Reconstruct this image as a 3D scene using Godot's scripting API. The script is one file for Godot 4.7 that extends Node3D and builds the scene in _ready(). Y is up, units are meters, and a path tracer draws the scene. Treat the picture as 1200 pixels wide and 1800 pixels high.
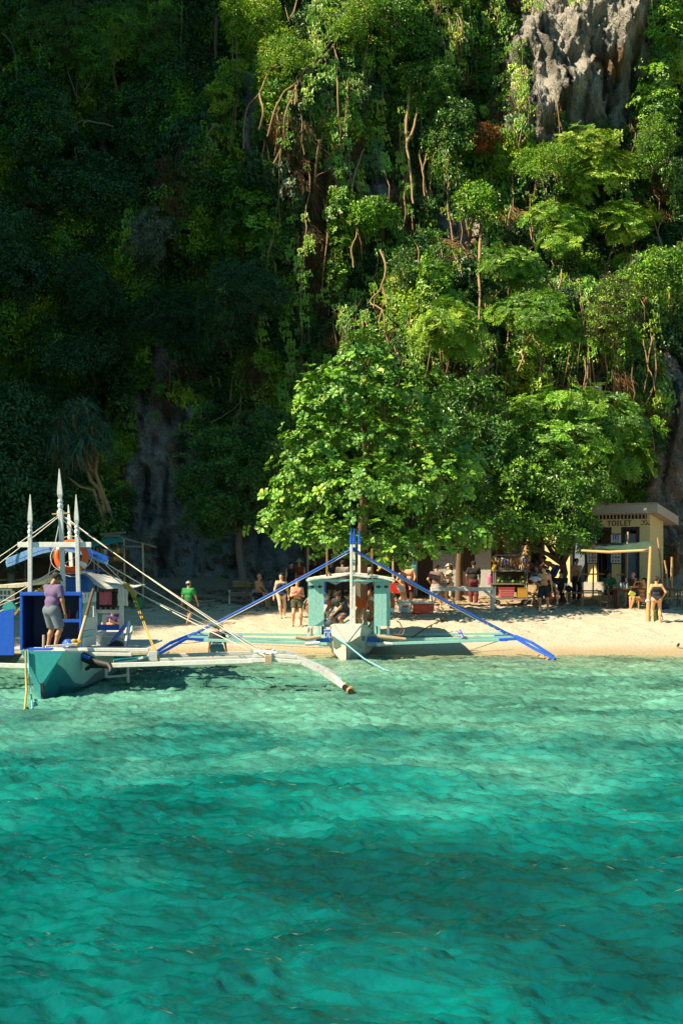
extends Node3D
# A limestone cove seen from a boat: beach, two outrigger boats, stalls, cliff forest.
# P(x, y, d) turns a point of a 1200 x 1800 grid, seen at distance d, into metres; every depth is a real one.
const F := 2500.0
const YH := 1000.0
const EYE := 2.7
var rng := RandomNumberGenerator.new()
var M := {}
var NZ := {}
var taken := {}
var tex := {}

func _ready():
	rng.seed = 20240
	# ---- camera
	var cam := Camera3D.new()
	cam.name = "camera"
	cam.position = Vector3(0, EYE, 0)
	cam.keep_aspect = Camera3D.KEEP_HEIGHT
	cam.set_frustum(0.5 * 1800.0 / F, Vector2(0, 0.5 * 100.0 / F), 0.5, 600.0)
	add_child(cam)
	cam.current = true
	# ---- sky and exposure
	var we := WorldEnvironment.new()
	we.name = "world_environment"
	var e := Environment.new()
	e.background_mode = Environment.BG_SKY
	var sm := ProceduralSkyMaterial.new()
	sm.sky_top_color = Color(0.27, 0.52, 0.62)
	sm.sky_horizon_color = Color(0.74, 0.84, 0.84)
	sm.sky_curve = 0.16
	sm.ground_bottom_color = Color(0.10, 0.26, 0.28)
	sm.ground_horizon_color = Color(0.45, 0.62, 0.68)
	sm.sky_energy_multiplier = 0.74
	sm.ground_energy_multiplier = 0.5
	var sky := Sky.new()
	sky.sky_material = sm
	e.sky = sky
	e.tonemap_mode = Environment.TONE_MAPPER_LINEAR
	e.tonemap_exposure = 2.42
	e.sdfgi_enabled = true
	e.ssao_enabled = true
	e.ssil_enabled = true
	we.environment = e
	add_child(we)
	# ---- sun: high on the left, a little behind the camera
	var sun := DirectionalLight3D.new()
	sun.name = "sun"
	sun.light_energy = 1.6
	sun.light_color = Color(1.0, 0.925, 0.78)
	sun.light_angular_distance = 0.5
	sun.shadow_enabled = true
	add_child(sun)
	sun.look_at_from_position(Vector3(-0.70, 0.66, 0.28) * 50.0, Vector3.ZERO)
	setup()
	build_ground()
	build_water()
	build_cliff()
	build_plants()
	build_trees()
	build_shore_trees()
	build_limbs()
	build_boats()
	build_beach()
	build_people()

# ---------------------------------------------------------------- helpers
func P(x: float, y: float, d: float) -> Vector3:
	return Vector3((x - 600.0) * d / F, EYE - (y - YH) * d / F, -d)

func noise(seed_: int, freq: float, octaves := 3, ridged := false) -> FastNoiseLite:
	var n := FastNoiseLite.new()
	n.seed = seed_
	n.noise_type = FastNoiseLite.TYPE_SIMPLEX_SMOOTH
	n.frequency = freq
	n.fractal_type = FastNoiseLite.FRACTAL_RIDGED if ridged else FastNoiseLite.FRACTAL_FBM
	n.fractal_octaves = octaves
	return n

func noise_tex(n: FastNoiseLite, size: int, lo: Color, hi: Color, normal_map := false, strength := 4.0, stain := 0.0) -> NoiseTexture2D:
	var t := NoiseTexture2D.new()
	t.width = size
	t.height = size
	t.seamless = true
	t.noise = n
	if normal_map:
		t.as_normal_map = true
		t.bump_strength = strength
	else:
		var g := Gradient.new()
		g.set_color(0, lo)
		g.set_color(1, hi)
		if stain > 0.0:
			g.add_point(0.30, lo * stain)
			g.add_point(0.42, lo)
			g.set_color(0, lo * stain * 0.85)
		t.color_ramp = g
	return t

func lin(r: float, g: float, b: float) -> Color:
	return Color(r, g, b).linear_to_srgb()

# painted or plain surface with slight mottling; colours are real-world linear ones
func mat(called: String, r: float, g: float, b: float, rough := 0.6, worn := true, metal := 0.0) -> StandardMaterial3D:
	if M.has(called):
		return M[called]
	var m := StandardMaterial3D.new()
	m.resource_name = called
	m.albedo_color = lin(r, g, b)
	m.roughness = rough
	m.metallic = metal
	if worn:
		m.albedo_texture = tex.mottle
		m.uv1_triplanar = true
		m.uv1_scale = Vector3(0.8, 0.8, 0.8)
	M[called] = m
	return m

func leaf_mat(called: String, rough := 0.42, back := 0.5) -> StandardMaterial3D:
	var m := StandardMaterial3D.new()
	m.resource_name = called
	m.albedo_color = Color.WHITE
	m.vertex_color_use_as_albedo = true
	m.roughness = rough
	m.cull_mode = BaseMaterial3D.CULL_DISABLED
	m.backlight_enabled = true
	m.backlight = Color(back * 0.95, back, back * 0.45)
	M[called] = m
	return m

func setup():
	NZ.a = noise(11, 1.0, 4)
	NZ.b = noise(23, 1.0, 3)
	NZ.c = noise(37, 1.0, 2)
	NZ.r = noise(51, 1.0, 4, true)
	NZ.w = noise(77, 1.0, 2)
	NZ.k = noise(63, 1.0, 2)
	NZ.k.noise_type = FastNoiseLite.TYPE_CELLULAR
	NZ.k.cellular_return_type = FastNoiseLite.RETURN_CELL_VALUE
	NZ.k.fractal_type = FastNoiseLite.FRACTAL_NONE
	tex.mottle = noise_tex(noise(5, 0.02, 5), 512, Color(0.89, 0.88, 0.87), Color(1, 1, 1))
	tex.cloth = noise_tex(noise(6, 0.03, 3), 256, Color(0.8, 0.8, 0.8), Color(1, 1, 1))
	mat("white_paint", 0.70, 0.71, 0.71, 0.45)
	mat("grey_white_paint", 0.54, 0.57, 0.61, 0.5)
	mat("cream_cloth", 0.62, 0.58, 0.46, 0.85)
	mat("blue_paint", 0.012, 0.10, 0.60, 0.4)
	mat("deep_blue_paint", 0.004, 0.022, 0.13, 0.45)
	mat("teal_paint", 0.022, 0.28, 0.30, 0.38)
	mat("dark_teal_paint", 0.014, 0.18, 0.23, 0.4)
	mat("pale_teal_paint", 0.28, 0.58, 0.56, 0.42)
	mat("mint_paint", 0.36, 0.55, 0.49, 0.45)
	mat("hull_grey_green", 0.48, 0.54, 0.49, 0.5)
	mat("sky_blue_paint", 0.17, 0.35, 0.72, 0.6)
	mat("orange_plastic", 0.80, 0.10, 0.012, 0.45)
	mat("dull_orange", 0.50, 0.13, 0.045, 0.6)
	mat("black_rubber", 0.015, 0.016, 0.018, 0.6)
	mat("bamboo", 0.42, 0.28, 0.12, 0.55)
	mat("dark_wood", 0.10, 0.055, 0.028, 0.7)
	mat("brown_wood", 0.22, 0.12, 0.055, 0.7)
	mat("pale_wood", 0.42, 0.33, 0.22, 0.7)
	mat("bark", 0.13, 0.085, 0.05, 0.9)
	mat("pale_bark", 0.30, 0.20, 0.105, 0.85)
	mat("grey_bark", 0.20, 0.17, 0.14, 0.9)
	mat("rope_white", 0.70, 0.67, 0.60, 0.9)
	mat("rope_yellow", 0.50, 0.33, 0.06, 0.9)
	mat("rope_blue", 0.02, 0.12, 0.58, 0.8)
	mat("rope_sky", 0.18, 0.48, 0.66, 0.8)
	leaf_mat("leaf", 0.42, 0.46)
	leaf_mat("leaf_matte", 0.6, 0.4)
	leaf_mat("leaf_glossy", 0.44, 0.5)

func smooth(a: float, b: float, x: float) -> float:
	return smoothstep(a, b, x)

func bump(x: float, y: float, cx: float, cy: float, rx: float, ry: float) -> float:
	var u := (x - cx) / rx
	var v := (y - cy) / ry
	return exp(-u * u - v * v)

func numbered(called: String) -> String:
	if not taken.has(called):
		taken[called] = 0
		return called
	taken[called] += 1
	return "%s_%03d" % [called, taken[called]]

func thing(called: String, label: String, category: String, at := Vector3.ZERO, turn := 0.0, group := "") -> Node3D:
	var o := Node3D.new()
	o.name = numbered(called)
	add_child(o)
	o.position = at
	o.rotation.y = turn
	tag(o, label, category, group)
	return o

func tag(o: Node, label: String, category := "", group := ""):
	o.set_meta("label", label)
	if category:
		o.set_meta("category", category)
	if group:
		o.set_meta("group", group)
	return o

func obj(called: String, shape, m: Material, parent: Node = null, label := "") -> MeshInstance3D:
	var o := MeshInstance3D.new()
	o.mesh = shape.commit() if shape is SurfaceTool else shape
	o.material_override = m
	if parent == null:
		o.name = numbered(called)
		add_child(o)
	else:
		o.name = called
		parent.add_child(o, true)
	if label:
		o.set_meta("label", label)
	return o

func struct(called: String, shape, m: Material) -> MeshInstance3D:
	var o := obj(called, shape, m)
	o.set_meta("kind", "structure")
	return o

func mb() -> SurfaceTool:
	var st := SurfaceTool.new()
	st.begin(Mesh.PRIMITIVE_TRIANGLES)
	return st

func tri(st: SurfaceTool, a: Vector3, b: Vector3, c: Vector3):
	var n := (c - a).cross(b - a).normalized()
	for p in [a, b, c]:
		st.set_normal(n)
		st.add_vertex(p)

func quad(st: SurfaceTool, a: Vector3, b: Vector3, c: Vector3, d: Vector3):
	tri(st, a, b, c)
	tri(st, a, c, d)

# a box with slightly bevelled edges; bs turns it about its centre
func box(st: SurfaceTool, c: Vector3, s: Vector3, bs := Basis.IDENTITY, bevel := 0.006):
	var h := s * 0.5
	var b := minf(bevel, minf(h.x, minf(h.y, h.z)) * 0.4)
	for ax in 3:
		for sg in [-1.0, 1.0]:
			var n := Vector3.ZERO
			n[ax] = sg
			var u := Vector3.ZERO
			u[(ax + 1) % 3] = h[(ax + 1) % 3] - b
			var v := Vector3.ZERO
			v[(ax + 2) % 3] = h[(ax + 2) % 3] - b
			var o: Vector3 = n * h[ax]
			var pts := [o - u - v, o + u - v, o + u + v, o - u + v]
			if sg > 0:
				pts.reverse()
			for k in 4:
				pts[k] = c + bs * pts[k]
			quad(st, pts[0], pts[1], pts[2], pts[3])
	for ax in 3:
		var a1 := (ax + 1) % 3
		var a2 := (ax + 2) % 3
		for s1 in [-1.0, 1.0]:
			for s2 in [-1.0, 1.0]:
				var p0 := Vector3.ZERO
				p0[ax] = h[ax] - b
				p0[a1] = s1 * h[a1]
				p0[a2] = s2 * (h[a2] - b)
				var p1 := Vector3.ZERO
				p1[ax] = h[ax] - b
				p1[a1] = s1 * (h[a1] - b)
				p1[a2] = s2 * h[a2]
				var p2 := p1
				p2[ax] = -p1[ax]
				var p3 := p0
				p3[ax] = -p0[ax]
				var l := [c + bs * p0, c + bs * p1, c + bs * p2, c + bs * p3]
				if s1 * s2 < 0:
					l.reverse()
				quad(st, l[0], l[1], l[2], l[3])
	for s0 in [-1.0, 1.0]:
		for s1 in [-1.0, 1.0]:
			for s2 in [-1.0, 1.0]:
				var a := c + bs * Vector3(s0 * h.x, s1 * (h.y - b), s2 * (h.z - b))
				var d := c + bs * Vector3(s0 * (h.x - b), s1 * h.y, s2 * (h.z - b))
				var f := c + bs * Vector3(s0 * (h.x - b), s1 * (h.y - b), s2 * h.z)
				if s0 * s1 * s2 > 0:
					tri(st, a, f, d)
				else:
					tri(st, a, d, f)

# a beam from a to b, w wide and h high
func frame_of(a: Vector3, b: Vector3) -> Basis:
	var z := (b - a).normalized()
	var up := Vector3.UP if absf(z.y) < 0.98 else Vector3.BACK
	var x := up.cross(z).normalized()
	return Basis(x, z.cross(x), z)

func bar(st: SurfaceTool, a: Vector3, b: Vector3, w: float, h: float):
	box(st, (a + b) * 0.5, Vector3(w, h, a.distance_to(b)), frame_of(a, b))

# a round tube through points; r is one radius or one per point
func tube(st: SurfaceTool, pts: Array, r, sides := 7):
	var rings := []
	var n := pts.size()
	var side := Vector3.ZERO
	for i in n:
		var t: Vector3 = (pts[mini(i + 1, n - 1)] - pts[maxi(i - 1, 0)]).normalized()
		if side == Vector3.ZERO:
			side = t.cross(Vector3.UP if absf(t.y) < 0.9 else Vector3.RIGHT).normalized()
		side = (side - t * side.dot(t)).normalized()
		var up := t.cross(side)
		var rr: float = r[i] if r is Array else r
		var ring := []
		for k in sides:
			var a := TAU * k / sides
			ring.append([pts[i] + (side * cos(a) + up * sin(a)) * rr, side * cos(a) + up * sin(a)])
		rings.append(ring)
	for i in n - 1:
		for k in sides:
			var k2 := (k + 1) % sides
			var q := [rings[i][k], rings[i + 1][k], rings[i + 1][k2], rings[i][k2]]
			for j in [0, 1, 2, 0, 2, 3]:
				st.set_normal(q[j][1])
				st.add_vertex(q[j][0])
	for e in [0, n - 1]:
		var c: Vector3 = pts[e]
		for k in sides:
			var k2 := (k + 1) % sides
			if e == 0:
				tri(st, c, rings[e][k][0], rings[e][k2][0])
			else:
				tri(st, c, rings[e][k2][0], rings[e][k][0])

# a turned shape about an axis from base upwards: profile of [height, radius]
func lathe(st: SurfaceTool, base: Vector3, profile: Array, sides := 12, axis := Vector3.UP, squash := 1.0, turn := 0.0):
	var bs := frame_of(base, base + axis)
	var bend := bs
	var rows := []
	for p in profile:
		var ring := []
		for k in sides:
			var a := TAU * k / sides + turn
			ring.append(base + bend * Vector3(cos(a) * p[1], sin(a) * p[1] * squash, p[0]))
		rows.append(ring)
	for i in rows.size() - 1:
		for k in sides:
			var k2 := (k + 1) % sides
			quad(st, rows[i][k], rows[i + 1][k], rows[i + 1][k2], rows[i][k2])
	var lo: Vector3 = base + bend * Vector3(0, 0, profile[0][0])
	var hi: Vector3 = base + bend * Vector3(0, 0, profile[-1][0])
	for k in sides:
		var k2 := (k + 1) % sides
		tri(st, lo, rows[0][k], rows[0][k2])
		tri(st, hi, rows[-1][k2], rows[-1][k])

func ball(st: SurfaceTool, c: Vector3, r: Vector3, rings := 6, sides := 9):
	for i in rings:
		var a0 := PI * i / rings
		var a1 := PI * (i + 1) / rings
		for k in sides:
			var b0 := TAU * k / sides
			var b1 := TAU * (k + 1) / sides
			var q := []
			for ab in [[a0, b0], [a1, b0], [a1, b1], [a0, b1]]:
				q.append(Vector3(sin(ab[0]) * cos(ab[1]), cos(ab[0]), sin(ab[0]) * sin(ab[1])))
			for j in [0, 1, 2, 0, 2, 3]:
				st.set_normal((q[j] / r).normalized())
				st.add_vertex(c + q[j] * r)

# a sheet of given thickness over a grid of points (rows of equal length)
func sheet(st: SurfaceTool, rows: Array, thick: Vector3):
	var n: int = rows.size()
	var m: int = rows[0].size()
	for i in n - 1:
		for k in m - 1:
			quad(st, rows[i][k], rows[i][k + 1], rows[i + 1][k + 1], rows[i + 1][k])
			quad(st, rows[i + 1][k] + thick, rows[i + 1][k + 1] + thick, rows[i][k + 1] + thick, rows[i][k] + thick)
	for i in n - 1:
		quad(st, rows[i + 1][0], rows[i + 1][0] + thick, rows[i][0] + thick, rows[i][0])
		quad(st, rows[i][m - 1], rows[i][m - 1] + thick, rows[i + 1][m - 1] + thick, rows[i + 1][m - 1])
	for k in m - 1:
		quad(st, rows[0][k], rows[0][k] + thick, rows[0][k + 1] + thick, rows[0][k + 1])
		quad(st, rows[n - 1][k + 1], rows[n - 1][k + 1] + thick, rows[n - 1][k] + thick, rows[n - 1][k])

# a prism: outline (in x, y) pushed along z by depth, then placed by t
func prism(st: SurfaceTool, outline: PackedVector2Array, depth: float, t := Transform3D.IDENTITY):
	var pts := outline
	if Geometry2D.is_polygon_clockwise(pts):
		pts = pts.duplicate()
		pts.reverse()
	var idx := Geometry2D.triangulate_polygon(pts)
	for i in range(0, idx.size(), 3):
		var a := pts[idx[i]]
		var b := pts[idx[i + 1]]
		var c := pts[idx[i + 2]]
		if (b - a).cross(c - a) < 0:
			var s := b
			b = c
			c = s
		tri(st, t * Vector3(a.x, a.y, 0), t * Vector3(c.x, c.y, 0), t * Vector3(b.x, b.y, 0))
		tri(st, t * Vector3(a.x, a.y, -depth), t * Vector3(b.x, b.y, -depth), t * Vector3(c.x, c.y, -depth))
	for i in pts.size():
		var a := pts[i]
		var b := pts[(i + 1) % pts.size()]
		quad(st, t * Vector3(a.x, a.y, 0), t * Vector3(b.x, b.y, 0), t * Vector3(b.x, b.y, -depth), t * Vector3(a.x, a.y, -depth))

# grid mesh from flat arrays, nx columns, nz rows
func grid_mesh(v: PackedVector3Array, c: PackedColorArray, nx: int, nz: int, flip := false) -> ArrayMesh:
	var nrm := PackedVector3Array()
	nrm.resize(v.size())
	for j in nz:
		for i in nx:
			var k := j * nx + i
			var dx := v[k + (1 if i < nx - 1 else 0)] - v[k - (1 if i > 0 else 0)]
			var dz := v[k + (nx if j < nz - 1 else 0)] - v[k - (nx if j > 0 else 0)]
			var n := dz.cross(dx).normalized()
			nrm[k] = -n if flip else n
	var idx := PackedInt32Array()
	idx.resize((nx - 1) * (nz - 1) * 6)
	var w := 0
	for j in nz - 1:
		for i in nx - 1:
			var k := j * nx + i
			var q := [k, k + 1, k + nx, k + 1, k + nx + 1, k + nx]
			if flip:
				q = [k, k + nx, k + 1, k + 1, k + nx, k + nx + 1]
			for t in q:
				idx[w] = t
				w += 1
	var arr := []
	arr.resize(Mesh.ARRAY_MAX)
	arr[Mesh.ARRAY_VERTEX] = v
	arr[Mesh.ARRAY_NORMAL] = nrm
	if c.size():
		arr[Mesh.ARRAY_COLOR] = c
	arr[Mesh.ARRAY_INDEX] = idx
	var am := ArrayMesh.new()
	am.add_surface_from_arrays(Mesh.PRIMITIVE_TRIANGLES, arr)
	return am

func rnd(a: float, b: float) -> float:
	return rng.randf_range(a, b)

func scatter(called: String, mesh: Mesh, m: Material, list: Array, tints: Array, parent: Node = null) -> MultiMeshInstance3D:
	var mm := MultiMesh.new()
	mm.transform_format = MultiMesh.TRANSFORM_3D
	mm.use_colors = true
	mm.mesh = mesh
	mm.instance_count = list.size()
	for i in list.size():
		mm.set_instance_transform(i, list[i])
		mm.set_instance_color(i, tints[i])
	var o := MultiMeshInstance3D.new()
	o.multimesh = mm
	o.material_override = m
	o.set_meta("kind", "stuff")
	if parent:
		o.name = called
		parent.add_child(o, true)
	else:
		o.name = numbered(called)
		add_child(o)
	return o

# ---------------------------------------------------------------- ground, water, cliff
func ground_y(x: float, z: float) -> float:
	var d := -z + 0.5 * sin(x * 0.21 + 0.6) + 0.25 * sin(x * 0.55)
	var y := 0.0
	if d < 45.0:
		y = -0.02 - (45.0 - d) * 0.05 - 0.0009 * (45.0 - d) * (45.0 - d)
	elif d < 49.0:
		y = (d - 45.0) * 0.175 - 0.02
	elif d < 55.0:
		y = 0.68 + (d - 49.0) * 0.067
	elif d < 66.0:
		y = 1.082 + (d - 55.0) * 0.055
	else:
		y = 1.69 + (d - 66.0) * 0.06
	return y

func axis(list: Array) -> PackedFloat32Array:
	# [from, to, step, to, step ...]
	var out := PackedFloat32Array()
	var x: float = list[0]
	out.append(x)
	var i := 1
	while i < list.size():
		var to: float = list[i]
		var step: float = list[i + 1]
		var n := maxi(1, int(round(absf(to - x) / step)))
		for k in n:
			out.append(lerpf(x, to, (k + 1.0) / n))
		x = to
		i += 2
	return out

func build_ground():
	var xs := axis([-90.0, -26.0, 4.0, -14.0, 0.5, 17.0, 0.13, 28.0, 0.6, 95.0, 5.0])
	var zs := axis([90.0, 4.0, 8.0, -36.0, 0.9, -44.0, 0.3, -64.0, 0.13, -76.0, 0.5, -140.0, 6.0])
	var v := PackedVector3Array()
	var c := PackedColorArray()
	v.resize(xs.size() * zs.size())
	c.resize(v.size())
	var k := 0
	for z in zs:
		for x in xs:
			var y := ground_y(x, z)
			var dry := smooth(0.25, 0.6, y)
			var b: float = NZ.a.get_noise_2d(x * 1.3, z * 1.3) * 0.065 + NZ.r.get_noise_2d(x * 2.1, z * 2.1) * 0.05
			y += b * dry + NZ.b.get_noise_2d(x * 0.3, z * 0.3) * 0.06 * (0.3 + dry)
			if z > -43.0:
				y += NZ.b.get_noise_2d(x * 0.25, z * 0.25) * 0.25
			v[k] = Vector3(x, y, z)
			var s := Color(0.55, 0.49, 0.405)
			s = s.lerp(Color(0.41, 0.34, 0.225), 1.0 - smooth(0.02, 0.30, y + 0.05 * NZ.a.get_noise_2d(x * 0.6, z * 0.6)))
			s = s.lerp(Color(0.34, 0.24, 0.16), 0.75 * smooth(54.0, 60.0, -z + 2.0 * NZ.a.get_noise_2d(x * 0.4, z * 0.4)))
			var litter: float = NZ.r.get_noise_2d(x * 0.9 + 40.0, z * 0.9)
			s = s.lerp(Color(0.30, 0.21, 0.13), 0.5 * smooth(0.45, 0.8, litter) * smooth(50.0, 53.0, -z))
			if z > -44.0:
				s = Color(0.22, 0.42, 0.32)
				var reef: float = NZ.a.get_noise_2d(x * 0.11 + 7.0, z * 0.13) + 0.35 * NZ.r.get_noise_2d(x * 0.7, z * 0.7)
				s = s.lerp(Color(0.02, 0.06, 0.045), smooth(0.05, 0.5, reef))
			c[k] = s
			k += 1
	var m := StandardMaterial3D.new()
	m.resource_name = "sand"
	m.vertex_color_use_as_albedo = true
	m.roughness = 0.95
	m.metallic_specular = 0.15
	m.albedo_texture = noise_tex(noise(81, 0.05, 4), 512, Color(0.80, 0.79, 0.77), Color(1, 1, 1))
	m.normal_enabled = true
	m.normal_texture = noise_tex(noise(82, 0.03, 4), 512, Color.BLACK, Color.WHITE, true, 5.0)
	m.normal_scale = 0.7
	m.uv1_triplanar = true
	m.uv1_world_triplanar = true
	m.uv1_scale = Vector3(0.45, 0.45, 0.45)
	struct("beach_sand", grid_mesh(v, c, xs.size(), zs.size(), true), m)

func wave(x: float, z: float) -> float:
	var wx: float = x + 0.35 * NZ.w.get_noise_2d(x * 0.5, z * 0.5 + 9.0)
	var calm := smooth(-47.0, -38.0, z) * 0.72 + 0.28
	var a: float = NZ.w.get_noise_2d(wx * 0.20, z * 0.34)
	var b: float = NZ.b.get_noise_2d(wx * 0.8 + 31.0, z * 1.5)
	var e: float = NZ.b.get_noise_2d(wx * 1.9 + 77.0 + z * 0.3, z * 3.1)
	var c: float = NZ.w.get_noise_2d(wx * 4.2 - 13.0, z * 5.6)
	return (a * 0.13 + (0.4 - sqrt(b * b + 0.04)) * 0.05 + b * 0.035 + e * 0.062 + c * 0.033 + NZ.w.get_noise_2d(wx * 7.0 + 5.0, z * 8.5) * 0.011) * calm - 0.03 * calm

func build_water():
	var xs := axis([-90.0, -20.0, 3.0, -11.0, 0.25, 11.0, 0.058, 20.0, 0.25, 90.0, 3.0])
	var zs := axis([110.0, 0.0, 5.0, -7.0, 0.3, -16.0, 0.045, -30.0, 0.06, -46.5, 0.085])
	var v := PackedVector3Array()
	var c := PackedColorArray()
	v.resize(xs.size() * zs.size())
	c.resize(v.size())
	var k := 0
	for z in zs:
		var d := -z
		for x in xs:
			var y := wave(x, z) if d > 4.0 and absf(x) < 22.0 else 0.0
			v[k] = Vector3(x, y, z)
			# the water's own colour: deep teal far out, greener and paler over the shallows, sandy at the edge
			var n1: float = NZ.a.get_noise_2d(x * 0.20, z * 0.17)
			var n2: float = NZ.a.get_noise_2d(x * 0.9 + 50.0, z * 0.8)
			var s := Color(0.0006, 0.074, 0.077)
			s = s.lerp(Color(0.005, 0.160, 0.150), smooth(9.0, 18.0, d + 6.0 * n1))
			s = s.lerp(Color(0.085, 0.260, 0.210), smooth(17.0, 30.0, d + 7.0 * n1))
			s = s.lerp(Color(0.165, 0.275, 0.20), smooth(34.0, 44.0, d + 2.0 * n1))
			s = s.lerp(Color(0.38, 0.35, 0.22), smooth(43.3, 45.3, d + 0.8 * n1 + 0.5 * sin(x * 0.21 + 0.6)))
			var n3: float = NZ.a.get_noise_2d(x * 0.42 + 0.3 * z - 80.0, z * 0.75)
			var pat: float = 0.7 * n1 + 0.55 * n2 + 0.8 * n3
			s = s * (1.0 + 0.6 * clampf(pat, -0.75, 0.9))
			var reef := bump(x, z, 0.9, -12.6, 2.3, 1.0) + 0.8 * bump(x, z, -0.9, -13.7, 2.2, 0.8) + 0.5 * bump(x, z, -3.4, -11.0, 1.6, 1.0)
			s = s.lerp(Color(0.003, 0.045, 0.045), clampf(reef * (1.0 + 0.8 * n2 + 0.5 * n3), 0.0, 0.85))
			c[k] = Color(maxf(s.r, 0.001), maxf(s.g, 0.01), maxf(s.b, 0.01))
			k += 1
	var m := StandardMaterial3D.new()
	m.resource_name = "sea_water"
	m.vertex_color_use_as_albedo = true
	m.transparency = BaseMaterial3D.TRANSPARENCY_ALPHA
	m.albedo_color = Color(1, 1, 1, 0.90)
	m.roughness = 0.04
	m.metallic_specular = 0.5
	m.normal_enabled = true
	m.normal_texture = noise_tex(noise(91, 0.018, 4), 512, Color.BLACK, Color.WHITE, true, 6.0)
	m.normal_scale = 0.8
	m.uv1_triplanar = true
	m.uv1_world_triplanar = true
	m.uv1_scale = Vector3(0.75, 0.75, 1.0)
	struct("sea_water", grid_mesh(v, c, xs.size(), zs.size(), true), m)

# z of the rock face at width x and height y
func cliff_base(x: float, y: float) -> float:
	var z := -71.5 - 0.17 * maxf(y, 0.0)
	z -= 3.5 * smooth(1.0, -8.0, x) * smooth(26.0, 10.0, y)
	z += 4.0 * bump(x, y, -3.0, 25.0, 3.5, 9.0)
	z += 3.0 * bump(x, y, 3.0, 16.0, 4.0, 8.0)
	z += 5.5 * bump(x, y, 9.5, 14.0, 6.0, 5.5)
	z -= 2.2 * bump(x, y, 7.5, 26.0, 1.6, 8.0)
	z += 3.0 * bump(x, y, 13.0, 30.0, 4.5, 8.0)
	z += 1.2 * bump(x, y, 17.5, 7.0, 2.0, 7.0)
	z += 6.0 * smooth(-15.0, -30.0, x)
	return z

func cliff_z(x: float, y: float) -> float:
	var z := cliff_base(x, y)
	z += NZ.a.get_noise_2d(x * 0.10, y * 0.085) * 3.2
	z += NZ.a.get_noise_2d(x * 0.33 + 20.0, y * 0.22) * 1.1
	var fl: float = NZ.r.get_noise_2d(x * 0.34 + 0.06 * y + 0.5 * NZ.b.get_noise_2d(x * 0.4, y * 0.25), y * 0.055)
	z += (fl - 0.3) * 0.75
	var f2: float = NZ.r.get_noise_2d(x * 1.15 + 0.5 * NZ.b.get_noise_2d(x * 0.6, y * 0.3) + 0.10 * y, y * 0.16 + 40.0)
	z += (f2 - 0.2) * 0.36
	var f3: float = NZ.r.get_noise_2d(x * 2.9 - 40.0 + 0.2 * y, y * 0.75)
	z += (f3 - 0.2) * 0.20
	var wx: float = x + 0.35 * NZ.b.get_noise_2d(x * 0.8, y * 0.5) + 0.12 * y
	var blk: float = NZ.k.get_noise_2d(wx * 1.05, y * 0.34)
	var blk2: float = NZ.k.get_noise_2d(wx * 2.3 + 90.0, y * 0.8 + 0.4 * wx)
	z += blk * 0.55 + blk2 * 0.26
	return z

# how bare the rock is at (x, y): 1 is naked limestone
func bare(x: float, y: float) -> float:
	var b := 0.0
	b = maxf(b, 1.3 * bump(x, y, 13.0, 31.5, 3.7, 7.0))
	b = maxf(b, 1.1 * bump(x, y, 10.4, 25.0, 1.0, 3.5))
	b = maxf(b, 1.2 * bump(x, y, 17.0, 7.5, 1.5, 6.5))
	b = maxf(b, 1.2 * bump(x, y, -9.7, 7.4, 1.9, 6.2))
	b = maxf(b, 1.0 * bump(x, y, 6.0, 20.3, 1.5, 2.6))
	b = maxf(b, 1.0 * bump(x, y, 7.6, 33.0, 0.9, 3.5))
	b = maxf(b, 1.0 * bump(x, y, 1.0, 3.0, 30.0, 2.2))
	b = maxf(b, 0.95 * bump(x, y, 1.6, 22.4, 1.0, 2.4))
	b = maxf(b, 0.9 * bump(x, y, 4.2, 27.5, 0.8, 2.6))
	b = maxf(b, 0.9 * bump(x, y, -4.6, 26.0, 0.7, 2.6))
	b = maxf(b, 1.0 * bump(x, y, 12.0, 11.2, 1.4, 1.2))
	return b + 0.55 * NZ.a.get_noise_2d(x * 0.45 + 90.0, y * 0.36)

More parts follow.
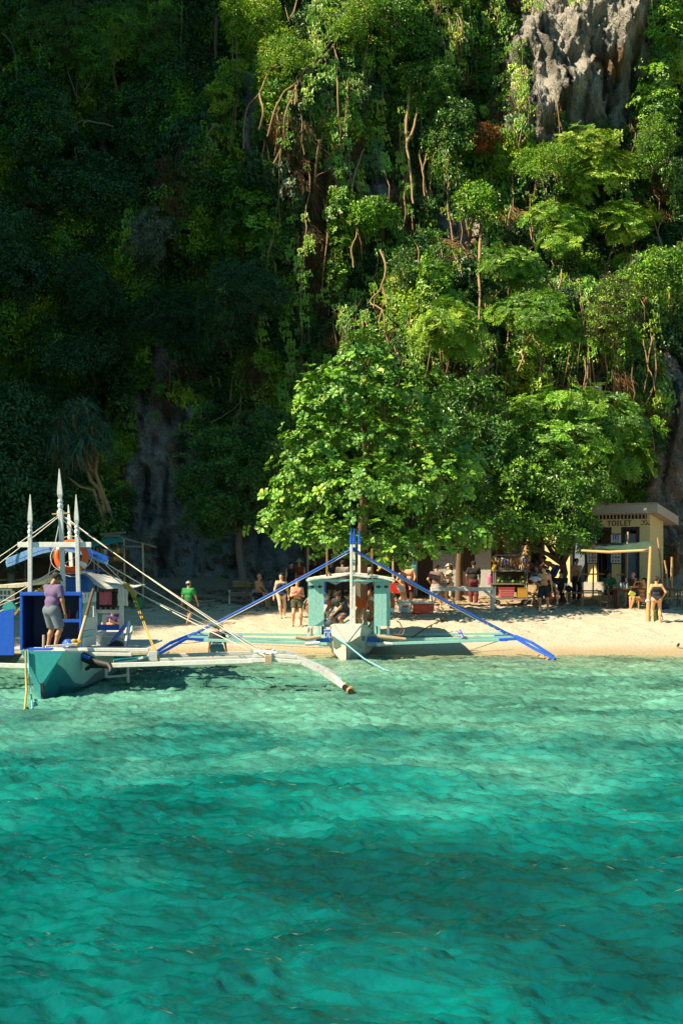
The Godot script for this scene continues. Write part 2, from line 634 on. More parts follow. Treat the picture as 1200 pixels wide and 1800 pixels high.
func build_cliff():
	var xs := axis([-48.0, -20.0, 0.7, -13.0, 0.16, 7.0, 0.2, 20.0, 0.10, 24.0, 0.3, 52.0, 0.9])
	var ys := axis([-1.0, 36.0, 0.14, 46.0, 0.8, 76.0, 2.0])
	var v := PackedVector3Array()
	var c := PackedColorArray()
	v.resize(xs.size() * (ys.size() + 1))
	c.resize(v.size())
	var k := 0
	for y in ys:
		for x in xs:
			v[k] = Vector3(x, y, cliff_z(x, y))
			var t: float = NZ.a.get_noise_2d(x * 0.5, y * 0.16)
			var f: float = NZ.b.get_noise_2d(x * 1.9, y * 0.35)
			var g := 0.48 + 0.15 * t + 0.12 * f
			var s := Color(g, g * 0.97, g * 0.91)
			s = s.lerp(Color(0.05, 0.048, 0.045), 0.8 * smooth(0.12, 0.45, NZ.a.get_noise_2d(x * 0.9 + 33.0, y * 0.10)))
			s = s.lerp(Color(0.38, 0.20, 0.075), 0.6 * smooth(0.26, 0.6, NZ.a.get_noise_2d(x * 0.28 + 60.0, y * 0.22 + 11.0)))
			# soil and dead litter where plants grow
			s = s.lerp(Color(0.10, 0.062, 0.032), 0.8 * (1.0 - smooth(0.25, 0.6, bare(x, y))))
			s = s.lerp(Color(0.028, 0.060, 0.020), smooth(38.0, 44.0, y))
			c[k] = Color(maxf(s.r, 0.01), maxf(s.g, 0.01), maxf(s.b, 0.01))
			k += 1
	for x in xs:  # the top runs back
		v[k] = Vector3(x, 79.0, -150.0)
		c[k] = Color(0.05, 0.07, 0.03)
		k += 1
	var m := StandardMaterial3D.new()
	m.resource_name = "limestone"
	m.vertex_color_use_as_albedo = true
	m.roughness = 0.95
	m.metallic_specular = 0.2
	m.albedo_texture = noise_tex(noise(83, 0.035, 5), 512, Color(0.55, 0.54, 0.53), Color(1, 1, 1))
	m.heightmap_enabled = true
	m.heightmap_texture = noise_tex(noise(84, 0.02, 5, true), 512, Color.BLACK, Color.WHITE)
	m.heightmap_scale = 14.0
	m.uv1_triplanar = true
	m.uv1_world_triplanar = true
	m.uv1_scale = Vector3(0.55, 0.28, 0.55)
	M.limestone = m
	struct("cliff", grid_mesh(v, c, xs.size(), ys.size() + 1, true), m)
	# the headland that closes the cove on the left, outside the picture; it shades the left of the cliff
	var hx := axis([-84.0, -48.0, 1.5, -36.0, 0.6])
	var hz := axis([-24.0, -36.0, 0.6, -70.0, 1.0, -118.0, 3.0])
	var hv := PackedVector3Array()
	var hc := PackedColorArray()
	for z in hz:
		for x in hx:
			hv.append(Vector3(x, headland_y(x, z), z))
			hc.append(Color(0.12, 0.10, 0.06))
	struct("headland_terrain", grid_mesh(hv, hc, hx.size(), hz.size(), true), m)

# height of the headland: a ridge that climbs away from the camera
func headland_y(x: float, z: float) -> float:
	var n: float = NZ.a.get_noise_2d(x * 0.12 + 300.0, z * 0.12)
	var d := -z + 2.0 * n
	var h := 43.0 * smooth(33.0, 36.5, d) + 7.0 * smooth(36.5, 42.0, d) + 9.0 * smooth(40.0, 51.0, d) + 20.0 * smooth(50.5, 60.0, d)
	var f := 0.8 * smooth(-37.0, -42.0, x + 2.0 * n) + 0.2 * smooth(-42.0, -54.0, x)
	return h * f + 3.0 * n * f - 1.0

# ---------------------------------------------------------------- plants
# one leaf: a kite folded along its midrib; stem at p, pointing along d, face up along n
func leaf_into(v: PackedVector3Array, c: PackedColorArray, p: Vector3, d: Vector3, n: Vector3, len_: float, wid: float, shade: float, fold := 0.25, wide_at := 0.45):
	var s := d.cross(n).normalized() * wid * 0.5
	var mid := p + d * len_ * wide_at
	var up := n * wid * fold
	var tip := p + d * len_ - n * len_ * 0.10
	var col := Color(shade, shade, shade * rnd(0.8, 1.0))
	for q in [p, tip, mid + s + up, p, mid - s + up, tip]:
		v.append(q)
		c.append(col)

func leaf_mesh(v: PackedVector3Array, c: PackedColorArray) -> ArrayMesh:
	var arr := []
	arr.resize(Mesh.ARRAY_MAX)
	arr[Mesh.ARRAY_VERTEX] = v
	arr[Mesh.ARRAY_COLOR] = c
	var am := ArrayMesh.new()
	am.add_surface_from_arrays(Mesh.PRIMITIVE_TRIANGLES, arr)
	return am

func rand_dir() -> Vector3:
	var z := rnd(-1.0, 1.0)
	var a := rnd(0.0, TAU)
	var r := sqrt(1.0 - z * z)
	return Vector3(r * cos(a), z, r * sin(a))

# a spray of leaves about the origin, about 0.5 m in radius; +y is outwards
func clump(kind: String) -> ArrayMesh:
	var v := PackedVector3Array()
	var c := PackedColorArray()
	match kind:
		"broad":
			for i in 26:
				var o := rand_dir()
				o.y = absf(o.y) * 0.7
				var p := o * rnd(0.12, 0.42)
				var d := (o + rand_dir() * 0.6 + Vector3(0, -0.25, 0)).normalized()
				var n := (Vector3.UP * 0.9 + rand_dir() * 0.6).normalized()
				n = (n - d * n.dot(d)).normalized()
				leaf_into(v, c, p, d, n, rnd(0.20, 0.32), rnd(0.10, 0.16), rnd(0.75, 1.2))
		"fine":
			for i in 46:
				var o := rand_dir()
				o.y = absf(o.y) * 0.6
				var p := o * rnd(0.1, 0.46)
				var d := (o + rand_dir() * 0.8).normalized()
				var n := (Vector3.UP * 0.8 + rand_dir() * 0.7).normalized()
				n = (n - d * n.dot(d)).normalized()
				leaf_into(v, c, p, d, n, rnd(0.12, 0.19), rnd(0.06, 0.09), rnd(0.7, 1.25))
		"feather":
			for s in 9:
				var a := TAU * s / 9.0 + rnd(-0.3, 0.3)
				var o := Vector3(cos(a), rnd(0.15, 0.6), sin(a)).normalized()
				var side := o.cross(Vector3.UP).normalized()
				for i in 7:
					var t := 0.12 + 0.07 * i
					var p := o * t + Vector3(0, -0.35 * t * t, 0)
					for sg in [-1.0, 1.0]:
						var d: Vector3 = (side * sg + o * 0.5 + rand_dir() * 0.2 + Vector3(0, -0.2, 0)).normalized()
						var n := (Vector3.UP + rand_dir() * 0.3).normalized()
						n = (n - d * n.dot(d)).normalized()
						leaf_into(v, c, p, d, n, rnd(0.12, 0.17), rnd(0.045, 0.065), rnd(0.8, 1.2))
		"ivy":
			for i in 30:
				var p := Vector3(rnd(-0.42, 0.42), rnd(0.0, 0.16), rnd(-0.45, 0.45))
				var d := (Vector3(rnd(-0.5, 0.5), 0.1, 1.0)).normalized()
				var n := (Vector3.UP + rand_dir() * 0.45).normalized()
				n = (n - d * n.dot(d)).normalized()
				leaf_into(v, c, p, d, n, rnd(0.15, 0.23), rnd(0.12, 0.18), rnd(0.7, 1.25), 0.15, 0.35)
		"rosette":
			for i in 9:
				var a := TAU * i / 9.0 + rnd(-0.3, 0.3)
				var d := Vector3(cos(a), rnd(-0.1, 0.75), sin(a)).normalized()
				var n := (Vector3.UP + rand_dir() * 0.35).normalized()
				n = (n - d * n.dot(d)).normalized()
				obovate_into(v, c, d * 0.05, d, n, rnd(0.22, 0.32), rnd(0.13, 0.19), rnd(0.8, 1.2))
		"dry":
			for i in 26:
				var p := Vector3(rnd(-0.3, 0.3), rnd(0.0, 0.2), rnd(-0.3, 0.3))
				var d := (Vector3(0, 0.25, 1) + rand_dir() * 0.5).normalized()
				var n := (Vector3.UP + rand_dir() * 0.5).normalized()
				n = (n - d * n.dot(d)).normalized()
				leaf_into(v, c, p, d, n, rnd(0.3, 0.7), rnd(0.015, 0.04), rnd(0.6, 1.3), 0.1)
		"strap":
			for i in 34:
				var a := rnd(0, TAU)
				var el := rnd(-0.4, 1.0)
				var d := Vector3(cos(a), el, sin(a)).normalized()
				var side := d.cross(Vector3.UP).normalized() * 0.024
				var L := rnd(0.75, 1.05)
				var last := Vector3.ZERO
				var sh := rnd(0.7, 1.25)
				for q in 4:
					var t := (q + 1.0) / 4.0
					var p := d * L * t + Vector3(0, -0.75 * t * t * t, 0)
					var w0 := 1.0 - 0.9 * (t - 0.25) * (1.0 if q > 0 else 0.4)
					var w1 := 1.0 - 0.95 * t
					for z in [last - side * w0, p + side * w1, last + side * w0, last - side * w0, p - side * w1, p + side * w1]:
						v.append(z)
						c.append(Color(sh, sh, sh))
					last = p
	return leaf_mesh(v, c)

# a wide-tipped leaf in six triangles
func obovate_into(v: PackedVector3Array, c: PackedColorArray, p: Vector3, d: Vector3, n: Vector3, len_: float, wid: float, shade: float):
	var s := d.cross(n).normalized() * wid * 0.5
	var up := n * wid * 0.16
	var droop := n * len_
	var m1 := p + d * len_ * 0.42
	var m2 := p + d * len_ * 0.78 - droop * 0.06
	var tip := p + d * len_ - droop * 0.18
	var col := Color(shade, shade, shade * 0.9)
	for g in [-1.0, 1.0]:
		var a: Vector3 = m1 + s * 0.72 * g + up
		var b: Vector3 = m2 + s * g + up * 0.8
		var l := [p, m1, a, m1, b, a, m1, m2, b, m2, tip, b]
		if g < 0:
			l.reverse()
		for q in l:
			v.append(q)
			c.append(col)

func facing(n: Vector3, spin: float, at: Vector3, size: float) -> Transform3D:
	var x := n.cross(Vector3.BACK if absf(n.z) < 0.9 else Vector3.RIGHT).normalized()
	var b := Basis(x, n, x.cross(n))
	return Transform3D(b.rotated(n, spin).scaled(Vector3.ONE * size), at)

# clump whose +z hangs down the slope
func hanging(n: Vector3, at: Vector3, size: float, tilt: float) -> Transform3D:
	var down := (Vector3.DOWN + Vector3.RIGHT * tilt).normalized()
	down = (down - n * down.dot(n)).normalized()
	return Transform3D(Basis(n.cross(down), n, down).scaled(Vector3.ONE * size), at)

func cliff_normal(x: float, y: float) -> Vector3:
	var h := 0.5
	var gx := (cliff_z(x + h, y) - cliff_z(x - h, y)) / (2 * h)
	var gy := (cliff_z(x, y + h) - cliff_z(x, y - h)) / (2 * h)
	return Vector3(-gx, -gy, 1).normalized()

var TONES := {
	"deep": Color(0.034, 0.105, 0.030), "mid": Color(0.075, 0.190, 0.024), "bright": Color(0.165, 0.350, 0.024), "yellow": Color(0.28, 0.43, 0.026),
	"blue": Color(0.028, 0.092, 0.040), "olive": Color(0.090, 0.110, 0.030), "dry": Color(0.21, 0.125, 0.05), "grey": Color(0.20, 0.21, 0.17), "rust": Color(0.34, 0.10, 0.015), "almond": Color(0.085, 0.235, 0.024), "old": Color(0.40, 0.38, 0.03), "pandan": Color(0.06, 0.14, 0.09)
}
var CL := {}

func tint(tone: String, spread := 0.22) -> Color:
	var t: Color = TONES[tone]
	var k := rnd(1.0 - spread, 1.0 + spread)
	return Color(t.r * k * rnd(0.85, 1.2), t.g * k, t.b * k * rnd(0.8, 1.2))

func build_plants():
	for k in ["broad", "fine", "feather", "ivy", "rosette", "dry", "strap"]:
		CL[k] = clump(k)
	# ground cover on the rock: creepers, low leaves, dead vines; nobody could count it
	var lists := {"broad": [], "fine": [], "ivy": [], "dry": []}
	var cols := {"broad": [], "fine": [], "ivy": [], "dry": []}
	for i in 74000:
		var x := rnd(-21.0, 21.0)
		var y := rnd(0.5, 37.0)
		if i > 66000:
			x = rnd(-46.0, -21.0) if i % 2 else rnd(21.0, 40.0)
			y = rnd(0.0, 60.0)
		elif i > 58000:
			y = rnd(36.0, 76.0)
			x = rnd(-30.0, 34.0)
		var b := bare(x, y)
		var gap: float = NZ.a.get_noise_2d(x * 0.42 + 140.0, y * 0.36)
		if b > 0.42 + rnd(-0.12, 0.12) or gap > rnd(0.10, 0.55):
			continue
		var n := cliff_normal(x, y)
		var kind := "fine"
		var pick: float = NZ.b.get_noise_2d(x * 0.25 + 70.0, y * 0.2) + rnd(-0.25, 0.25)
		if pick > 0.18:
			kind = "ivy"
		elif pick < -0.12:
			kind = "broad"
		var dryness: float = NZ.a.get_noise_2d(x * 0.3 - 50.0, y * 0.16) + 0.5 * bump(x, y, 0.5, 21.0, 4.0, 6.0) + 0.5 * bump(x, y, 15.5, 27.0, 1.6, 4.0)
		if dryness > rnd(0.22, 0.6):
			kind = "dry"
		var at := Vector3(x, y, cliff_z(x, y)) + n * rnd(0.02, 0.55)
		var size := rnd(0.5, 1.08) if y < 37.0 else rnd(1.3, 2.6)
		if kind in ["ivy", "dry"]:
			lists[kind].append(hanging((n + rand_dir() * 0.25).normalized(), at, size, rnd(-0.3, 0.3)))
		else:
			lists[kind].append(facing((n * 0.8 + Vector3.UP * rnd(0.2, 0.8) + rand_dir() * 0.35).normalized(), rnd(0, TAU), at, size))
		var tn: float = NZ.a.get_noise_2d(x * 0.22 + 200.0, y * 0.22) + rnd(-0.22, 0.22)
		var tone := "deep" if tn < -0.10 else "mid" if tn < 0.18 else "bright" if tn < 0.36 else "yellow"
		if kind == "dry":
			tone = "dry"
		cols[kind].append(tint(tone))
	var names := {"broad": "broad_leaved_undergrowth", "fine": "small_leaved_undergrowth", "ivy": "creeper_leaves", "dry": "dead_vine_stems"}
	var says := {"broad": "broad leaved undergrowth covering the limestone cliff", "fine": "small leaved undergrowth covering the limestone cliff", "ivy": "creeper leaves hanging over the limestone cliff", "dry": "brown dead vine stems hanging on the cliff"}
	for k in lists:
		var o := scatter(names[k], CL[k], M.leaf_matte if k == "dry" else M.leaf, lists[k], cols[k])
		tag(o, says[k], "undergrowth")
	# hanging vines: stems and the leaves along them
	var stems := mb()
	var vl := []
	var vc := []
	for i in 300:
		var x := rnd(-5.0, 18.5)
		var y := rnd(9.0, 37.0)
		if rng.randf() < 0.5:
			x = clampf(x * 0.5 + 1.0 + 8.0 * NZ.b.get_noise_2d(i * 0.9, 3.0), -7.0, 18.5)
		if bare(x, y) > 0.75:
			continue
		var L := rnd(1.5, 5.5)
		var pts := []
		var green := rng.randf() < 0.6
		var n := cliff_normal(x, y)
		var off := rnd(0.5, 1.5)
		var tone: String = ["mid", "bright", "bright", "yellow"][rng.randi_range(0, 3)]
		for k in 7:
			var yy := y - L * k / 6.0
			if yy < 1.5:
				break
			x += rnd(-0.16, 0.16)
			pts.append(Vector3(x, yy, cliff_z(x, yy) + off + rnd(-0.05, 0.05)))
			if rng.randf() < (0.75 if green else 0.15):
				for q in rng.randi_range(1, 3):
					vl.append(hanging((Vector3(0, 0.15, 1) + rand_dir() * 0.3).normalized(), pts[-1] + Vector3(rnd(-0.3, 0.3), -L / 18.0 * q, rnd(0, 0.2)), rnd(0.28, 0.7), rnd(-0.2, 0.2)))
					vc.append(tint(tone))
		if pts.size() > 2:
			tube(stems, pts, rnd(0.012, 0.035), 4)
	for i in 190:
		var x := rnd(-6.5, 17.0)
		var y := rnd(12.0, 36.0)
		if bare(x, y) > 0.38 or bare(x, y - 2.5) > 0.38:
			continue
		var L := rnd(1.2, 4.5)
		var off := rnd(0.6, 1.5)
		var slant := rnd(-0.25, 0.25)
		var pts := []
		for k in 6:
			var yy := y - L * k / 5.0
			pts.append(Vector3(x + slant * (y - yy) + rnd(-0.1, 0.1), yy, cliff_z(x, yy) + off + rnd(-0.1, 0.1)))
		var r := rnd(0.015, 0.038)
		tube(stems, pts, taper(r, r * 1.5, 6), 5)
		if i % 2:
			tube(stems, limb(pts[2], pts[2] + Vector3(rnd(-0.9, 0.9), rnd(0.3, 1.0), rnd(0.0, 0.4)), 0.08, 5), taper(r * 0.8, 0.01, 5), 4)
	tag(obj("vine_stems", stems, M.pale_bark), "thin brown stems of vines hanging down the cliff", "undergrowth").set_meta("kind", "stuff")
	tag(scatter("vine_leaves", CL.ivy, M.leaf, vl, vc), "green leaves of vines hanging down the cliff", "undergrowth")
	# plants on the headland outside the picture
	var hl := []
	var hcol := []
	for i in 9000:
		var x := -36.0 - 30.0 * pow(rnd(0.0, 1.0), 1.5)
		var z := rnd(-26.0, -90.0)
		var gx := headland_y(x + 0.5, z) - headland_y(x - 0.5, z)
		var gz := headland_y(x, z + 0.5) - headland_y(x, z - 0.5)
		var n := Vector3(-gx, 1.0, -gz).normalized()
		hl.append(facing((n + rand_dir() * 0.4).normalized(), rnd(0, TAU), Vector3(x, headland_y(x, z), z) + n * rnd(0.0, 1.4), rnd(1.6, 3.2)))
		hcol.append(tint(["deep", "mid", "bright"][i % 3]))
	tag(scatter("headland_undergrowth", CL.broad, M.leaf, hl, hcol), "dense forest covering the headland left of the cove", "undergrowth")

# leaves over a set of ellipsoids: blobs are [centre, radii], n leaves clumps per square metre
func crown(parent: Node, blobs: Array, kind: String, tone: String, dens: float, size: float, tone2 := "", back := false) -> MultiMeshInstance3D:
	var list := []
	var cols := []
	for b in blobs:
		var c: Vector3 = b[0]
		var r: Vector3 = b[1]
		var area := 4.0 * PI * pow((pow(r.x * r.y, 1.6) + pow(r.x * r.z, 1.6) + pow(r.y * r.z, 1.6)) / 3.0, 1.0 / 1.6)
		var n := int(area * dens)
		for i in n:
			var d := rand_dir()
			if d.z < -0.35 and not back and rng.randf() < 0.8:
				continue
			if d.y < -0.4 and rng.randf() < 0.6:
				continue
			var lump: float = 0.82 + 0.42 * NZ.b.get_noise_3d(d.x * 1.6 + c.x, d.y * 1.6 + c.y, d.z * 1.6 + c.z) * 1.6
			var pk := rng.randf()
			var depth := rnd(0.62, 1.06) if pk < 0.42 else rnd(0.9, 1.1) if pk < 0.86 else rnd(1.08, 1.36)
			var at := c + d * r * depth * lump
			var inside := false
			for o in blobs:
				if o != b and ((at - o[0]) / o[1]).length() < 0.55:
					inside = true
			if inside:
				continue
			var nrm := ((d / r).normalized() * 0.75 + Vector3.UP * 0.55 + rand_dir() * 0.4).normalized()
			list.append(facing(nrm, rnd(0, TAU), at, size * rnd(0.6, 1.25)))
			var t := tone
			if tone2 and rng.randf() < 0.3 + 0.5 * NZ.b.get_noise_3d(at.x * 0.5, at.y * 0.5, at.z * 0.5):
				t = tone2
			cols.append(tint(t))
	var m = M.leaf
	if kind == "rosette":
		m = M.leaf_glossy
	elif kind in ["strap", "dry"]:
		m = M.leaf_matte
	return scatter("crown", CL[kind], m, list, cols, parent)

# a winding limb from a to b as a list of points
func limb(a: Vector3, b: Vector3, wob: float, n := 7) -> Array:
	var out := []
	for i in n:
		var t := i / (n - 1.0)
		var p := a.lerp(b, t)
		if i > 0:
			p += rand_dir() * wob * (0.4 + t) * (1.0 if i < n - 1 else 0.3)
		out.append(p)
	return out

func taper(r0: float, r1: float, n: int) -> Array:
	var out := []
	for i in n:
		out.append(lerpf(r0, r1, i / (n - 1.0)))
	return out

# trees and bushes on the cliff: label | px | py | half width px | half height px | lift off the rock m | leaves | tone | second tone | category
const BUSHES := """
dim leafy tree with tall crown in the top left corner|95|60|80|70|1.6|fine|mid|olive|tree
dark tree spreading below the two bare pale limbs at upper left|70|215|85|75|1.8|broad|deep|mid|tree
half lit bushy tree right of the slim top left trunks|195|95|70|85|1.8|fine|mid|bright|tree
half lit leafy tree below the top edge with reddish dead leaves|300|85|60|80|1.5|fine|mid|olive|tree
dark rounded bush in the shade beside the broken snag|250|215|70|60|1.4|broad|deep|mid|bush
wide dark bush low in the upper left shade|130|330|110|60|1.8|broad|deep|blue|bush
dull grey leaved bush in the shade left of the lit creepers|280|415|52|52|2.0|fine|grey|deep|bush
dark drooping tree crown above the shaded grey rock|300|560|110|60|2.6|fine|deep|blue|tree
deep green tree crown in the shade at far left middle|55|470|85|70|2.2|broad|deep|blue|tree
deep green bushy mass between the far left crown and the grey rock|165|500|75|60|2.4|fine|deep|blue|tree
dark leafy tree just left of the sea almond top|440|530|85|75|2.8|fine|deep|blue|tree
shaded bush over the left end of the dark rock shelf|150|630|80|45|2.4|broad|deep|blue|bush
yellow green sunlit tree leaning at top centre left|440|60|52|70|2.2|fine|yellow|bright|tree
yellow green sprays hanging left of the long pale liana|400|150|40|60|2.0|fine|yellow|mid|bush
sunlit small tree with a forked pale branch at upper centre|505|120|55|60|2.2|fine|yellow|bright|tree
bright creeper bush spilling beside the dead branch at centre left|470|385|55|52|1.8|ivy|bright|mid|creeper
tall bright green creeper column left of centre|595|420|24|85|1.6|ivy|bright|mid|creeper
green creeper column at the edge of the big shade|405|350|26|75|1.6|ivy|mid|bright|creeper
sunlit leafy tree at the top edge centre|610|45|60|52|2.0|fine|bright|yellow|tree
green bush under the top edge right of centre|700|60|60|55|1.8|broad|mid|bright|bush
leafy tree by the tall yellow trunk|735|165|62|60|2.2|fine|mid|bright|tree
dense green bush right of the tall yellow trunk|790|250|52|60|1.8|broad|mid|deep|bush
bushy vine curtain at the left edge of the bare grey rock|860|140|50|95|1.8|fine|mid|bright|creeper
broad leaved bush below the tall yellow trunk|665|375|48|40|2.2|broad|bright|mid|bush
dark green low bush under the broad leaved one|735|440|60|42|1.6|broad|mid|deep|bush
round bright green tree on a straight pale trunk|838|365|40|46|3.4|broad|bright|mid|tree
rust brown dying bush among green vines at upper right|850|242|34|26|2.6|fine|rust|dry|bush
bright bush under the bare grey rock at upper right|950|300|56|48|2.6|fine|bright|yellow|bush
large yellow green tree at the right below the bare rock|1040|285|75|62|3.0|feather|yellow|bright|tree
ivy curtain hanging at the top right corner|1165|110|45|110|2.0|ivy|bright|mid|creeper
green tree at the right edge level with the bare rock foot|1160|265|50|60|2.2|fine|bright|mid|tree
bright tree overhanging the right slope middle|990|405|70|55|3.2|feather|bright|yellow|tree
yellow leaved tree at right with light feathery crown|1110|385|62|42|3.0|feather|yellow|bright|tree
spreading green tree at the right edge above the dark rock|1150|485|70|55|3.4|broad|bright|mid|tree
feathery bright tree in the middle of the right slope|900|480|72|42|3.6|feather|bright|mid|tree
layered feathery tree above the stall stand tree|940|560|95|48|4.6|feather|bright|mid|tree
feathery pale tree left of the layered one|790|585|72|50|3.6|feather|bright|yellow|tree
olive bushy tree below the right edge crown|1060|545|70|55|3.8|fine|olive|bright|tree
small bright bush beside the notch of pale rock|770|500|28|42|2.0|ivy|bright|mid|bush
green bushy tree behind the sea almond on its right|740|480|50|40|1.6|fine|mid|deep|bush
"""

func build_trees():
	var group := "trees and bushes growing on the cliff"
	var meta := BUSHES.strip_edges().split("\n")
	for line in meta:
		var q := line.split("|")
		var px := float(q[1])
		var py := float(q[2])
		var lift := float(q[5])
		# find where this line of sight meets the cliff
		var d := 70.0
		for it in 6:
			var w := P(px, py, d)
			d = -cliff_z(w.x, w.y)
		d -= lift
		var c := P(px, py, d)
		var rx := float(q[3]) * d / F
		var ry := float(q[4]) * d / F
		var creeper := q[9] == "creeper"
		var name_ := {"tree": "cliff_tree", "bush": "cliff_bush", "creeper": "creeper"}[q[9]] as String
		var rock := Vector3(c.x + rnd(-0.3, 0.3), c.y - ry * 0.9, 0)
		rock.z = cliff_z(rock.x, rock.y) - 0.2
		var t := thing(name_, q[0], q[9], rock, 0.0, group)
		var o := c - rock
		var blobs := []
		var nb := 3 if creeper else 6
		for i in nb:
			var off := Vector3(rnd(-0.55, 0.55) * rx, rnd(-0.6, 0.55) * ry, rnd(-0.5, 0.6) * minf(rx, 1.6))
			if creeper:
				off = Vector3(rnd(-0.2, 0.2) * rx, lerpf(-0.7, 0.7, i / 2.0) * ry, -0.25 * lift)
			var s := rnd(0.42, 0.62)
			blobs.append([o + off, Vector3(maxf(rx * s, 0.5), maxf(ry * s, 0.45), maxf(minf(rx, ry) * s * 0.95, 0.45))])
		if creeper:
			for b in blobs:
				b[1] = Vector3(rx * 0.85, ry * 0.45, 0.5)
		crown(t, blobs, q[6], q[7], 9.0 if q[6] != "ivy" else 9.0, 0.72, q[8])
		if not creeper:
			var st := mb()
			var top := o + Vector3(0, ry * 0.1, 0)
			tube(st, limb(Vector3.ZERO, top, 0.12), taper(0.13, 0.06, 7), 6)
			for b in blobs.slice(0, 4):
				tube(st, limb(top * rnd(0.5, 0.9), b[0], 0.1, 5), taper(0.05, 0.02, 5), 5)
			obj("trunk", st, M.grey_bark if q[7] == "deep" else M.pale_bark, t)

# trees that stand on the beach; blobs are px | py | half width px | half height px | distance
func blobs_of(text: String, foot: Vector3) -> Array:
	var out := []
	for q in text.split(";"):
		var w := q.strip_edges().split_floats(" ")
		var c := P(w[0], w[1], w[4])
		var rx := w[2] * w[4] / F
		var ry := w[3] * w[4] / F
		out.append([c - foot, Vector3(rx, ry, (rx + ry) * 0.5)])
	return out

func stand(called: String, label: String, foot: Vector3, text: String, kind: String, tone: String, tone2: String, dens: float, size: float, bark: String, r0: float, group := "trees along the back of the beach") -> Node3D:
	foot.y = ground_y(foot.x, foot.z) - 0.1
	var t := thing(called, label, "tree", foot, 0.0, group)
	var blobs := blobs_of(text, foot)
	crown(t, blobs, kind, tone, dens, size, tone2, true)
	var st := mb()
	var fork: Vector3 = blobs[0][0] * 0.45
	tube(st, limb(Vector3.ZERO, fork, 0.08, 6), taper(r0, r0 * 0.75, 6), 9)
	for b in blobs:
		tube(st, limb(fork, b[0], 0.16, 7), taper(r0 * 0.55, r0 * 0.12, 7), 6)
	obj("trunk", st, M[bark], t)
	return t

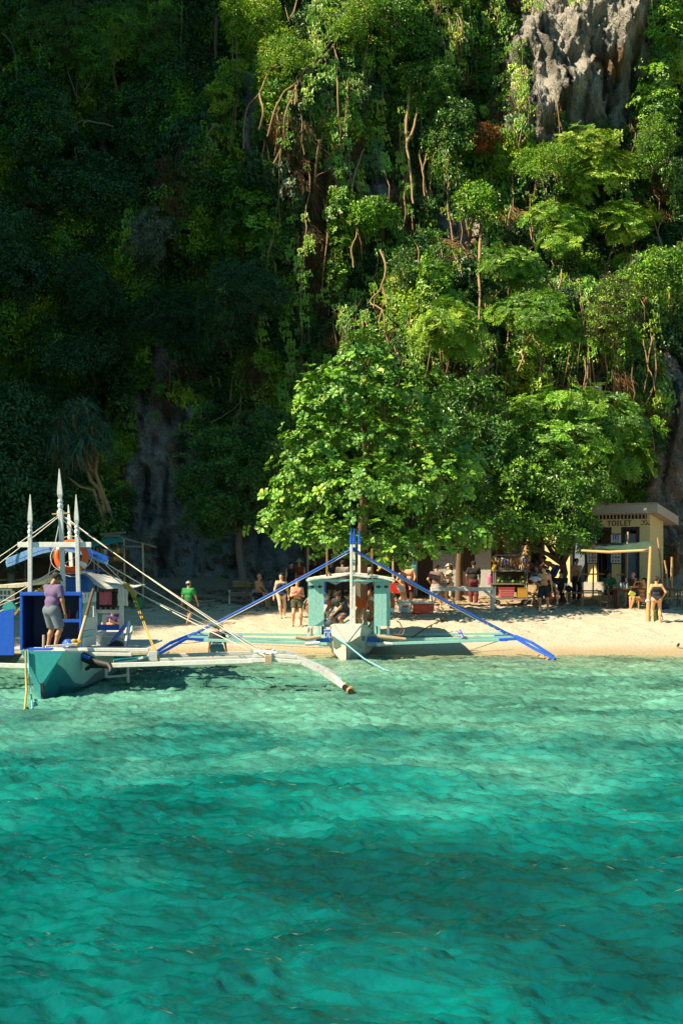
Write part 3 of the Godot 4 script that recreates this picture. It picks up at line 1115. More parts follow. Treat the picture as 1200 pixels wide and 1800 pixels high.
func build_shore_trees():
	# the big sea almond in the middle: rosettes of wide leaves
	var foot := P(636, 1040, 57.5)
	foot.y = ground_y(foot.x, foot.z) - 0.1
	var t := thing("sea_almond_tree", "big sunlit tree with wide glossy leaves behind the mint boat", "tree", foot, 0.0, "trees along the back of the beach")
	var text := "640 612 38 40 53;590 690 80 50 52;545 715 45 35 52;700 690 72 50 53;640 655 75 50 53;560 790 62 55 51.5;650 775 88 55 52.2;735 755 58 60 53.5;530 860 70 60 51;640 865 105 62 50.5;755 850 75 70 52.5;490 915 46 38 52;565 945 74 32 50.5;690 962 92 34 50.8;800 938 62 48 52.5;810 820 50 60 54.5"
	var blobs := blobs_of(text, foot)
	var cr := crown(t, blobs, "rosette", "almond", 8.4, 0.72, "bright", true)
	# the nearest leaves are leaves of their own
	var v := []
	for k in 4:
		var pv := PackedVector3Array()
		var pc := PackedColorArray()
		obovate_into(pv, pc, Vector3(0, 0, 0.04), Vector3(0, 0.15, 1).normalized(), Vector3(0, 1, -0.15).normalized(), 0.27 + 0.02 * k, 0.17 + 0.012 * k, [0.85, 1.0, 1.1, 1.2][k])
		v.append(leaf_mesh(pv, pc))
	var lm := []
	for tone in ["almond", "bright", "mid", "old"]:
		var m := M.leaf_glossy.duplicate() as StandardMaterial3D
		var c: Color = TONES[tone]
		m.albedo_color = c.linear_to_srgb()
		lm.append(m)
	var made := 0
	while made < 300:
		var b: Array = blobs[rng.randi_range(1, blobs.size() - 1)]
		var d := rand_dir()
		if d.z < 0.15 or d.y < -0.6:
			continue
		var at: Vector3 = b[0] + d * b[1] * 1.06
		var hub := facing((d * 0.7 + Vector3.UP * 0.6 + rand_dir() * 0.4).normalized(), rnd(0, TAU), at, rnd(0.72, 0.98))
		for i in 6:
			var o := MeshInstance3D.new()
			o.name = "leaf"
			o.mesh = v[rng.randi_range(0, 3)]
			o.material_override = lm[3] if rng.randf() < 0.07 else lm[rng.randi_range(0, 2)]
			o.transform = hub * Transform3D(Basis(Vector3.UP, TAU * i / 6.0 + rnd(-0.25, 0.25)) * Basis(Vector3.RIGHT, rnd(-0.6, 0.2)), Vector3.ZERO)
			t.add_child(o, true)
			made += 1
	var st := mb()
	var top: Vector3 = P(643, 700, 53) - foot
	tube(st, limb(Vector3.ZERO, top, 0.10, 9), taper(0.24, 0.10, 9), 10)
	for b in blobs:
		var s := clampf((b[0].y - 0.8) / top.y, 0.25, 0.95)
		tube(st, limb(top * s, b[0], 0.16, 7), taper(0.085, 0.02, 7), 6)
	obj("trunk", st, M.bark, t)
	stand("shade_tree", "glossy small leaved tree leaning over the snack stall beside the toilets", P(990, 1040, 59.5), "985 905 70 48 58.6;905 860 70 55 58.4;880 930 80 38 57.6;960 860 75 55 59.4;1034 862 46 24 59.8;1000 898 36 42 59.4;1012 955 30 22 57;955 935 62 34 58.4;1000 940 46 28 59;838 905 45 50 58", "broad", "mid", "bright", 7.0, 0.72, "bark", 0.20)
	stand("feathery_tree", "tall bright feathery tree rising above the toilet roof", P(905, 1030, 62.5), "1000 720 78 38 62;925 745 60 42 61.5;1075 750 62 42 62.4;1000 790 85 50 61.4;1095 805 42 48 62.2;935 805 60 50 61", "feather", "bright", "mid", 6.5, 0.85, "pale_bark", 0.20)
	stand("dark_tree", "dark small leaved tree between the sea almond and the feathery tree", P(805, 1030, 60), "825 700 52 42 60;790 760 48 60 58.5;860 780 48 50 59.6;830 840 58 50 58.2;790 860 45 48 57", "broad", "mid", "deep", 7.0, 0.75, "bark", 0.16)
	stand("shaded_tree", "shaded leafy tree between the dark rock and the sea almond", P(430, 1020, 61), "410 790 75 40 63;470 765 55 45 63.5;360 850 45 45 62;440 850 75 52 62;500 830 45 60 61.5;395 905 70 38 61", "fine", "mid", "deep", 7.0, 0.9, "grey_bark", 0.20)
	stand("broad_shrub", "dark round leaved tree at the left edge behind the moored boat", P(20, 1030, 58), "25 740 55 55 59;60 790 40 50 58.6;15 840 60 60 58.4;60 900 60 50 58;20 940 60 50 57.5;110 930 45 40 58.4", "broad", "deep", "blue", 8.0, 0.9, "grey_bark", 0.18)
	stand("low_shrub", "low green shrub behind the three white masts", P(150, 1020, 58.5), "140 900 40 35 59.4;175 930 32 40 59;120 880 30 30 59.6", "broad", "mid", "deep", 7.0, 0.8, "grey_bark", 0.08)
	# the screw pine: strap leaves on a forked bare trunk
	foot = P(207, 1030, 59)
	foot.y = ground_y(foot.x, foot.z) - 0.1
	t = thing("screw_pine", "blue green screw pine with strap leaves on forked orange brown stems", "tree", foot, 0.0, "trees along the back of the beach")
	st = mb()
	var heads := []
	for q in [[100, 735, 58.6], [128, 722, 58.2], [158, 745, 58.4], [112, 765, 57.8], [142, 770, 57.7], [170, 780, 58.2], [88, 775, 58.8], [130, 790, 57.6], [150, 715, 59.2], [172, 752, 59]]:
		heads.append(P(q[0], q[1], q[2]) - foot)
	var forks := [P(193, 900, 59) - foot, P(175, 860, 58.8) - foot, P(165, 862, 58.6) - foot]
	tube(st, [Vector3.ZERO, P(203, 960, 59) - foot, forks[0], P(180, 866, 58.8) - foot, P(168, 830, 58.6) - foot, P(172, 800, 58.6) - foot], [0.16, 0.13, 0.11, 0.10, 0.08, 0.07], 8)
	tube(st, [Vector3(-0.3, 0, 0.1), P(188, 935, 58.8) - foot, forks[1], P(160, 845, 58.4) - foot, P(150, 815, 58.2) - foot], [0.14, 0.12, 0.10, 0.08, 0.06], 8)
	tube(st, [P(185, 925, 58.6) - foot, forks[2], P(140, 855, 58.4) - foot, P(122, 840, 58.2) - foot], [0.07, 0.07, 0.06, 0.03], 7)
	for h in heads:
		tube(st, limb(forks[1] + Vector3(-0.2, 0.5, 0), h, 0.12, 6), taper(0.075, 0.05, 6), 6)
	obj("trunk", st, M.pale_bark, t)
	var list := []
	var cols := []
	for h in heads:
		for k in 3:
			list.append(facing((Vector3.UP + rand_dir() * 0.6).normalized(), rnd(0, TAU), h + rand_dir() * 0.3, rnd(0.95, 1.2)))
			cols.append(tint("pandan"))
	scatter("crown", CL.strap, M.leaf_matte, list, cols, t)
	list = []
	cols = []
	for h in heads:
		list.append(hanging(Vector3(0, 0, 1), h + Vector3(rnd(-0.2, 0.2), -0.5, 0.1), 1.2, 0.0))
		cols.append(tint("dry").lerp(Color(0.06, 0.12, 0.06), 0.5))
	scatter("dead_leaves", CL.dry, M.leaf_matte, list, cols, t)

# bare limbs, trunks and lianas on the cliff: label | lift off the rock m | radius m | bark | branches of px py pairs
const LIMBS := """
pale forked limb at the top left corner|1.9|0.09|grey_bark|45 0 47 60 44 90 32 112 30 165;32 112 20 75 3 58;44 88 68 70 80 60
slim leaning pair of stems right of the corner limb|1.8|0.06|grey_bark|106 45 112 95 133 168;172 105 160 140 148 162;148 110 152 140 142 155
straight slim trunk rising to the top edge at left|1.6|0.05|grey_bark|135 0 134 90 136 180
reddish slim trunk at the top edge left of the thick trunk|1.8|0.06|pale_bark|320 0 319 60 318 105
thick dark trunk at the top edge left of centre|1.4|0.17|bark|377 0 380 55 379 105
broken snag standing in the shade|2.0|0.13|pale_bark|284 250 288 280 291 306
crooked dead branch lying in the upper left shade|2.2|0.07|grey_bark|125 232 140 213 165 214 200 222;140 213 132 222 138 232
long pale liana hanging straight in the sun|2.4|0.045|pale_bark|410 38 408 110 411 170 405 262;414 60 418 130 412 240
curving forked branch in the sun at upper centre left|2.6|0.085|pale_bark|528 78 505 104 474 124 456 165 433 192 428 262;456 165 462 195 455 228
long slanting branch crossing the yellow green leaves|2.6|0.08|pale_bark|592 72 562 108 528 142 502 160 482 196 470 240;528 142 540 175
curved dead branch with an orange bark at the edge of the shade|2.8|0.10|pale_bark|381 216 364 242 361 266 359 290;366 240 375 256 368 276
tall yellow trunk standing on the cliff right of centre|2.6|0.11|pale_bark|720 155 715 205 714 248 720 300 726 358;716 250 728 220 733 190
thin bent trunk beside the tall yellow trunk|2.2|0.06|pale_bark|736 265 742 300 746 345;742 300 750 270
slim pole like trunk at the top right of centre|1.8|0.05|pale_bark|668 50 670 95 668 130
straight trunk under the round bright tree|3.0|0.10|pale_bark|846 400 841 470 843 520 842 562
twisting liana above the sea almond on the right|2.2|0.07|pale_bark|668 438 677 470 670 505 650 531 672 545 675 575;672 505 680 535
grey crooked branch above the dark tree|5.0|0.09|grey_bark|866 640 848 652 842 668 836 682;848 652 842 640
brown vine loops hanging beside the dark rock at right|4.6|0.045|pale_bark|1146 590 1138 640 1148 668 1140 700 1122 722;1130 595 1138 650 1130 690;1150 600 1152 660 1142 690
bare vine strands hanging in the hollow at right|4.8|0.035|pale_bark|1062 620 1066 660 1058 712;1040 630 1046 690;1075 600 1080 650 1076 690
white dead branch at the right edge above the leaves|3.6|0.09|grey_bark|1105 468 1122 455 1140 450 1165 440;1122 455 1118 440
dead branchy shrub beside the shaded rock|3.0|0.05|pale_bark|415 785 418 740 428 692 446 687;400 778 424 700;352 772 400 776 420 735;418 745 432 720 440 742;372 742 410 720 428 696;330 760 352 772
short dead stick standing above the shaded trees|3.4|0.05|pale_bark|538 636 546 655;370 662 374 680;384 664 388 682
bare twig fan hanging over the dark rock|2.6|0.03|grey_bark|298 640 300 670 296 700;282 632 296 650
slanting pale log at the foot of the bare grey rock|2.6|0.10|pale_bark|905 265 922 245 930 232
arched root at the right edge of the rusty bush|2.8|0.08|pale_bark|842 216 868 220 880 235 886 255;868 220 850 226
forked pale trunk in the sun left of the tall yellow one|2.4|0.07|pale_bark|615 395 618 330 612 280 616 215;618 330 628 290 640 262
orange brown stem beside the bright creeper column|2.2|0.06|pale_bark|622 470 618 440 626 410 620 380
bare crooked stem among the leaves at centre right|2.0|0.05|pale_bark|788 330 786 300 780 285 790 262;745 345 744 300
"""

func build_limbs():
	for line in LIMBS.strip_edges().split("\n"):
		var q := line.split("|")
		var group := "bare limbs and lianas on the cliff"
		var t: Node3D = null
		var st := mb()
		var org := Vector3.ZERO
		for br in q[4].split(";"):
			var w := br.split_floats(" ")
			var pts := []
			for i in range(0, w.size(), 2):
				var d := 70.0
				for it in 5:
					var s := P(w[i], w[i + 1], d)
					d = -cliff_base(s.x, s.y)
				var p := P(w[i], w[i + 1], d - float(q[1]) + 0.8 - rnd(0.0, 0.3))
				if t == null:
					org = p
					var what := "liana" if ("liana" in q[0] or "vine" in q[0]) else "bare_limb"
					t = thing(what, q[0], "vine" if what == "liana" else "branch", p, 0.0, group)
				pts.append(p - org)
			# round the corners
			var fine := []
			for i in pts.size() - 1:
				var a: Vector3 = pts[maxi(i - 1, 0)]
				var b: Vector3 = pts[mini(i + 2, pts.size() - 1)]
				for s in 4:
					fine.append(pts[i].cubic_interpolate(pts[i + 1], a, b, s / 4.0) + rand_dir() * 0.03)
			fine.append(pts[-1])
			tube(st, fine, taper(float(q[2]) * 0.8, float(q[2]) * 0.45, fine.size()), 6)
		obj("stem", st, M[q[3]], t)

# ---------------------------------------------------------------- boats
func rope_pts(a: Vector3, b: Vector3, sag: float, n := 9) -> Array:
	var out := []
	for i in n:
		var t := i / (n - 1.0)
		out.append(a.lerp(b, t) + Vector3(0, -sag * 4.0 * t * (1.0 - t), 0))
	return out

func rope(parent: Node, a: Vector3, b: Vector3, m: String, r := 0.014, sag := 0.05):
	var st := mb()
	tube(st, rope_pts(a, b, sag), r, 5)
	obj("rope", st, M[m], parent)

func torus(st: SurfaceTool, t: Transform3D, R: float, r: float, a0 := 0.0, a1 := TAU, n := 28, sides := 9, squash := 1.0):
	for i in n:
		for k in sides:
			var q := []
			for ij in [[i, k], [i, k + 1], [i + 1, k + 1], [i + 1, k]]:
				var a: float = lerpf(a0, a1, ij[0] / float(n))
				var b: float = TAU * ij[1] / float(sides)
				var nn := Vector3(cos(a) * cos(b), sin(a) * cos(b), sin(b))
				q.append([t * (Vector3(cos(a) * R, sin(a) * R, 0) + nn * Vector3(r, r, r * squash)), (t.basis * nn).normalized()])
			for j in [0, 1, 2, 0, 2, 3]:
				st.set_normal(q[j][1])
				st.add_vertex(q[j][0])

func life_ring(label: String, at: Vector3, R: float, turn: Vector3, m: String, r := 0.075) -> Node3D:
	var t := thing("life_ring", label, "life ring", at, 0.0, "orange life rings on the boats")
	t.rotation = turn
	var st := mb()
	torus(st, Transform3D.IDENTITY, R, r)
	obj("ring", st, M[m], t)
	for k in 4:
		st = mb()
		torus(st, Transform3D.IDENTITY, R, r + 0.006, PI / 4 + k * PI / 2 - 0.16, PI / 4 + k * PI / 2 + 0.16, 5)
		obj("band", st, M.white_paint, t)
		st = mb()
		var pts := []
		for i in 9:
			var a := PI / 4 + k * PI / 2 + PI / 2 * i / 8.0
			pts.append(Vector3(cos(a), sin(a), 0) * (R + r + 0.015 + 0.06 * sin(PI * i / 8.0)))
		tube(st, pts, 0.009, 5)
		obj("grab_rope", st, M.rope_white, t)
	return t

# strips of quads between two lists of points (smooth enough for planked hulls)
func strip(st: SurfaceTool, a: Array, b: Array):
	for i in a.size() - 1:
		quad(st, a[i], a[i + 1], b[i + 1], b[i])

# hull sides: rows of stations, each row a list of points from bow to stern on one side; both faces get real thickness from the deck
func mast(parent: Node, foot: Vector3, head: Vector3, w: float, m: String, tip: float, tip_m := ""):
	# square post with turned neck and a spear head of length tip
	var st := mb()
	var ax := (head - foot).normalized()
	var neck := head - ax * tip
	bar(st, foot, neck - ax * 0.26, w, w)
	lathe(st, neck - ax * 0.26, [[0, w * 0.62], [0.04, w * 0.45], [0.08, w * 0.66], [0.13, w * 0.66], [0.17, w * 0.45], [0.21, w * 0.64], [0.26, w * 0.5]], 8, ax)
	var o := obj("mast", st, M[m], parent)
	st = mb()
	lathe(st, neck, [[0, w * 0.45], [tip * 0.16, w * 0.78], [tip * 0.3, w * 0.74], [tip, 0.012]], 4, ax, 1.0, PI / 4)
	obj("spear_head", st, M[tip_m if tip_m else m], o)

func build_boats():
	boat_left()
	boat_middle()

func hull(parent: Node, stations: Array, keel_m: String, side_m: String, line: Callable, deck_m: String):
	# stations: [z, half width at gunwale, gunwale y, half width at chine, chine y, keel y, centre x]
	var low := mb()
	var up := mb()
	var deck := mb()
	for sg in [-1.0, 1.0]:
		for i in stations.size() - 1:
			var p := []
			for s in [stations[i], stations[i + 1]]:
				var g := Vector3(s[6] + sg * s[1], s[2], s[0])
				var c := Vector3(s[6] + sg * s[3], s[4], s[0])
				var k := Vector3(s[6], s[5], s[0])
				var f: float = clampf((line.call(-s[0]) - s[4]) / (s[2] - s[4]), 0.0, 1.0)
				p.append([g, c.lerp(g, f), c, k])
			for q in [[1, 2, low], [2, 3, low], [0, 1, up]]:
				var a: Vector3 = p[0][q[0]]
				var b: Vector3 = p[1][q[0]]
				var c2: Vector3 = p[1][q[1]]
				var d: Vector3 = p[0][q[1]]
				if sg < 0:
					quad(q[2], b, a, d, c2)
				else:
					quad(q[2], a, b, c2, d)
	for i in stations.size() - 1:
		var s: Array = stations[i]
		var n: Array = stations[i + 1]
		quad(deck, Vector3(s[6] - s[1], s[2] - 0.02, s[0]), Vector3(n[6] - n[1], n[2] - 0.02, n[0]), Vector3(n[6] + n[1], n[2] - 0.02, n[0]), Vector3(s[6] + s[1], s[2] - 0.02, s[0]))
	var e: Array = stations[-1]
	quad(low, Vector3(e[6] - e[1], e[2], e[0]), Vector3(e[6] - e[3], e[4], e[0]), Vector3(e[6] + e[3], e[4], e[0]), Vector3(e[6] + e[1], e[2], e[0]))
	var h := obj("hull", low, M[keel_m], parent)
	obj("paint_band", up, M[side_m], h)
	obj("deck", deck, M[deck_m], parent)
	for sg in [-1.0, 1.0]:
		var st := mb()
		for i in stations.size() - 1:
			var s: Array = stations[i]
			var n: Array = stations[i + 1]
			bar(st, Vector3(s[6] + sg * s[1], s[2], s[0]), Vector3(n[6] + sg * n[1], n[2], n[0]), 0.045, 0.05)
		obj("gunwale", st, M[side_m], parent)

func boat_left():
	var org := Vector3(-6.3, 0, -30.0)
	var t := thing("outrigger_boat", "teal hulled outrigger boat with blue open cabin and white spear topped masts", "boat", org, 0.0, "outrigger boats moored off the beach")
	var L := func(x: float, y: float, d: float) -> Vector3: return P(x, y, d) - org
	# hull
	var stn := [[0.0, 0.45, 0.96, 0.02, 0.29, -0.25, 0.0], [-0.5, 0.52, 0.92, 0.27, 0.20, -0.30, 0.0], [-1.2, 0.56, 0.88, 0.44, 0.12, -0.32, 0.0], [-2.0, 0.58, 0.85, 0.5, 0.06, -0.34, 0.0], [-3.2, 0.6, 0.83, 0.52, 0.04, -0.35, 0.0], [-5.0, 0.6, 0.82, 0.52, 0.04, -0.35, 0.0], [-7.5, 0.58, 0.84, 0.5, 0.05, -0.34, 0.0], [-9.5, 0.48, 0.92, 0.38, 0.14, -0.28, 0.0], [-10.8, 0.3, 1.05, 0.2, 0.3, -0.15, 0.0]]
	hull(t, stn, "dark_teal_paint", "pale_teal_paint", func(s: float) -> float: return 0.20 + 0.52 * exp(-pow((s - 0.0) / 0.75, 2.0)) - 0.10 * exp(-pow((s - 1.9) / 0.7, 2.0)) + 0.12 * smooth(2.6, 4.0, s), "grey_white_paint")
	var st := mb()
	tri(st, Vector3(-0.46, 0.97, 0.004), Vector3(0.46, 0.97, 0.004), Vector3(0, 0.27, 0.06))
	quad(st, Vector3(-0.46, 0.97, 0.004), Vector3(-0.47, 0.97, -0.03), Vector3(0.47, 0.97, -0.03), Vector3(0.46, 0.97, 0.004))
	tri(st, Vector3(-0.46, 0.97, 0.004), Vector3(0, 0.27, 0.06), Vector3(-0.03, 0.2, -0.02))
	tri(st, Vector3(0.46, 0.97, 0.004), Vector3(0.03, 0.2, -0.02), Vector3(0, 0.27, 0.06))
	obj("bow_panel", st, M.teal_paint, t)
	st = mb()
	bar(st, Vector3(0, 0.30, 0.03), Vector3(0.03, -0.28, 0.02), 0.07, 0.09)
	obj("stem_post", st, M.black_rubber, t)
	# fore deck bits
	st = mb()
	bar(st, L.call(52, 1141, 30.5), L.call(92, 1141, 30.5), 0.35, 0.04)
	obj("deck_plank", st, M.blue_paint, t)
	st = mb()
	tube(st, [L.call(77, 1140, 30.6), L.call(77.5, 1116, 30.6)], 0.03, 8)
	obj("mooring_peg", st, M.pale_wood, t)
	st = mb()
	tube(st, [L.call(80, 1137, 30.8), L.call(138, 1132, 31.4)], 0.025, 7)
	obj("deck_pole", st, M.white_paint, t)
	for yy in [[1141, 31.6, 60, 262], [1149, 32.2, 108, 232]]:
		st = mb()
		bar(st, L.call(yy[2], yy[0], yy[1]), L.call(yy[3], yy[0] + 1.5, yy[1]), 0.12, 0.075)
		obj("cross_beam", st, M.white_paint, t)
	# open blue locker in front of the cabin
	var x0 := -6.0 - 1.40 - org.x
	var x1 := -6.03 - org.x
	var fz := -2.95
	var bz := -4.1
	var ytop := 2.14
	var ybot := 0.86
	var lk := Node3D.new()
	lk.name = "locker"
	t.add_child(lk, true)
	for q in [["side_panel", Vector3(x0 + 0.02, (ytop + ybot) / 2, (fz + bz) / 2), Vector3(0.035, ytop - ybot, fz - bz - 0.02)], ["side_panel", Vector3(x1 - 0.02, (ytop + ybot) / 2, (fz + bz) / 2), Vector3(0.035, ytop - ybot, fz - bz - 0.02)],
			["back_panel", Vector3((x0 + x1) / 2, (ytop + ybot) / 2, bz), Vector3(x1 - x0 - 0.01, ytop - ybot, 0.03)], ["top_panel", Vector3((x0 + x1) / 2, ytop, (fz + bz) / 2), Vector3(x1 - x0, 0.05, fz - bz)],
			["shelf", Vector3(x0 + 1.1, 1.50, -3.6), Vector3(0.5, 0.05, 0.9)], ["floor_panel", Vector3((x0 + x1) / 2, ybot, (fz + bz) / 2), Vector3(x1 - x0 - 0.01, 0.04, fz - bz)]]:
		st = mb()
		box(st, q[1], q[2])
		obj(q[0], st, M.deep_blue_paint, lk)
	for q in [[x0, 0.06], [x1, 0.06]]:
		st = mb()
		box(st, Vector3(q[0], (ytop + ybot) / 2, fz + 0.02), Vector3(q[1], ytop - ybot + 0.08, 0.06))
		obj("post", st, M.blue_paint, lk)
	st = mb()
	box(st, Vector3((x0 + x1) / 2, ytop - 0.02, fz + 0.05), Vector3(x1 - x0 + 0.04, 0.075, 0.05))
	obj("front_rail", st, M.blue_paint, lk)
	st = mb()
	box(st, Vector3(x0 + 1.1, 1.50, fz + 0.01), Vector3(0.52, 0.075, 0.04))
	obj("shelf_edge", st, M.blue_paint, lk)
	# blue wash board left of the locker
	st = mb()
	prism(st, PackedVector2Array([Vector2(-1.0, 0.74), Vector2(x0 - 0.03 - 0.0, 0.74), Vector2(x0 - 0.03, 1.80), Vector2(-2.1, 1.58), Vector2(-2.1, 0.74)]), 0.05, Transform3D(Basis.IDENTITY, Vector3(0, 0, -2.3)))
	obj("wash_board", st, M.blue_paint, t)
	st = mb()
	prism(st, PackedVector2Array([Vector2(-1.75, 0.5), Vector2(-1.28, 0.5), Vector2(-1.12, 0.73), Vector2(-1.9, 0.73)]), 0.8, Transform3D(Basis.IDENTITY, Vector3(0, 0, -2.4)))
	obj("side_float_block", st, M.black_rubber, t)
	# right wall of the cabin: a planked side with arched holes and slats
	var wall := Node3D.new()
	wall.name = "side_wall"
	t.add_child(wall, true)
	var wx := -6.0 - org.x
	var wz0 := -3.0
	var wz1 := -4.75
	for q in [[2.02, 0.24, "white_paint"], [1.86, 0.10, "teal_paint"], [1.40, 0.28, "white_paint"], [1.18, 0.14, "pale_teal_paint"], [0.98, 0.24, "white_paint"]]:
		st = mb()
		box(st, Vector3(wx, q[0], (wz0 + wz1) / 2), Vector3(0.035, q[1], wz0 - wz1))
		obj("plank", st, M[q[2]], wall)
	for i in 9:
		st = mb()
		box(st, Vector3(wx, 1.68, lerpf(wz0 - 0.06, wz1 + 0.06, i / 8.0)), Vector3(0.03, 0.30, 0.05))
		obj("slat", st, M.white_paint, wall)
	for i in 4:
		st = mb()
		lathe(st, Vector3(wx + 0.014, 2.07, lerpf(wz0 - 0.3, wz1 + 0.3, i / 3.0)), [[0, 0.055], [0.008, 0.055]], 10, Vector3.RIGHT)
		obj("hole", st, M.blue_paint, wall)
	# masts and their cross bar
	mast(t, L.call(53.5, 1043, 33.2), L.call(53.5, 869, 33.2), 0.092, "grey_white_paint", 0.72)
	mast(t, L.call(138.5, 1042, 33.2), L.call(134, 869, 33.2), 0.092, "grey_white_paint", 0.72)
	mast(t, L.call(112, 1046, 33.5), L.call(104.5, 824, 33.5), 0.105, "grey_white_paint", 0.72)
	mast(t, L.call(128, 1040, 38.0), L.call(120.5, 887, 38.0), 0.095, "white_paint", 0.72)
	st = mb()
	bar(st, L.call(32, 957.5, 33.25), L.call(161, 957.5, 33.25), 0.06, 0.12)
	obj("mast_cross_bar", st, M.white_paint, t)
	st = mb()
	tube(st, [L.call(92, 904, 34.1), L.call(123, 902, 34.1)], 0.02, 6)
	obj("rope_toggle", st, M.pale_wood, t)
	st = mb()
	for k in 4:
		torus(st, Transform3D(Basis(Vector3.RIGHT, PI / 2), L.call(107, 899 + 2.2 * k, 34.2)), 0.075, 0.018, 0, TAU, 12, 5)
	obj("rope_lashing", st, M.rope_white, t)
	# blue roof wings of cloth
	for q in [[[98, 957, 12, 985], "sky_blue_paint"], [[112, 957, 190, 981], "blue_paint"]]:
		var rows := []
		for j in 4:
			var row := []
			for i in 9:
				var s := i / 8.0
				var p: Vector3 = L.call(lerpf(q[0][0], q[0][2], s), lerpf(q[0][1], q[0][3], s) - 3.0 * sin(PI * s), 34.0 + 0.75 * j)
				p.y += 0.015 * sin(6.0 * s + j * 2.0) - 0.05 * (1 if j in [0, 3] else 0)
				row.append(p)
			rows.append(row)
		st = mb()
		sheet(st, rows, Vector3(0, -0.02, 0))
		var rw := obj("roof_wing", st, M[q[1]], t)
		st = mb()
		for i in 8:
			bar(st, rows[0][i] + Vector3(0, 0.03, 0.005), rows[0][i + 1] + Vector3(0, 0.03, 0.005), 0.03, 0.13)
		obj("hem", st, M[q[1]], rw)
		st = mb()
		for i in 8:
			bar(st, rows[0][i] + Vector3(0, -0.075, 0.0), rows[0][i + 1] + Vector3(0, -0.075, 0.0), 0.03, 0.08)
		obj("hem_band", st, M.sky_blue_paint, rw)
		st = mb()
		bar(st, rows[0][8], rows[3][8], 0.03, 0.05)
		obj("hem", st, M.white_paint, rw)
	# cream awning over the rear cabin, sloping to both sides
	for q in [[[118, 1004, -30, 1032], "cream_cloth"], [[140, 1009, 219, 1032], "white_paint"]]:
		var rows := []
		for j in 6:
			var row := []
			for i in 11:
				var s := i / 10.0
				var p: Vector3 = L.call(lerpf(q[0][0], q[0][2], s), lerpf(q[0][1], q[0][3], s), 35.2)
				p.z -= j * 0.75
				p.y += 0.03 * sin(9.0 * s + j) - 0.07 * sin(PI * s)
				row.append(p)
			rows.append(row)
		st = mb()
		sheet(st, rows, Vector3(0, -0.015, 0))
		var aw := obj("awning", st, M[q[1]], t)
		st = mb()
		for i in 10:
			bar(st, rows[0][i] + Vector3(0, -0.04, 0.01), rows[0][i + 1] + Vector3(0, -0.04, 0.01), 0.03, 0.10 - 0.05 * absf(i / 10.0 - 0.5))
		obj("hem", st, M[q[1]], aw)
	# rear cabin rails, posts and side ladder
	for q in [[214, 1035, 1122, 36.0], [168, 1075, 1128, 36.0], [214, 1035, 1115, 39.0], [184, 1080, 1118, 39.0]]:
		st = mb()
		bar(st, L.call(q[0], q[1], q[3]), L.call(q[0], q[2], q[3]), 0.10, 0.10)
		obj("post", st, M.white_paint, t)
	for q in [[165, 218, 1075, 36.05, 0.09, "white_paint"], [165, 220, 1103, 36.05, 0.14, "blue_paint"], [178, 214, 1112, 39.0, 0.05, "white_paint"], [180, 214, 1119, 37.5, 0.04, "white_paint"]]:
		st = mb()
		bar(st, L.call(q[0], q[2], q[3]), L.call(q[1], q[2], q[3]), 0.05, q[4])
		obj("rail", st, M[q[5]], t)
	for i in 6:
		st = mb()
		bar(st, L.call(165 + 2.6 * i, 1116, 34.9 + 0.22 * i), L.call(165 + 2.6 * i, 1134, 34.9 + 0.22 * i), 0.03, 0.05)
		obj("baluster", st, M.white_paint, t)
	for q in [["rail", 1115.5], ["rail", 1135]]:
		st = mb()
		bar(st, L.call(164, q[1], 34.8), L.call(180, q[1] - 1, 36.2), 0.05, 0.05)
		obj(q[0], st, M.white_paint, t)
	st = mb()
	bar(st, L.call(227, 1094, 35.2), L.call(219, 1147, 34.4), 0.05, 0.12)
	var ld := obj("side_ladder", st, M.white_paint, t)
	st = mb()
	bar(st, L.call(224, 1095, 35.5), L.call(196, 1131, 34.9), 0.04, 0.10)
	obj("stile", st, M.blue_paint, ld)
	st = mb()
	bar(st, L.call(229, 1096, 35.3), L.call(222, 1146, 34.5), 0.03, 0.10)
	obj("stile", st, M.blue_paint, ld)
	# wing decks on both sides
	st = mb()
	box(st, Vector3(0, 0.80, -5.6), Vector3(3.1, 0.05, 4.4))
	obj("wing_deck", st, M.grey_white_paint, t)
	st = mb()
	var rows := []
	for j in 5:
		var row := []
		for i in 9:
			var s := i / 8.0
			var p: Vector3 = L.call(lerpf(200, 263, s), 1152 + 14.0 * sin(PI * minf(1.0, s * 0.5 + 0.5)) * (1.0 - 0.25 * j), 32.3 + 0.4 * j)
			row.append(p)
		rows.append(row)
	sheet(st, rows, Vector3(0, -0.05, 0))
	obj("spray_board", st, M.teal_paint, t)
	st = mb()
	for i in 8:
		bar(st, rows[0][i], rows[0][i + 1], 0.05, 0.05)
	obj("spray_board_edge", st, M.white_paint, t)
	st = mb()
	tube(st, [L.call(142, 1152, 31.6), L.call(165, 1163, 31.5), L.call(192, 1169, 31.4), L.call(196, 1176, 31.3), L.call(194, 1181, 31.3)], [0.11, 0.10, 0.08, 0.05, 0.045], 9)
	obj("dark_arm", st, M.black_rubber, t)
	st = mb()
	tube(st, [L.call(152, 1176, 31.6), L.call(160, 1171, 31.5), L.call(190, 1171, 31.4)], 0.045, 8)
	obj("dark_arm", st, M.black_rubber, t)
	st = mb()
	bar(st, L.call(141, 1150, 31.5), L.call(160, 1157, 31.45), 0.2, 0.06)
	obj("arm_board", st, M.blue_paint, t)
	# boarding steps hanging at the right
	var steps := Node3D.new()
	steps.name = "boarding_steps"
	t.add_child(steps, true)
	for q in [[187, 1170, 187, 1192], [224, 1166, 226, 1200]]:
		st = mb()
		bar(st, L.call(q[0], q[1], 33.0), L.call(q[2], q[3], 33.0), 0.06, 0.05)
		obj("stile", st, M.white_paint, steps)
	st = mb()
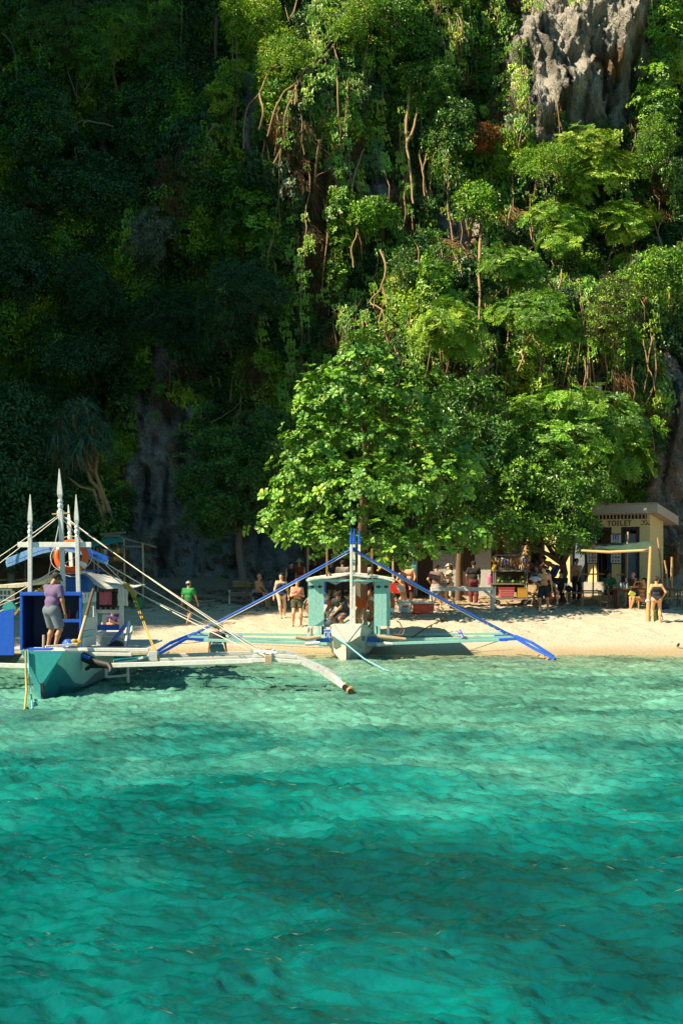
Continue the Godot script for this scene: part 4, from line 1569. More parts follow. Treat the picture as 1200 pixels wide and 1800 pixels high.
	bar(st, L.call(187, 1190, 33.0), L.call(226, 1187, 33.0), 0.12, 0.05)
	obj("tread", st, M.white_paint, steps)
	# outriggers: beams, arms and floats, right then left
	for sg in [1.0, -1.0]:
		var X := func(x: float, y: float, d: float) -> Vector3:
			var p: Vector3 = P(x, y, d) - org
			return Vector3(p.x * sg, p.y, p.z)
		for q in [[150, 1171, 31.6, 466, 1161, 31.6, 0.10], [200, 1163, 33.2, 466, 1155, 33.2, 0.085], [200, 1156, 35.6, 480, 1146, 35.6, 0.085]]:
			st = mb()
			bar(st, X.call(q[0], q[1], q[2]), X.call(q[3], q[4], q[5]), 0.08, q[6])
			obj("outrigger_beam", st, M.grey_white_paint if q[2] > 33.0 else M.white_paint, t)
		for q in [[31.5, [[440, 1161], [480, 1160], [528, 1164], [560, 1179], [600, 1206]]], [33.1, [[445, 1153], [480, 1152], [520, 1155], [560, 1171], [598, 1195]]], [35.5, [[470, 1146], [500, 1145], [516, 1149], [550, 1165], [590, 1184]]]]:
			st = mb()
			var pts := []
			for w in q[1]:
				pts.append(X.call(w[0], w[1], q[0]))
			for i in pts.size() - 1:
				bar(st, pts[i], pts[i + 1] + (pts[i + 1] - pts[i]).normalized() * 0.02, 0.08, 0.085)
			obj("outrigger_arm", st, M.white_paint if q[0] < 34.0 else M.grey_white_paint, t)
			st = mb()
			box(st, X.call(472, 1160 - (q[0] - 31.5) * 3.2, q[0] - 0.02), Vector3(0.16, 0.20, 0.16))
			obj("arm_clamp", st, M.pale_wood, t)
		for k in 2:
			var a: Vector3 = X.call(606 + 10.0 * k, 1208 + 7.5 * k, 31.2 - 0.3 * k)
			var fl := mb()
			var pts := []
			var rad := []
			for i in 11:
				pts.append(a + Vector3(-sg * 0.052 * i, 0.02 * sin(i * 0.6), -i * 0.48))
				rad.append(0.062 if i % 3 else 0.068)
			tube(fl, pts, rad, 10)
			var fo := obj("float", fl, M.bamboo if k else M.white_paint, t)
			fl = mb()
			tube(fl, [a + Vector3(0, 0, 0.02), a + Vector3(0, 0, -0.02)], 0.066, 10)
			obj("float_end", fl, M.black_rubber, fo)
			for z in [0.25, 0.45]:
				fl = mb()
				torus(fl, Transform3D(Basis.IDENTITY, a + Vector3(0, 0, -z)), 0.068, 0.014, 0, TAU, 12, 5)
				obj("lashing", fl, M.rope_yellow, fo)
		# stays
		var head: Vector3 = L.call(107, 903, 34.2)
		for q in [[head, [385, 1100, 33.0], [470, 1156, 31.5]], [head + Vector3(0, -0.04, 0), [470, 1150, 33.2]], [L.call(150, 968, 34.0), [470, 1148, 35.5]], [X.call(222, 1030, 35.3), [472, 1158, 31.6]], [X.call(222, 1032, 35.3), [480, 1148, 35.5]]]:
			var e: Array = q[-1]
			rope(t, q[0], X.call(e[0], e[1], e[2]), "rope_white", 0.0115, 0.06)
		rope(t, head + Vector3(0, -0.08, 0), X.call(224, 1030, 35.2), "rope_white", 0.012, 0.03)
		rope(t, L.call(126, 955, 35.0), X.call(226, 1034, 35.1), "rope_white", 0.012, 0.03)
		rope(t, X.call(226, 1032, 35.0), X.call(274, 1150, 32.6), "rope_yellow", 0.012, 0.0)
		rope(t, X.call(231, 1034, 35.0), X.call(277, 1152, 32.5), "rope_yellow", 0.012, 0.0)
		st = mb()
		for k in 8:
			var p: Vector3 = X.call(222 + k * 2.2, 1028 + k * 2.6, 35.1)
			ball(st, p + rand_dir() * 0.03, Vector3(0.07, 0.055, 0.06), 5, 7)
		obj("rope_knot", st, M.rope_yellow, t)
		st = mb()
		box(st, X.call(270, 1153, 32.4), Vector3(0.20, 0.22, 0.24))
		obj("beam_block", st, M.grey_white_paint, t)
		st = mb()
		for k in 5:
			torus(st, Transform3D(Basis(Vector3.UP, PI / 2), X.call(274 + 1.2 * k, 1160, 32.4)), 0.10, 0.02, 0, TAU, 12, 5)
		obj("rope_lashing", st, M.rope_yellow, t)
	# bow lines
	st = mb()
	tube(st, [L.call(46, 1143, 29.95), L.call(46, 1180, 29.9), L.call(47, 1215, 29.7), L.call(44, 1248, 28.0)], 0.022, 6)
	obj("bow_line", st, M.rope_yellow, t)
	st = mb()
	tube(st, [L.call(50, 1143, 29.95), L.call(52, 1190, 29.9), L.call(56, 1225, 29.7), L.call(57, 1246, 28.2)], 0.016, 6)
	obj("bow_line", st, M.rope_sky, t)
	# loose things on board
	life_ring("bright orange life ring hanging under the blue roof of the left boat", P(126, 978, 33.72), 0.33, Vector3(-0.15, 0.1, 0.15), "orange_plastic", 0.085)
	var g := thing("bamboo_pole", "half blackened bamboo pole leaning on the blue locker", "pole", P(138, 1132, 31.4))
	st = mb()
	var tip := P(165, 1035, 32.0) - g.position
	tube(st, [Vector3.ZERO, tip * 0.5], [0.042, 0.038], 8)
	obj("lower_part", st, M.pale_wood, g)
	st = mb()
	tube(st, [tip * 0.5, tip], [0.038, 0.03], 8)
	obj("charred_part", st, M.bark, g)
	st = mb()
	for k in 6:
		ball(st, Vector3(rnd(-0.12, 0.05), rnd(-0.04, 0.08), rnd(-0.02, 0.06)), Vector3(0.07, 0.045, 0.05), 5, 7)
	obj("rope_knot", st, M.rope_yellow, g)
	g = thing("blue_bucket", "round blue bucket with a white mark by the man on the bow", "bucket", P(121, 1138, 31.6))
	st = mb()
	lathe(st, Vector3.ZERO, [[0, 0.14], [0.03, 0.15], [0.11, 0.14], [0.17, 0.09], [0.19, 0.02]], 14)
	obj("body", st, M.blue_paint, g)
	st = mb()
	prism(st, PackedVector2Array([Vector2(-0.05, 0.02), Vector2(0.02, 0.02), Vector2(0.045, 0.06), Vector2(0.0, 0.13), Vector2(-0.015, 0.07)]), 0.012, Transform3D(Basis.IDENTITY, Vector3(0, 0, 0.148)))
	obj("mark", st, M.white_paint, g)
	g = thing("covered_heap", "bulging blue tarpaulin covering a heap behind the blue locker", "tarpaulin", P(134, 1041, 34.9))
	st = mb()
	rows = []
	for j in 9:
		var row := []
		for i in 15:
			var u := i / 14.0 * 2.0 - 1.0
			var w := j / 8.0 * 2.0 - 1.0
			var hgt := 0.46 * sqrt(maxf(0.0, 1.0 - pow(absf(u), 2.6))) * sqrt(maxf(0.0, 1.0 - pow(absf(w), 2.6)))
			row.append(Vector3(u * 0.42, hgt + 0.012 * NZ.b.get_noise_2d(i * 0.9, j * 1.1), w * 0.5))
		rows.append(row)
	sheet(st, rows, Vector3(0, -0.01, 0))
	obj("tarpaulin", st, mat("tarp_blue", 0.01, 0.11, 0.36, 0.7), g)
	g = thing("black_bag", "black carry bag hanging on the rail of the left boat", "bag", P(187, 1071, 36.25))
	st = mb()
	box(st, Vector3(0, 0.22, 0), Vector3(0.58, 0.44, 0.12), Basis.IDENTITY, 0.04)
	obj("bag_body", st, M.black_rubber, g)
	for sx in [-0.26, -0.13, 0.0, 0.13, 0.26]:
		st = mb()
		ball(st, Vector3(sx, 0.03, 0.062), Vector3(0.022, 0.015, 0.008), 4, 6)
		obj("eyelet", st, M.white_paint, g)
	g = thing("pink_towel", "dusty pink towel laid over the black bag", "towel", P(186, 1063, 36.12))
	st = mb()
	rows = []
	for j in 5:
		var row := []
		for i in 6:
			row.append(Vector3(-0.155 + 0.062 * i, 0.32 - 0.08 * j, 0.012 * sin(i * 1.9 + j * 0.4)))
		rows.append(row)
	sheet(st, rows, Vector3(0, 0, -0.012))
	obj("cloth", st, mat("pink_cloth", 0.50, 0.13, 0.20, 0.9), g)
	g = thing("white_towel", "white towel hung over the rear post of the left boat", "towel", P(216, 1066, 35.85))
	st = mb()
	rows = []
	for j in 6:
		var row := []
		for i in 6:
			row.append(Vector3(-0.12 + 0.05 * i + 0.01 * sin(j * 2.0), 0.44 - 0.085 * j + 0.015 * sin(i * 2.2), 0.02 * sin(i * 2.4 + j * 0.5)))
		rows.append(row)
	sheet(st, rows, Vector3(0, 0, -0.015))
	obj("cloth", st, M.white_paint, g)
	g = thing("white_crate", "white plastic crate at the left edge behind the blue board", "crate", P(6, 1056, 35.5))
	for q in [[0.0, 0.02, 0.05], [0.0, 0.14, 0.035], [0.0, 0.28, 0.05]]:
		st = mb()
		box(st, Vector3(0, q[1], 0.18), Vector3(0.5, q[2], 0.03))
		obj("slat", st, M.white_paint, g)
	for k in 6:
		st = mb()
		box(st, Vector3(-0.24 + 0.096 * k, 0.15, 0.178), Vector3(0.03, 0.30, 0.024))
		obj("upright", st, M.white_paint, g)
	st = mb()
	for q in [Vector3(-0.24, 0.15, 0), Vector3(0.24, 0.15, 0)]:
		box(st, q, Vector3(0.022, 0.29, 0.33))
	box(st, Vector3(0, 0.15, -0.17), Vector3(0.46, 0.29, 0.022))
	box(st, Vector3(0, 0.015, 0), Vector3(0.46, 0.02, 0.3))
	obj("tray", st, M.white_paint, g)
	g = thing("black_net", "heap of black net lying on the white crate", "net", P(7, 1037, 35.5))
	st = mb()
	for k in 14:
		ball(st, Vector3(rnd(-0.22, 0.26), rnd(0.0, 0.08), rnd(-0.1, 0.1)), Vector3(rnd(0.05, 0.1), rnd(0.03, 0.06), 0.06), 5, 7)
	obj("heap", st, M.black_rubber, g)
	g = thing("teal_bag", "crumpled teal bag at the left edge above the blue board", "bag", P(16, 1074, 34.6))
	st = mb()
	prism(st, PackedVector2Array([Vector2(-0.13, 0), Vector2(0.16, 0.01), Vector2(0.17, 0.09), Vector2(0.08, 0.21), Vector2(-0.07, 0.22), Vector2(-0.16, 0.10)]), 0.2)
	obj("bag_body", st, mat("teal_cloth", 0.03, 0.33, 0.32, 0.85), g)
	for q in [["red_bottle", "small red capped sauce bottle on the blue shelf", 124, 0.30, 0.02, 0.02], ["clear_bottle", "pale bottle on the right end of the blue shelf", 138, 0.30, 0.32, 0.33]]:
		g = thing(q[0], q[1], "bottle", Vector3(org.x, 0, org.z) + Vector3(P(q[2], 1086, 33.4).x - org.x, 1.53, -3.3))
		st = mb()
		lathe(st, Vector3.ZERO, [[0, 0.032], [0.10, 0.034], [0.14, 0.016], [0.17, 0.016]], 9)
		obj("body", st, mat(q[0], q[3], q[4], q[5] , 0.3), g)
		st = mb()
		lathe(st, Vector3(0, 0.17, 0), [[0, 0.018], [0.03, 0.016]], 9)
		obj("cap", st, mat("red_plastic", 0.55, 0.03, 0.02, 0.4), g)
	g = thing("folded_black_mat", "black folded mat lying beside the boat's side ladder", "mat", P(203, 1140, 34.4))
	st = mb()
	prism(st, PackedVector2Array([Vector2(-0.24, 0), Vector2(0.2, 0), Vector2(0.16, 0.14), Vector2(-0.02, 0.19), Vector2(-0.14, 0.11)]), 0.35)
	obj("folded_cloth", st, M.black_rubber, g)
	g = thing("white_sail_bundle", "crumpled white cloth bundle tied on the left boat's outrigger", "cloth", P(470, 1152, 31.7))
	st = mb()
	for k in 9:
		var a := Vector3(rnd(-0.3, 0.1), rnd(0.02, 0.1), rnd(-0.1, 0.1))
		tube(st, limb(a, a + Vector3(rnd(0.05, 0.25), rnd(-0.12, 0.12), rnd(-0.1, 0.1)), 0.03, 5), taper(0.05, 0.025, 5), 6)
	obj("folds", st, M.white_paint, g)

func boat_middle():
	var org := Vector3(0.15, 0, -42.0)
	var t := thing("outrigger_boat", "mint and pale teal outrigger boat with blue tipped masts and blue ropes", "boat", org, 0.0, "outrigger boats moored off the beach")
	var L := func(x: float, y: float, d: float) -> Vector3: return P(x, y, d) - org
	var st := mb()
	# hull with a sloping fore panel
	var stn := [[0.0, 0.02, 0.52, 0.012, 0.30, -0.2, 0.0], [-0.28, 0.40, 1.02, 0.10, 0.20, -0.25, 0.02], [-0.9, 0.52, 0.98, 0.42, 0.16, -0.3, 0.06], [-1.8, 0.62, 0.80, 0.58, 0.14, -0.32, 0.12], [-4.0, 0.68, 0.74, 0.62, 0.14, -0.32, 0.25], [-6.5, 0.64, 0.76, 0.56, 0.16, -0.3, 0.38], [-8.5, 0.4, 0.9, 0.3, 0.25, -0.2, 0.5]]
	hull(t, stn, "hull_grey_green", "hull_grey_green", func(_s: float) -> float: return 0.25, "mint_paint")
	st = mb()
	var A := Vector3(-0.39, 1.06, -0.30)
	var B := Vector3(0.45, 1.06, -0.30)
	var C := Vector3(0.40, 0.72, -0.10)
	var D := Vector3(-0.42, 0.72, -0.10)
	var E := Vector3(0.0, 0.48, 0.02)
	quad(st, A, B, C, D)
	tri(st, D, C, E)
	quad(st, A + Vector3(0, 0, -0.3), B + Vector3(0.06, 0, -0.3), B, A)
	tri(st, B, B + Vector3(0.06, -0.02, -0.4), C)
	tri(st, A, D, A + Vector3(-0.05, -0.02, -0.4))
	quad(st, C, B + Vector3(0.06, -0.02, -0.4), Vector3(0.46, 0.3, -0.8), E)
	quad(st, D, E, Vector3(-0.38, 0.3, -0.8), A + Vector3(-0.05, -0.02, -0.4))
	obj("bow_panel", st, mat("bow_grey", 0.47, 0.50, 0.47, 0.5), t)
	st = mb()
	bar(st, Vector3(0, 0.52, 0.015), Vector3(0.0, -0.25, 0.02), 0.035, 0.05)
	obj("stem_post", st, M.dark_wood, t)
	for q in [[Vector3(0.50, 0.62, -0.62), 0.5], [Vector3(-0.42, 0.62, -0.55), -0.6]]:
		st = mb()
		var bs := Basis(Vector3.UP, q[1] * 2.0)
		for k in 3:
			box(st, q[0] + bs * Vector3(0, 0.05 * (k - 1), 0.015), Vector3(0.10, 0.016, 0.02), bs)
		box(st, q[0] + bs * Vector3(-0.05, 0, 0.015), Vector3(0.016, 0.14, 0.022), bs)
		box(st, q[0] + bs * Vector3(0.05, 0, 0.015), Vector3(0.016, 0.14, 0.022), bs)
		obj("painted_mark", st, M.black_rubber, t)
	# cabin: two front panels with painted eyes
	for q in [541.5, 657.5]:
		var pn := Node3D.new()
		pn.name = "front_panel"
		t.add_child(pn, true)
		var c: Vector3 = L.call(q + 14, 1060, 43.6)
		for k in 4:
			st = mb()
			box(st, c + Vector3(-0.183 + 0.122 * k, 0, 0), Vector3(0.119, 1.42, 0.03 + 0.003 * (k % 2)), Basis.IDENTITY, 0.003)
			obj("board", st, M.pale_teal_paint, pn)
		for sg in [-1.0, 1.0]:
			st = mb()
			var eye := PackedVector2Array()
			for i in 12:
				var a := TAU * i / 12.0
				eye.append(Vector2(cos(a) * 0.072 , sin(a) * 0.04 * (1.0 - 0.35 * cos(a) * sg)))
			prism(st, eye, 0.012, Transform3D(Basis.IDENTITY, c + Vector3(sg * 0.125, 0.50, 0.03)))
			obj("painted_eye", st, M.black_rubber, pn)
			st = mb()
			prism(st, PackedVector2Array([Vector2(-0.016, -0.012), Vector2(0.016, -0.012), Vector2(0.016, 0.012), Vector2(-0.016, 0.012)]), 0.006, Transform3D(Basis.IDENTITY, c + Vector3(sg * 0.14, 0.50, 0.035)))
			obj("eye_spot", st, M.dull_orange, pn)
		st = mb()
		lathe(st, c + Vector3(0, 0.50, 0.017), [[0, 0.014], [0.008, 0.014]], 8, Vector3.BACK)
		obj("painted_dot", st, M.black_rubber, pn)
	for q in [[542.5, 1100, 1128, 43.6, "white_paint"], [548, 1100, 1126, 43.7, "white_paint"], [560.5, 1100, 1124, 43.6, "pale_teal_paint"], [567, 1020, 1124, 43.8, "deep_blue_paint"], [659.5, 1020, 1124, 43.7, "pale_teal_paint"], [666, 1100, 1124, 43.6, "pale_teal_paint"], [682, 1100, 1134, 43.6, "white_paint"], [571, 1020, 1110, 47.5, "blue_paint"], [664, 1020, 1110, 47.5, "pale_teal_paint"]]:
		st = mb()
		bar(st, L.call(q[0], q[1], q[3]), L.call(q[0], q[2], q[3]), 0.07, 0.07)
		obj("post", st, M[q[4]], t)
	# roof: white cloth over a teal beam
	st = mb()
	var rows := []
	for j in 7:
		var row := []
		for i in 15:
			var s := i / 14.0
			var p: Vector3 = L.call(lerpf(540, 694, s), 1017 - 9.5 * (1.0 - pow(absf(s * 2 - 1), 1.5)), 43.4)
			p.z -= j * 0.7
			p.y += 0.02 * sin(s * 17.0 + j * 1.7) + (0.0 if j else -0.02)
			row.append(p)
		rows.append(row)
	sheet(st, rows, Vector3(0, -0.02, 0))
	obj("roof_cloth", st, mat("roof_cloth", 0.66, 0.64, 0.57, 0.85), t)
	st = mb()
	bar(st, L.call(538, 1020, 43.45), L.call(690, 1020, 43.45), 0.06, 0.075)
	obj("roof_beam", st, M.pale_teal_paint, t)
	for q in [[0, 0, 14], [6, 0, 14]]:
		st = mb()
		for i in 14:
			bar(st, rows[q[0]][i] + Vector3(0, -0.04, 0.012), rows[q[0]][i + 1] + Vector3(0, -0.04, 0.012), 0.025, 0.06)
		obj("roof_edge", st, M.white_paint, t)
	for q in [[576, 602], [626, 655]]:
		st = mb()
		var rr := []
		for j in 4:
			var row := []
			for i in 8:
				row.append(L.call(lerpf(q[0], q[1], i / 7.0), 1020 + j * 2.4 * sin(PI * (i + 0.5) / 8.0) + 0.6 * sin(i * 2.0), 43.9 + 0.05 * sin(i * 1.8)))
			rr.append(row)
		sheet(st, rr, Vector3(0, 0, -0.015))
		obj("rolled_blind", st, mat("pale_blind", 0.5, 0.6, 0.66, 0.8), t)
	# brown frame on the roof
	for q in [[574.5, 964, 574.5, 1016], [653.5, 964, 653.5, 1016], [574, 1013.5, 655, 1013.5], [576, 1006, 583, 1013], [652, 1004, 645, 1013]]:
		st = mb()
		bar(st, L.call(q[0], q[1], 43.5), L.call(q[2], q[3], 43.5), 0.06, 0.06)
		obj("roof_frame", st, mat("roof_frame", 0.27, 0.16, 0.06, 0.7), t)
	# masts
	for q in [[617, 928, 1098, 43.1], [622.3, 929, 1098, 43.5], [631.3, 932, 1050, 46.5]]:
		var o := mb()
		bar(o, L.call(q[0], q[2], q[3]), L.call(q[0], 957, q[3]), 0.075, 0.075)
		var mo := obj("mast", o, M.white_paint, t)
		o = mb()
		lathe(o, L.call(q[0], 957, q[3]), [[0, 0.045], [0.04, 0.052], [0.06, 0.04], [0.09, 0.052], [0.5, 0.008]], 6)
		obj("blue_tip", o, M.blue_paint, mo)
	st = mb()
	for k in 4:
		torus(st, Transform3D(Basis(Vector3.RIGHT, PI / 2), L.call(619.5, 963 + 1.6 * k, 43.3)), 0.11, 0.02, 0, TAU, 12, 5)
	obj("rope_lashing", st, M.rope_blue, t)
	# blue coaming, lettered board, decks
	for q in [[555, 582, 1125, 43.3], [640, 668, 1124.5, 43.3]]:
		st = mb()
		bar(st, L.call(q[0], q[2], q[3]), L.call(q[1], q[2], q[3]), 0.08, 0.13)
		obj("coaming", st, M.blue_paint, t)
		st = mb()
		bar(st, L.call(q[0] + 4, q[2] + 7, q[3] + 0.05), L.call(q[1], q[2] + 7, q[3] + 0.05), 0.08, 0.16)
		obj("coaming", st, M.mint_paint, t)
	st = mb()
	box(st, Vector3(0.2, 0.66, -3.6), Vector3(2.0, 0.05, 4.4))
	obj("cabin_floor", st, M.mint_paint, t)
	st = mb()
	box(st, L.call(578, 1115, 43.35), Vector3(0.30, 0.26, 0.03))
	var bd := obj("lettered_board", st, M.blue_paint, t)
	for q in [570.0, 578.0, 583.0]:
		st = mb()
		var c: Vector3 = L.call(q + 3, 1115.5, 43.33)
		for k in 2:
			box(st, c + Vector3(0, -0.075 + 0.15 * k, 0), Vector3(0.10, 0.02, 0.012))
			box(st, c + Vector3(-0.045 + 0.09 * k, 0, 0), Vector3(0.02, 0.13, 0.012))
		obj("painted_square", st, M.white_paint, bd)
	for sg in [-1.0, 1.0]:
		st = mb()
		box(st, Vector3(0.22 + sg * 1.02, 0.62, -3.4), Vector3(0.35, 0.05, 4.6))
		obj("side_deck", st, M.pale_teal_paint, t)
	# white cool box table aft
	st = mb()
	box(st, L.call(648, 1085, 46.2), Vector3(0.42, 0.22, 0.6), Basis.IDENTITY, 0.02)
	var tb := obj("aft_seat", st, M.white_paint, t)
	st = mb()
	box(st, L.call(648, 1077, 46.2), Vector3(0.46, 0.05, 0.64), Basis.IDENTITY, 0.01)
	obj("rim", st, M.pale_teal_paint, tb)
	for q in [[644, 1092, 1125], [655, 1092, 1118]]:
		st = mb()
		bar(st, L.call(q[0], q[1], 45.0), L.call(q[0], q[2], 45.0), 0.09, 0.09)
		obj("leg", st, M.pale_teal_paint, tb)
	# driftwood fenders and exhaust stubs
	for q in [[[520, 1120, 540, 1123, 564, 1119], "grey_bark"], [[661, 1119, 690, 1122, 713, 1124], "grey_bark"], [[536, 1132, 548, 1131, 562, 1130], "white_paint"], [[662, 1134, 676, 1132, 690, 1132], "white_paint"]]:
		st = mb()
		var pts := []
		for i in 3:
			pts.append(L.call(q[0][i * 2], q[0][i * 2 + 1], 43.0))
		tube(st, pts, [0.055, 0.07, 0.05], 8)
		obj("fender_pole", st, M.pale_wood if q[1] == "grey_bark" else M[q[1]], t)
	# outriggers on both sides
	var cx := 0.30 - org.x
	for sg in [1.0, -1.0]:
		var X := func(x: float, y: float, d: float) -> Vector3:
			var p: Vector3 = P(x, y, d) - org
			return Vector3(cx + (p.x - cx) * sg, p.y, p.z)
		for q in [[690, 1132, 43.0, 892, 1124.5, 43.0], [690, 1126, 44.0, 904, 1119.5, 44.0], [690, 1116.5, 47.0, 888, 1113.5, 47.0]]:
			st = mb()
			bar(st, X.call(q[0] - 30, q[1], q[2]), X.call(q[3], q[4], q[5]), 0.08, 0.085)
			obj("outrigger_beam", st, M.pale_teal_paint, t)
		for q in [[[875, 1124.5, 43.0], [908, 1123, 42.9], [940, 1141, 42.6], [974, 1158, 42.2]], [[868, 1118, 44.0], [905, 1118, 44.0], [935, 1130, 43.6], [972, 1154, 43.3]], [[860, 1114, 47.0], [890, 1113, 47.0], [905, 1119, 46.8], [958, 1142, 46.6]]]:
			st = mb()
			for i in q.size() - 1:
				var a: Vector3 = X.call(q[i][0], q[i][1], q[i][2])
				var b: Vector3 = X.call(q[i + 1][0], q[i + 1][1], q[i + 1][2])
				bar(st, a, b + (b - a).normalized() * 0.02, 0.07, 0.08)
			obj("outrigger_arm", st, M.blue_paint, t)
		for k in 2:
			var a: Vector3 = X.call(965 + 9.0 * k, 1161.5, 42.1)
			var fl := mb()
			tube(fl, [a, a + Vector3(0, 0.0, -3.0), a + Vector3(0, 0.06, -6.5)], 0.062, 9)
			var fo := obj("float", fl, M.bamboo, t)
			fl = mb()
			tube(fl, [a + Vector3(0, 0, 0.015), a + Vector3(0, 0, -0.02)], 0.066, 9)
			obj("float_end", fl, M.black_rubber, fo)
			fl = mb()
			torus(fl, Transform3D(Basis.IDENTITY, a + Vector3(0, 0, -0.2)), 0.068, 0.016, 0, TAU, 12, 5)
			obj("lashing", fl, M.rope_yellow, fo)
		var h1: Vector3 = L.call(619.5, 964, 43.2)
		for q in [[888, 1113, 47.0, "rope_blue"], [903, 1118, 44.0, "rope_blue"], [904, 1120, 43.0, "rope_blue"], [886, 1113, 47.0, "rope_blue"], [850, 1094, 45.0, "rope_blue"], [856, 1099, 44.0, "rope_white"]]:
			rope(t, h1 + Vector3(0, rnd(-0.08, 0.03), 0), X.call(q[0], q[1], q[2]), q[3], 0.017 if q[3] != "rope_white" else 0.011, 0.04)
		for k in 9:
			st = mb()
			var p: Vector3 = X.call(852 + k * 5.5, 1094 + k * 2.9, 44.2)
			ball(st, p, Vector3(0.07, 0.035, 0.05), 5, 7)
			obj("rope_knot", st, M.rope_sky if k % 2 else M.rope_blue, t)
		st = mb()
		tube(st, [X.call(806, 1109, 44.0), X.call(810, 1114, 43.9), X.call(813, 1122, 43.8)] if sg > 0 else [X.call(838, 1109, 43.6), X.call(830, 1117, 43.6), X.call(808, 1120, 43.6)], [0.06, 0.05, 0.045], 8)
		obj("peg", st, mat("lilac_paint", 0.16, 0.2, 0.62, 0.5), t)
	# anchor on the right deck
	var an := thing("anchor", "small rusty anchor standing on the right deck of the mint boat", "anchor", P(704, 1118, 43.4))
	st = mb()
	tube(st, [Vector3(-0.08, 0.02, 0), Vector3(0.06, 0.22, 0), Vector3(-0.04, 0.42, 0)], 0.02, 6)
	obj("shank", st, M.dark_wood, an)
	st = mb()
	tube(st, [Vector3(-0.2, 0.06, 0), Vector3(-0.06, 0.02, 0), Vector3(0.07, 0.05, 0), Vector3(0.12, 0.2, 0)], 0.024, 6)
	obj("fluke", st, M.brown_wood, an)
	st = mb()
	tube(st, [Vector3(-0.04, 0.42, 0), Vector3(-0.12, 0.46, 0)], 0.025, 6)
	obj("stock", st, M.bark, an)
	# mooring line
	st = mb()
	tube(st, [L.call(583, 1116, 42.2), L.call(608, 1132, 41.85), L.call(640, 1158, 40.5), L.call(675, 1177, 38.8), L.call(712, 1189, 37.0)], 0.022, 6)
	obj("mooring_line", st, M.rope_sky, t)
	life_ring("faded orange life ring behind the left eye panel of the mint boat", P(560, 1066, 44.5), 0.36, Vector3(0.1, 0.35, 0.1), "dull_orange")
	life_ring("faded orange life ring behind the right eye panel of the mint boat", P(671, 1062, 44.5), 0.37, Vector3(-0.1, -0.4, 0.3), "dull_orange")

# ---------------------------------------------------------------- things on the beach
func bx(parent: Node, called: String, m: Material, c: Vector3, s: Vector3, turn := 0.0, tilt := 0.0) -> MeshInstance3D:
	var st := mb()
	box(st, c, s, Basis(Vector3.UP, turn) * Basis(Vector3.BACK, tilt))
	return obj(called, st, m, parent)

func rod(parent: Node, called: String, m: Material, pts: Array, r, sides := 7) -> MeshInstance3D:
	var st := mb()
	tube(st, pts, r, sides)
	return obj(called, st, m, parent)

func words(parent: Node, text: String, m: Material, at: Vector3, high: float, wide: float, called := "lettering"):
	var tm := TextMesh.new()
	var sf := SystemFont.new()
	sf.font_names = PackedStringArray(["Droid Sans"])
	sf.font_weight = 700
	tm.font = sf
	tm.text = text
	tm.font_size = 64
	tm.depth = 0.03
	tm.pixel_size = 0.01
	var o := obj(called, tm, m, parent)
	var bb := tm.get_aabb()
	if bb.size.x > 0.01:
		o.scale = Vector3(wide / bb.size.x, high / bb.size.y, 1.0)
		o.position = at - Vector3(bb.get_center().x * o.scale.x, bb.get_center().y * o.scale.y, 0)
	return o

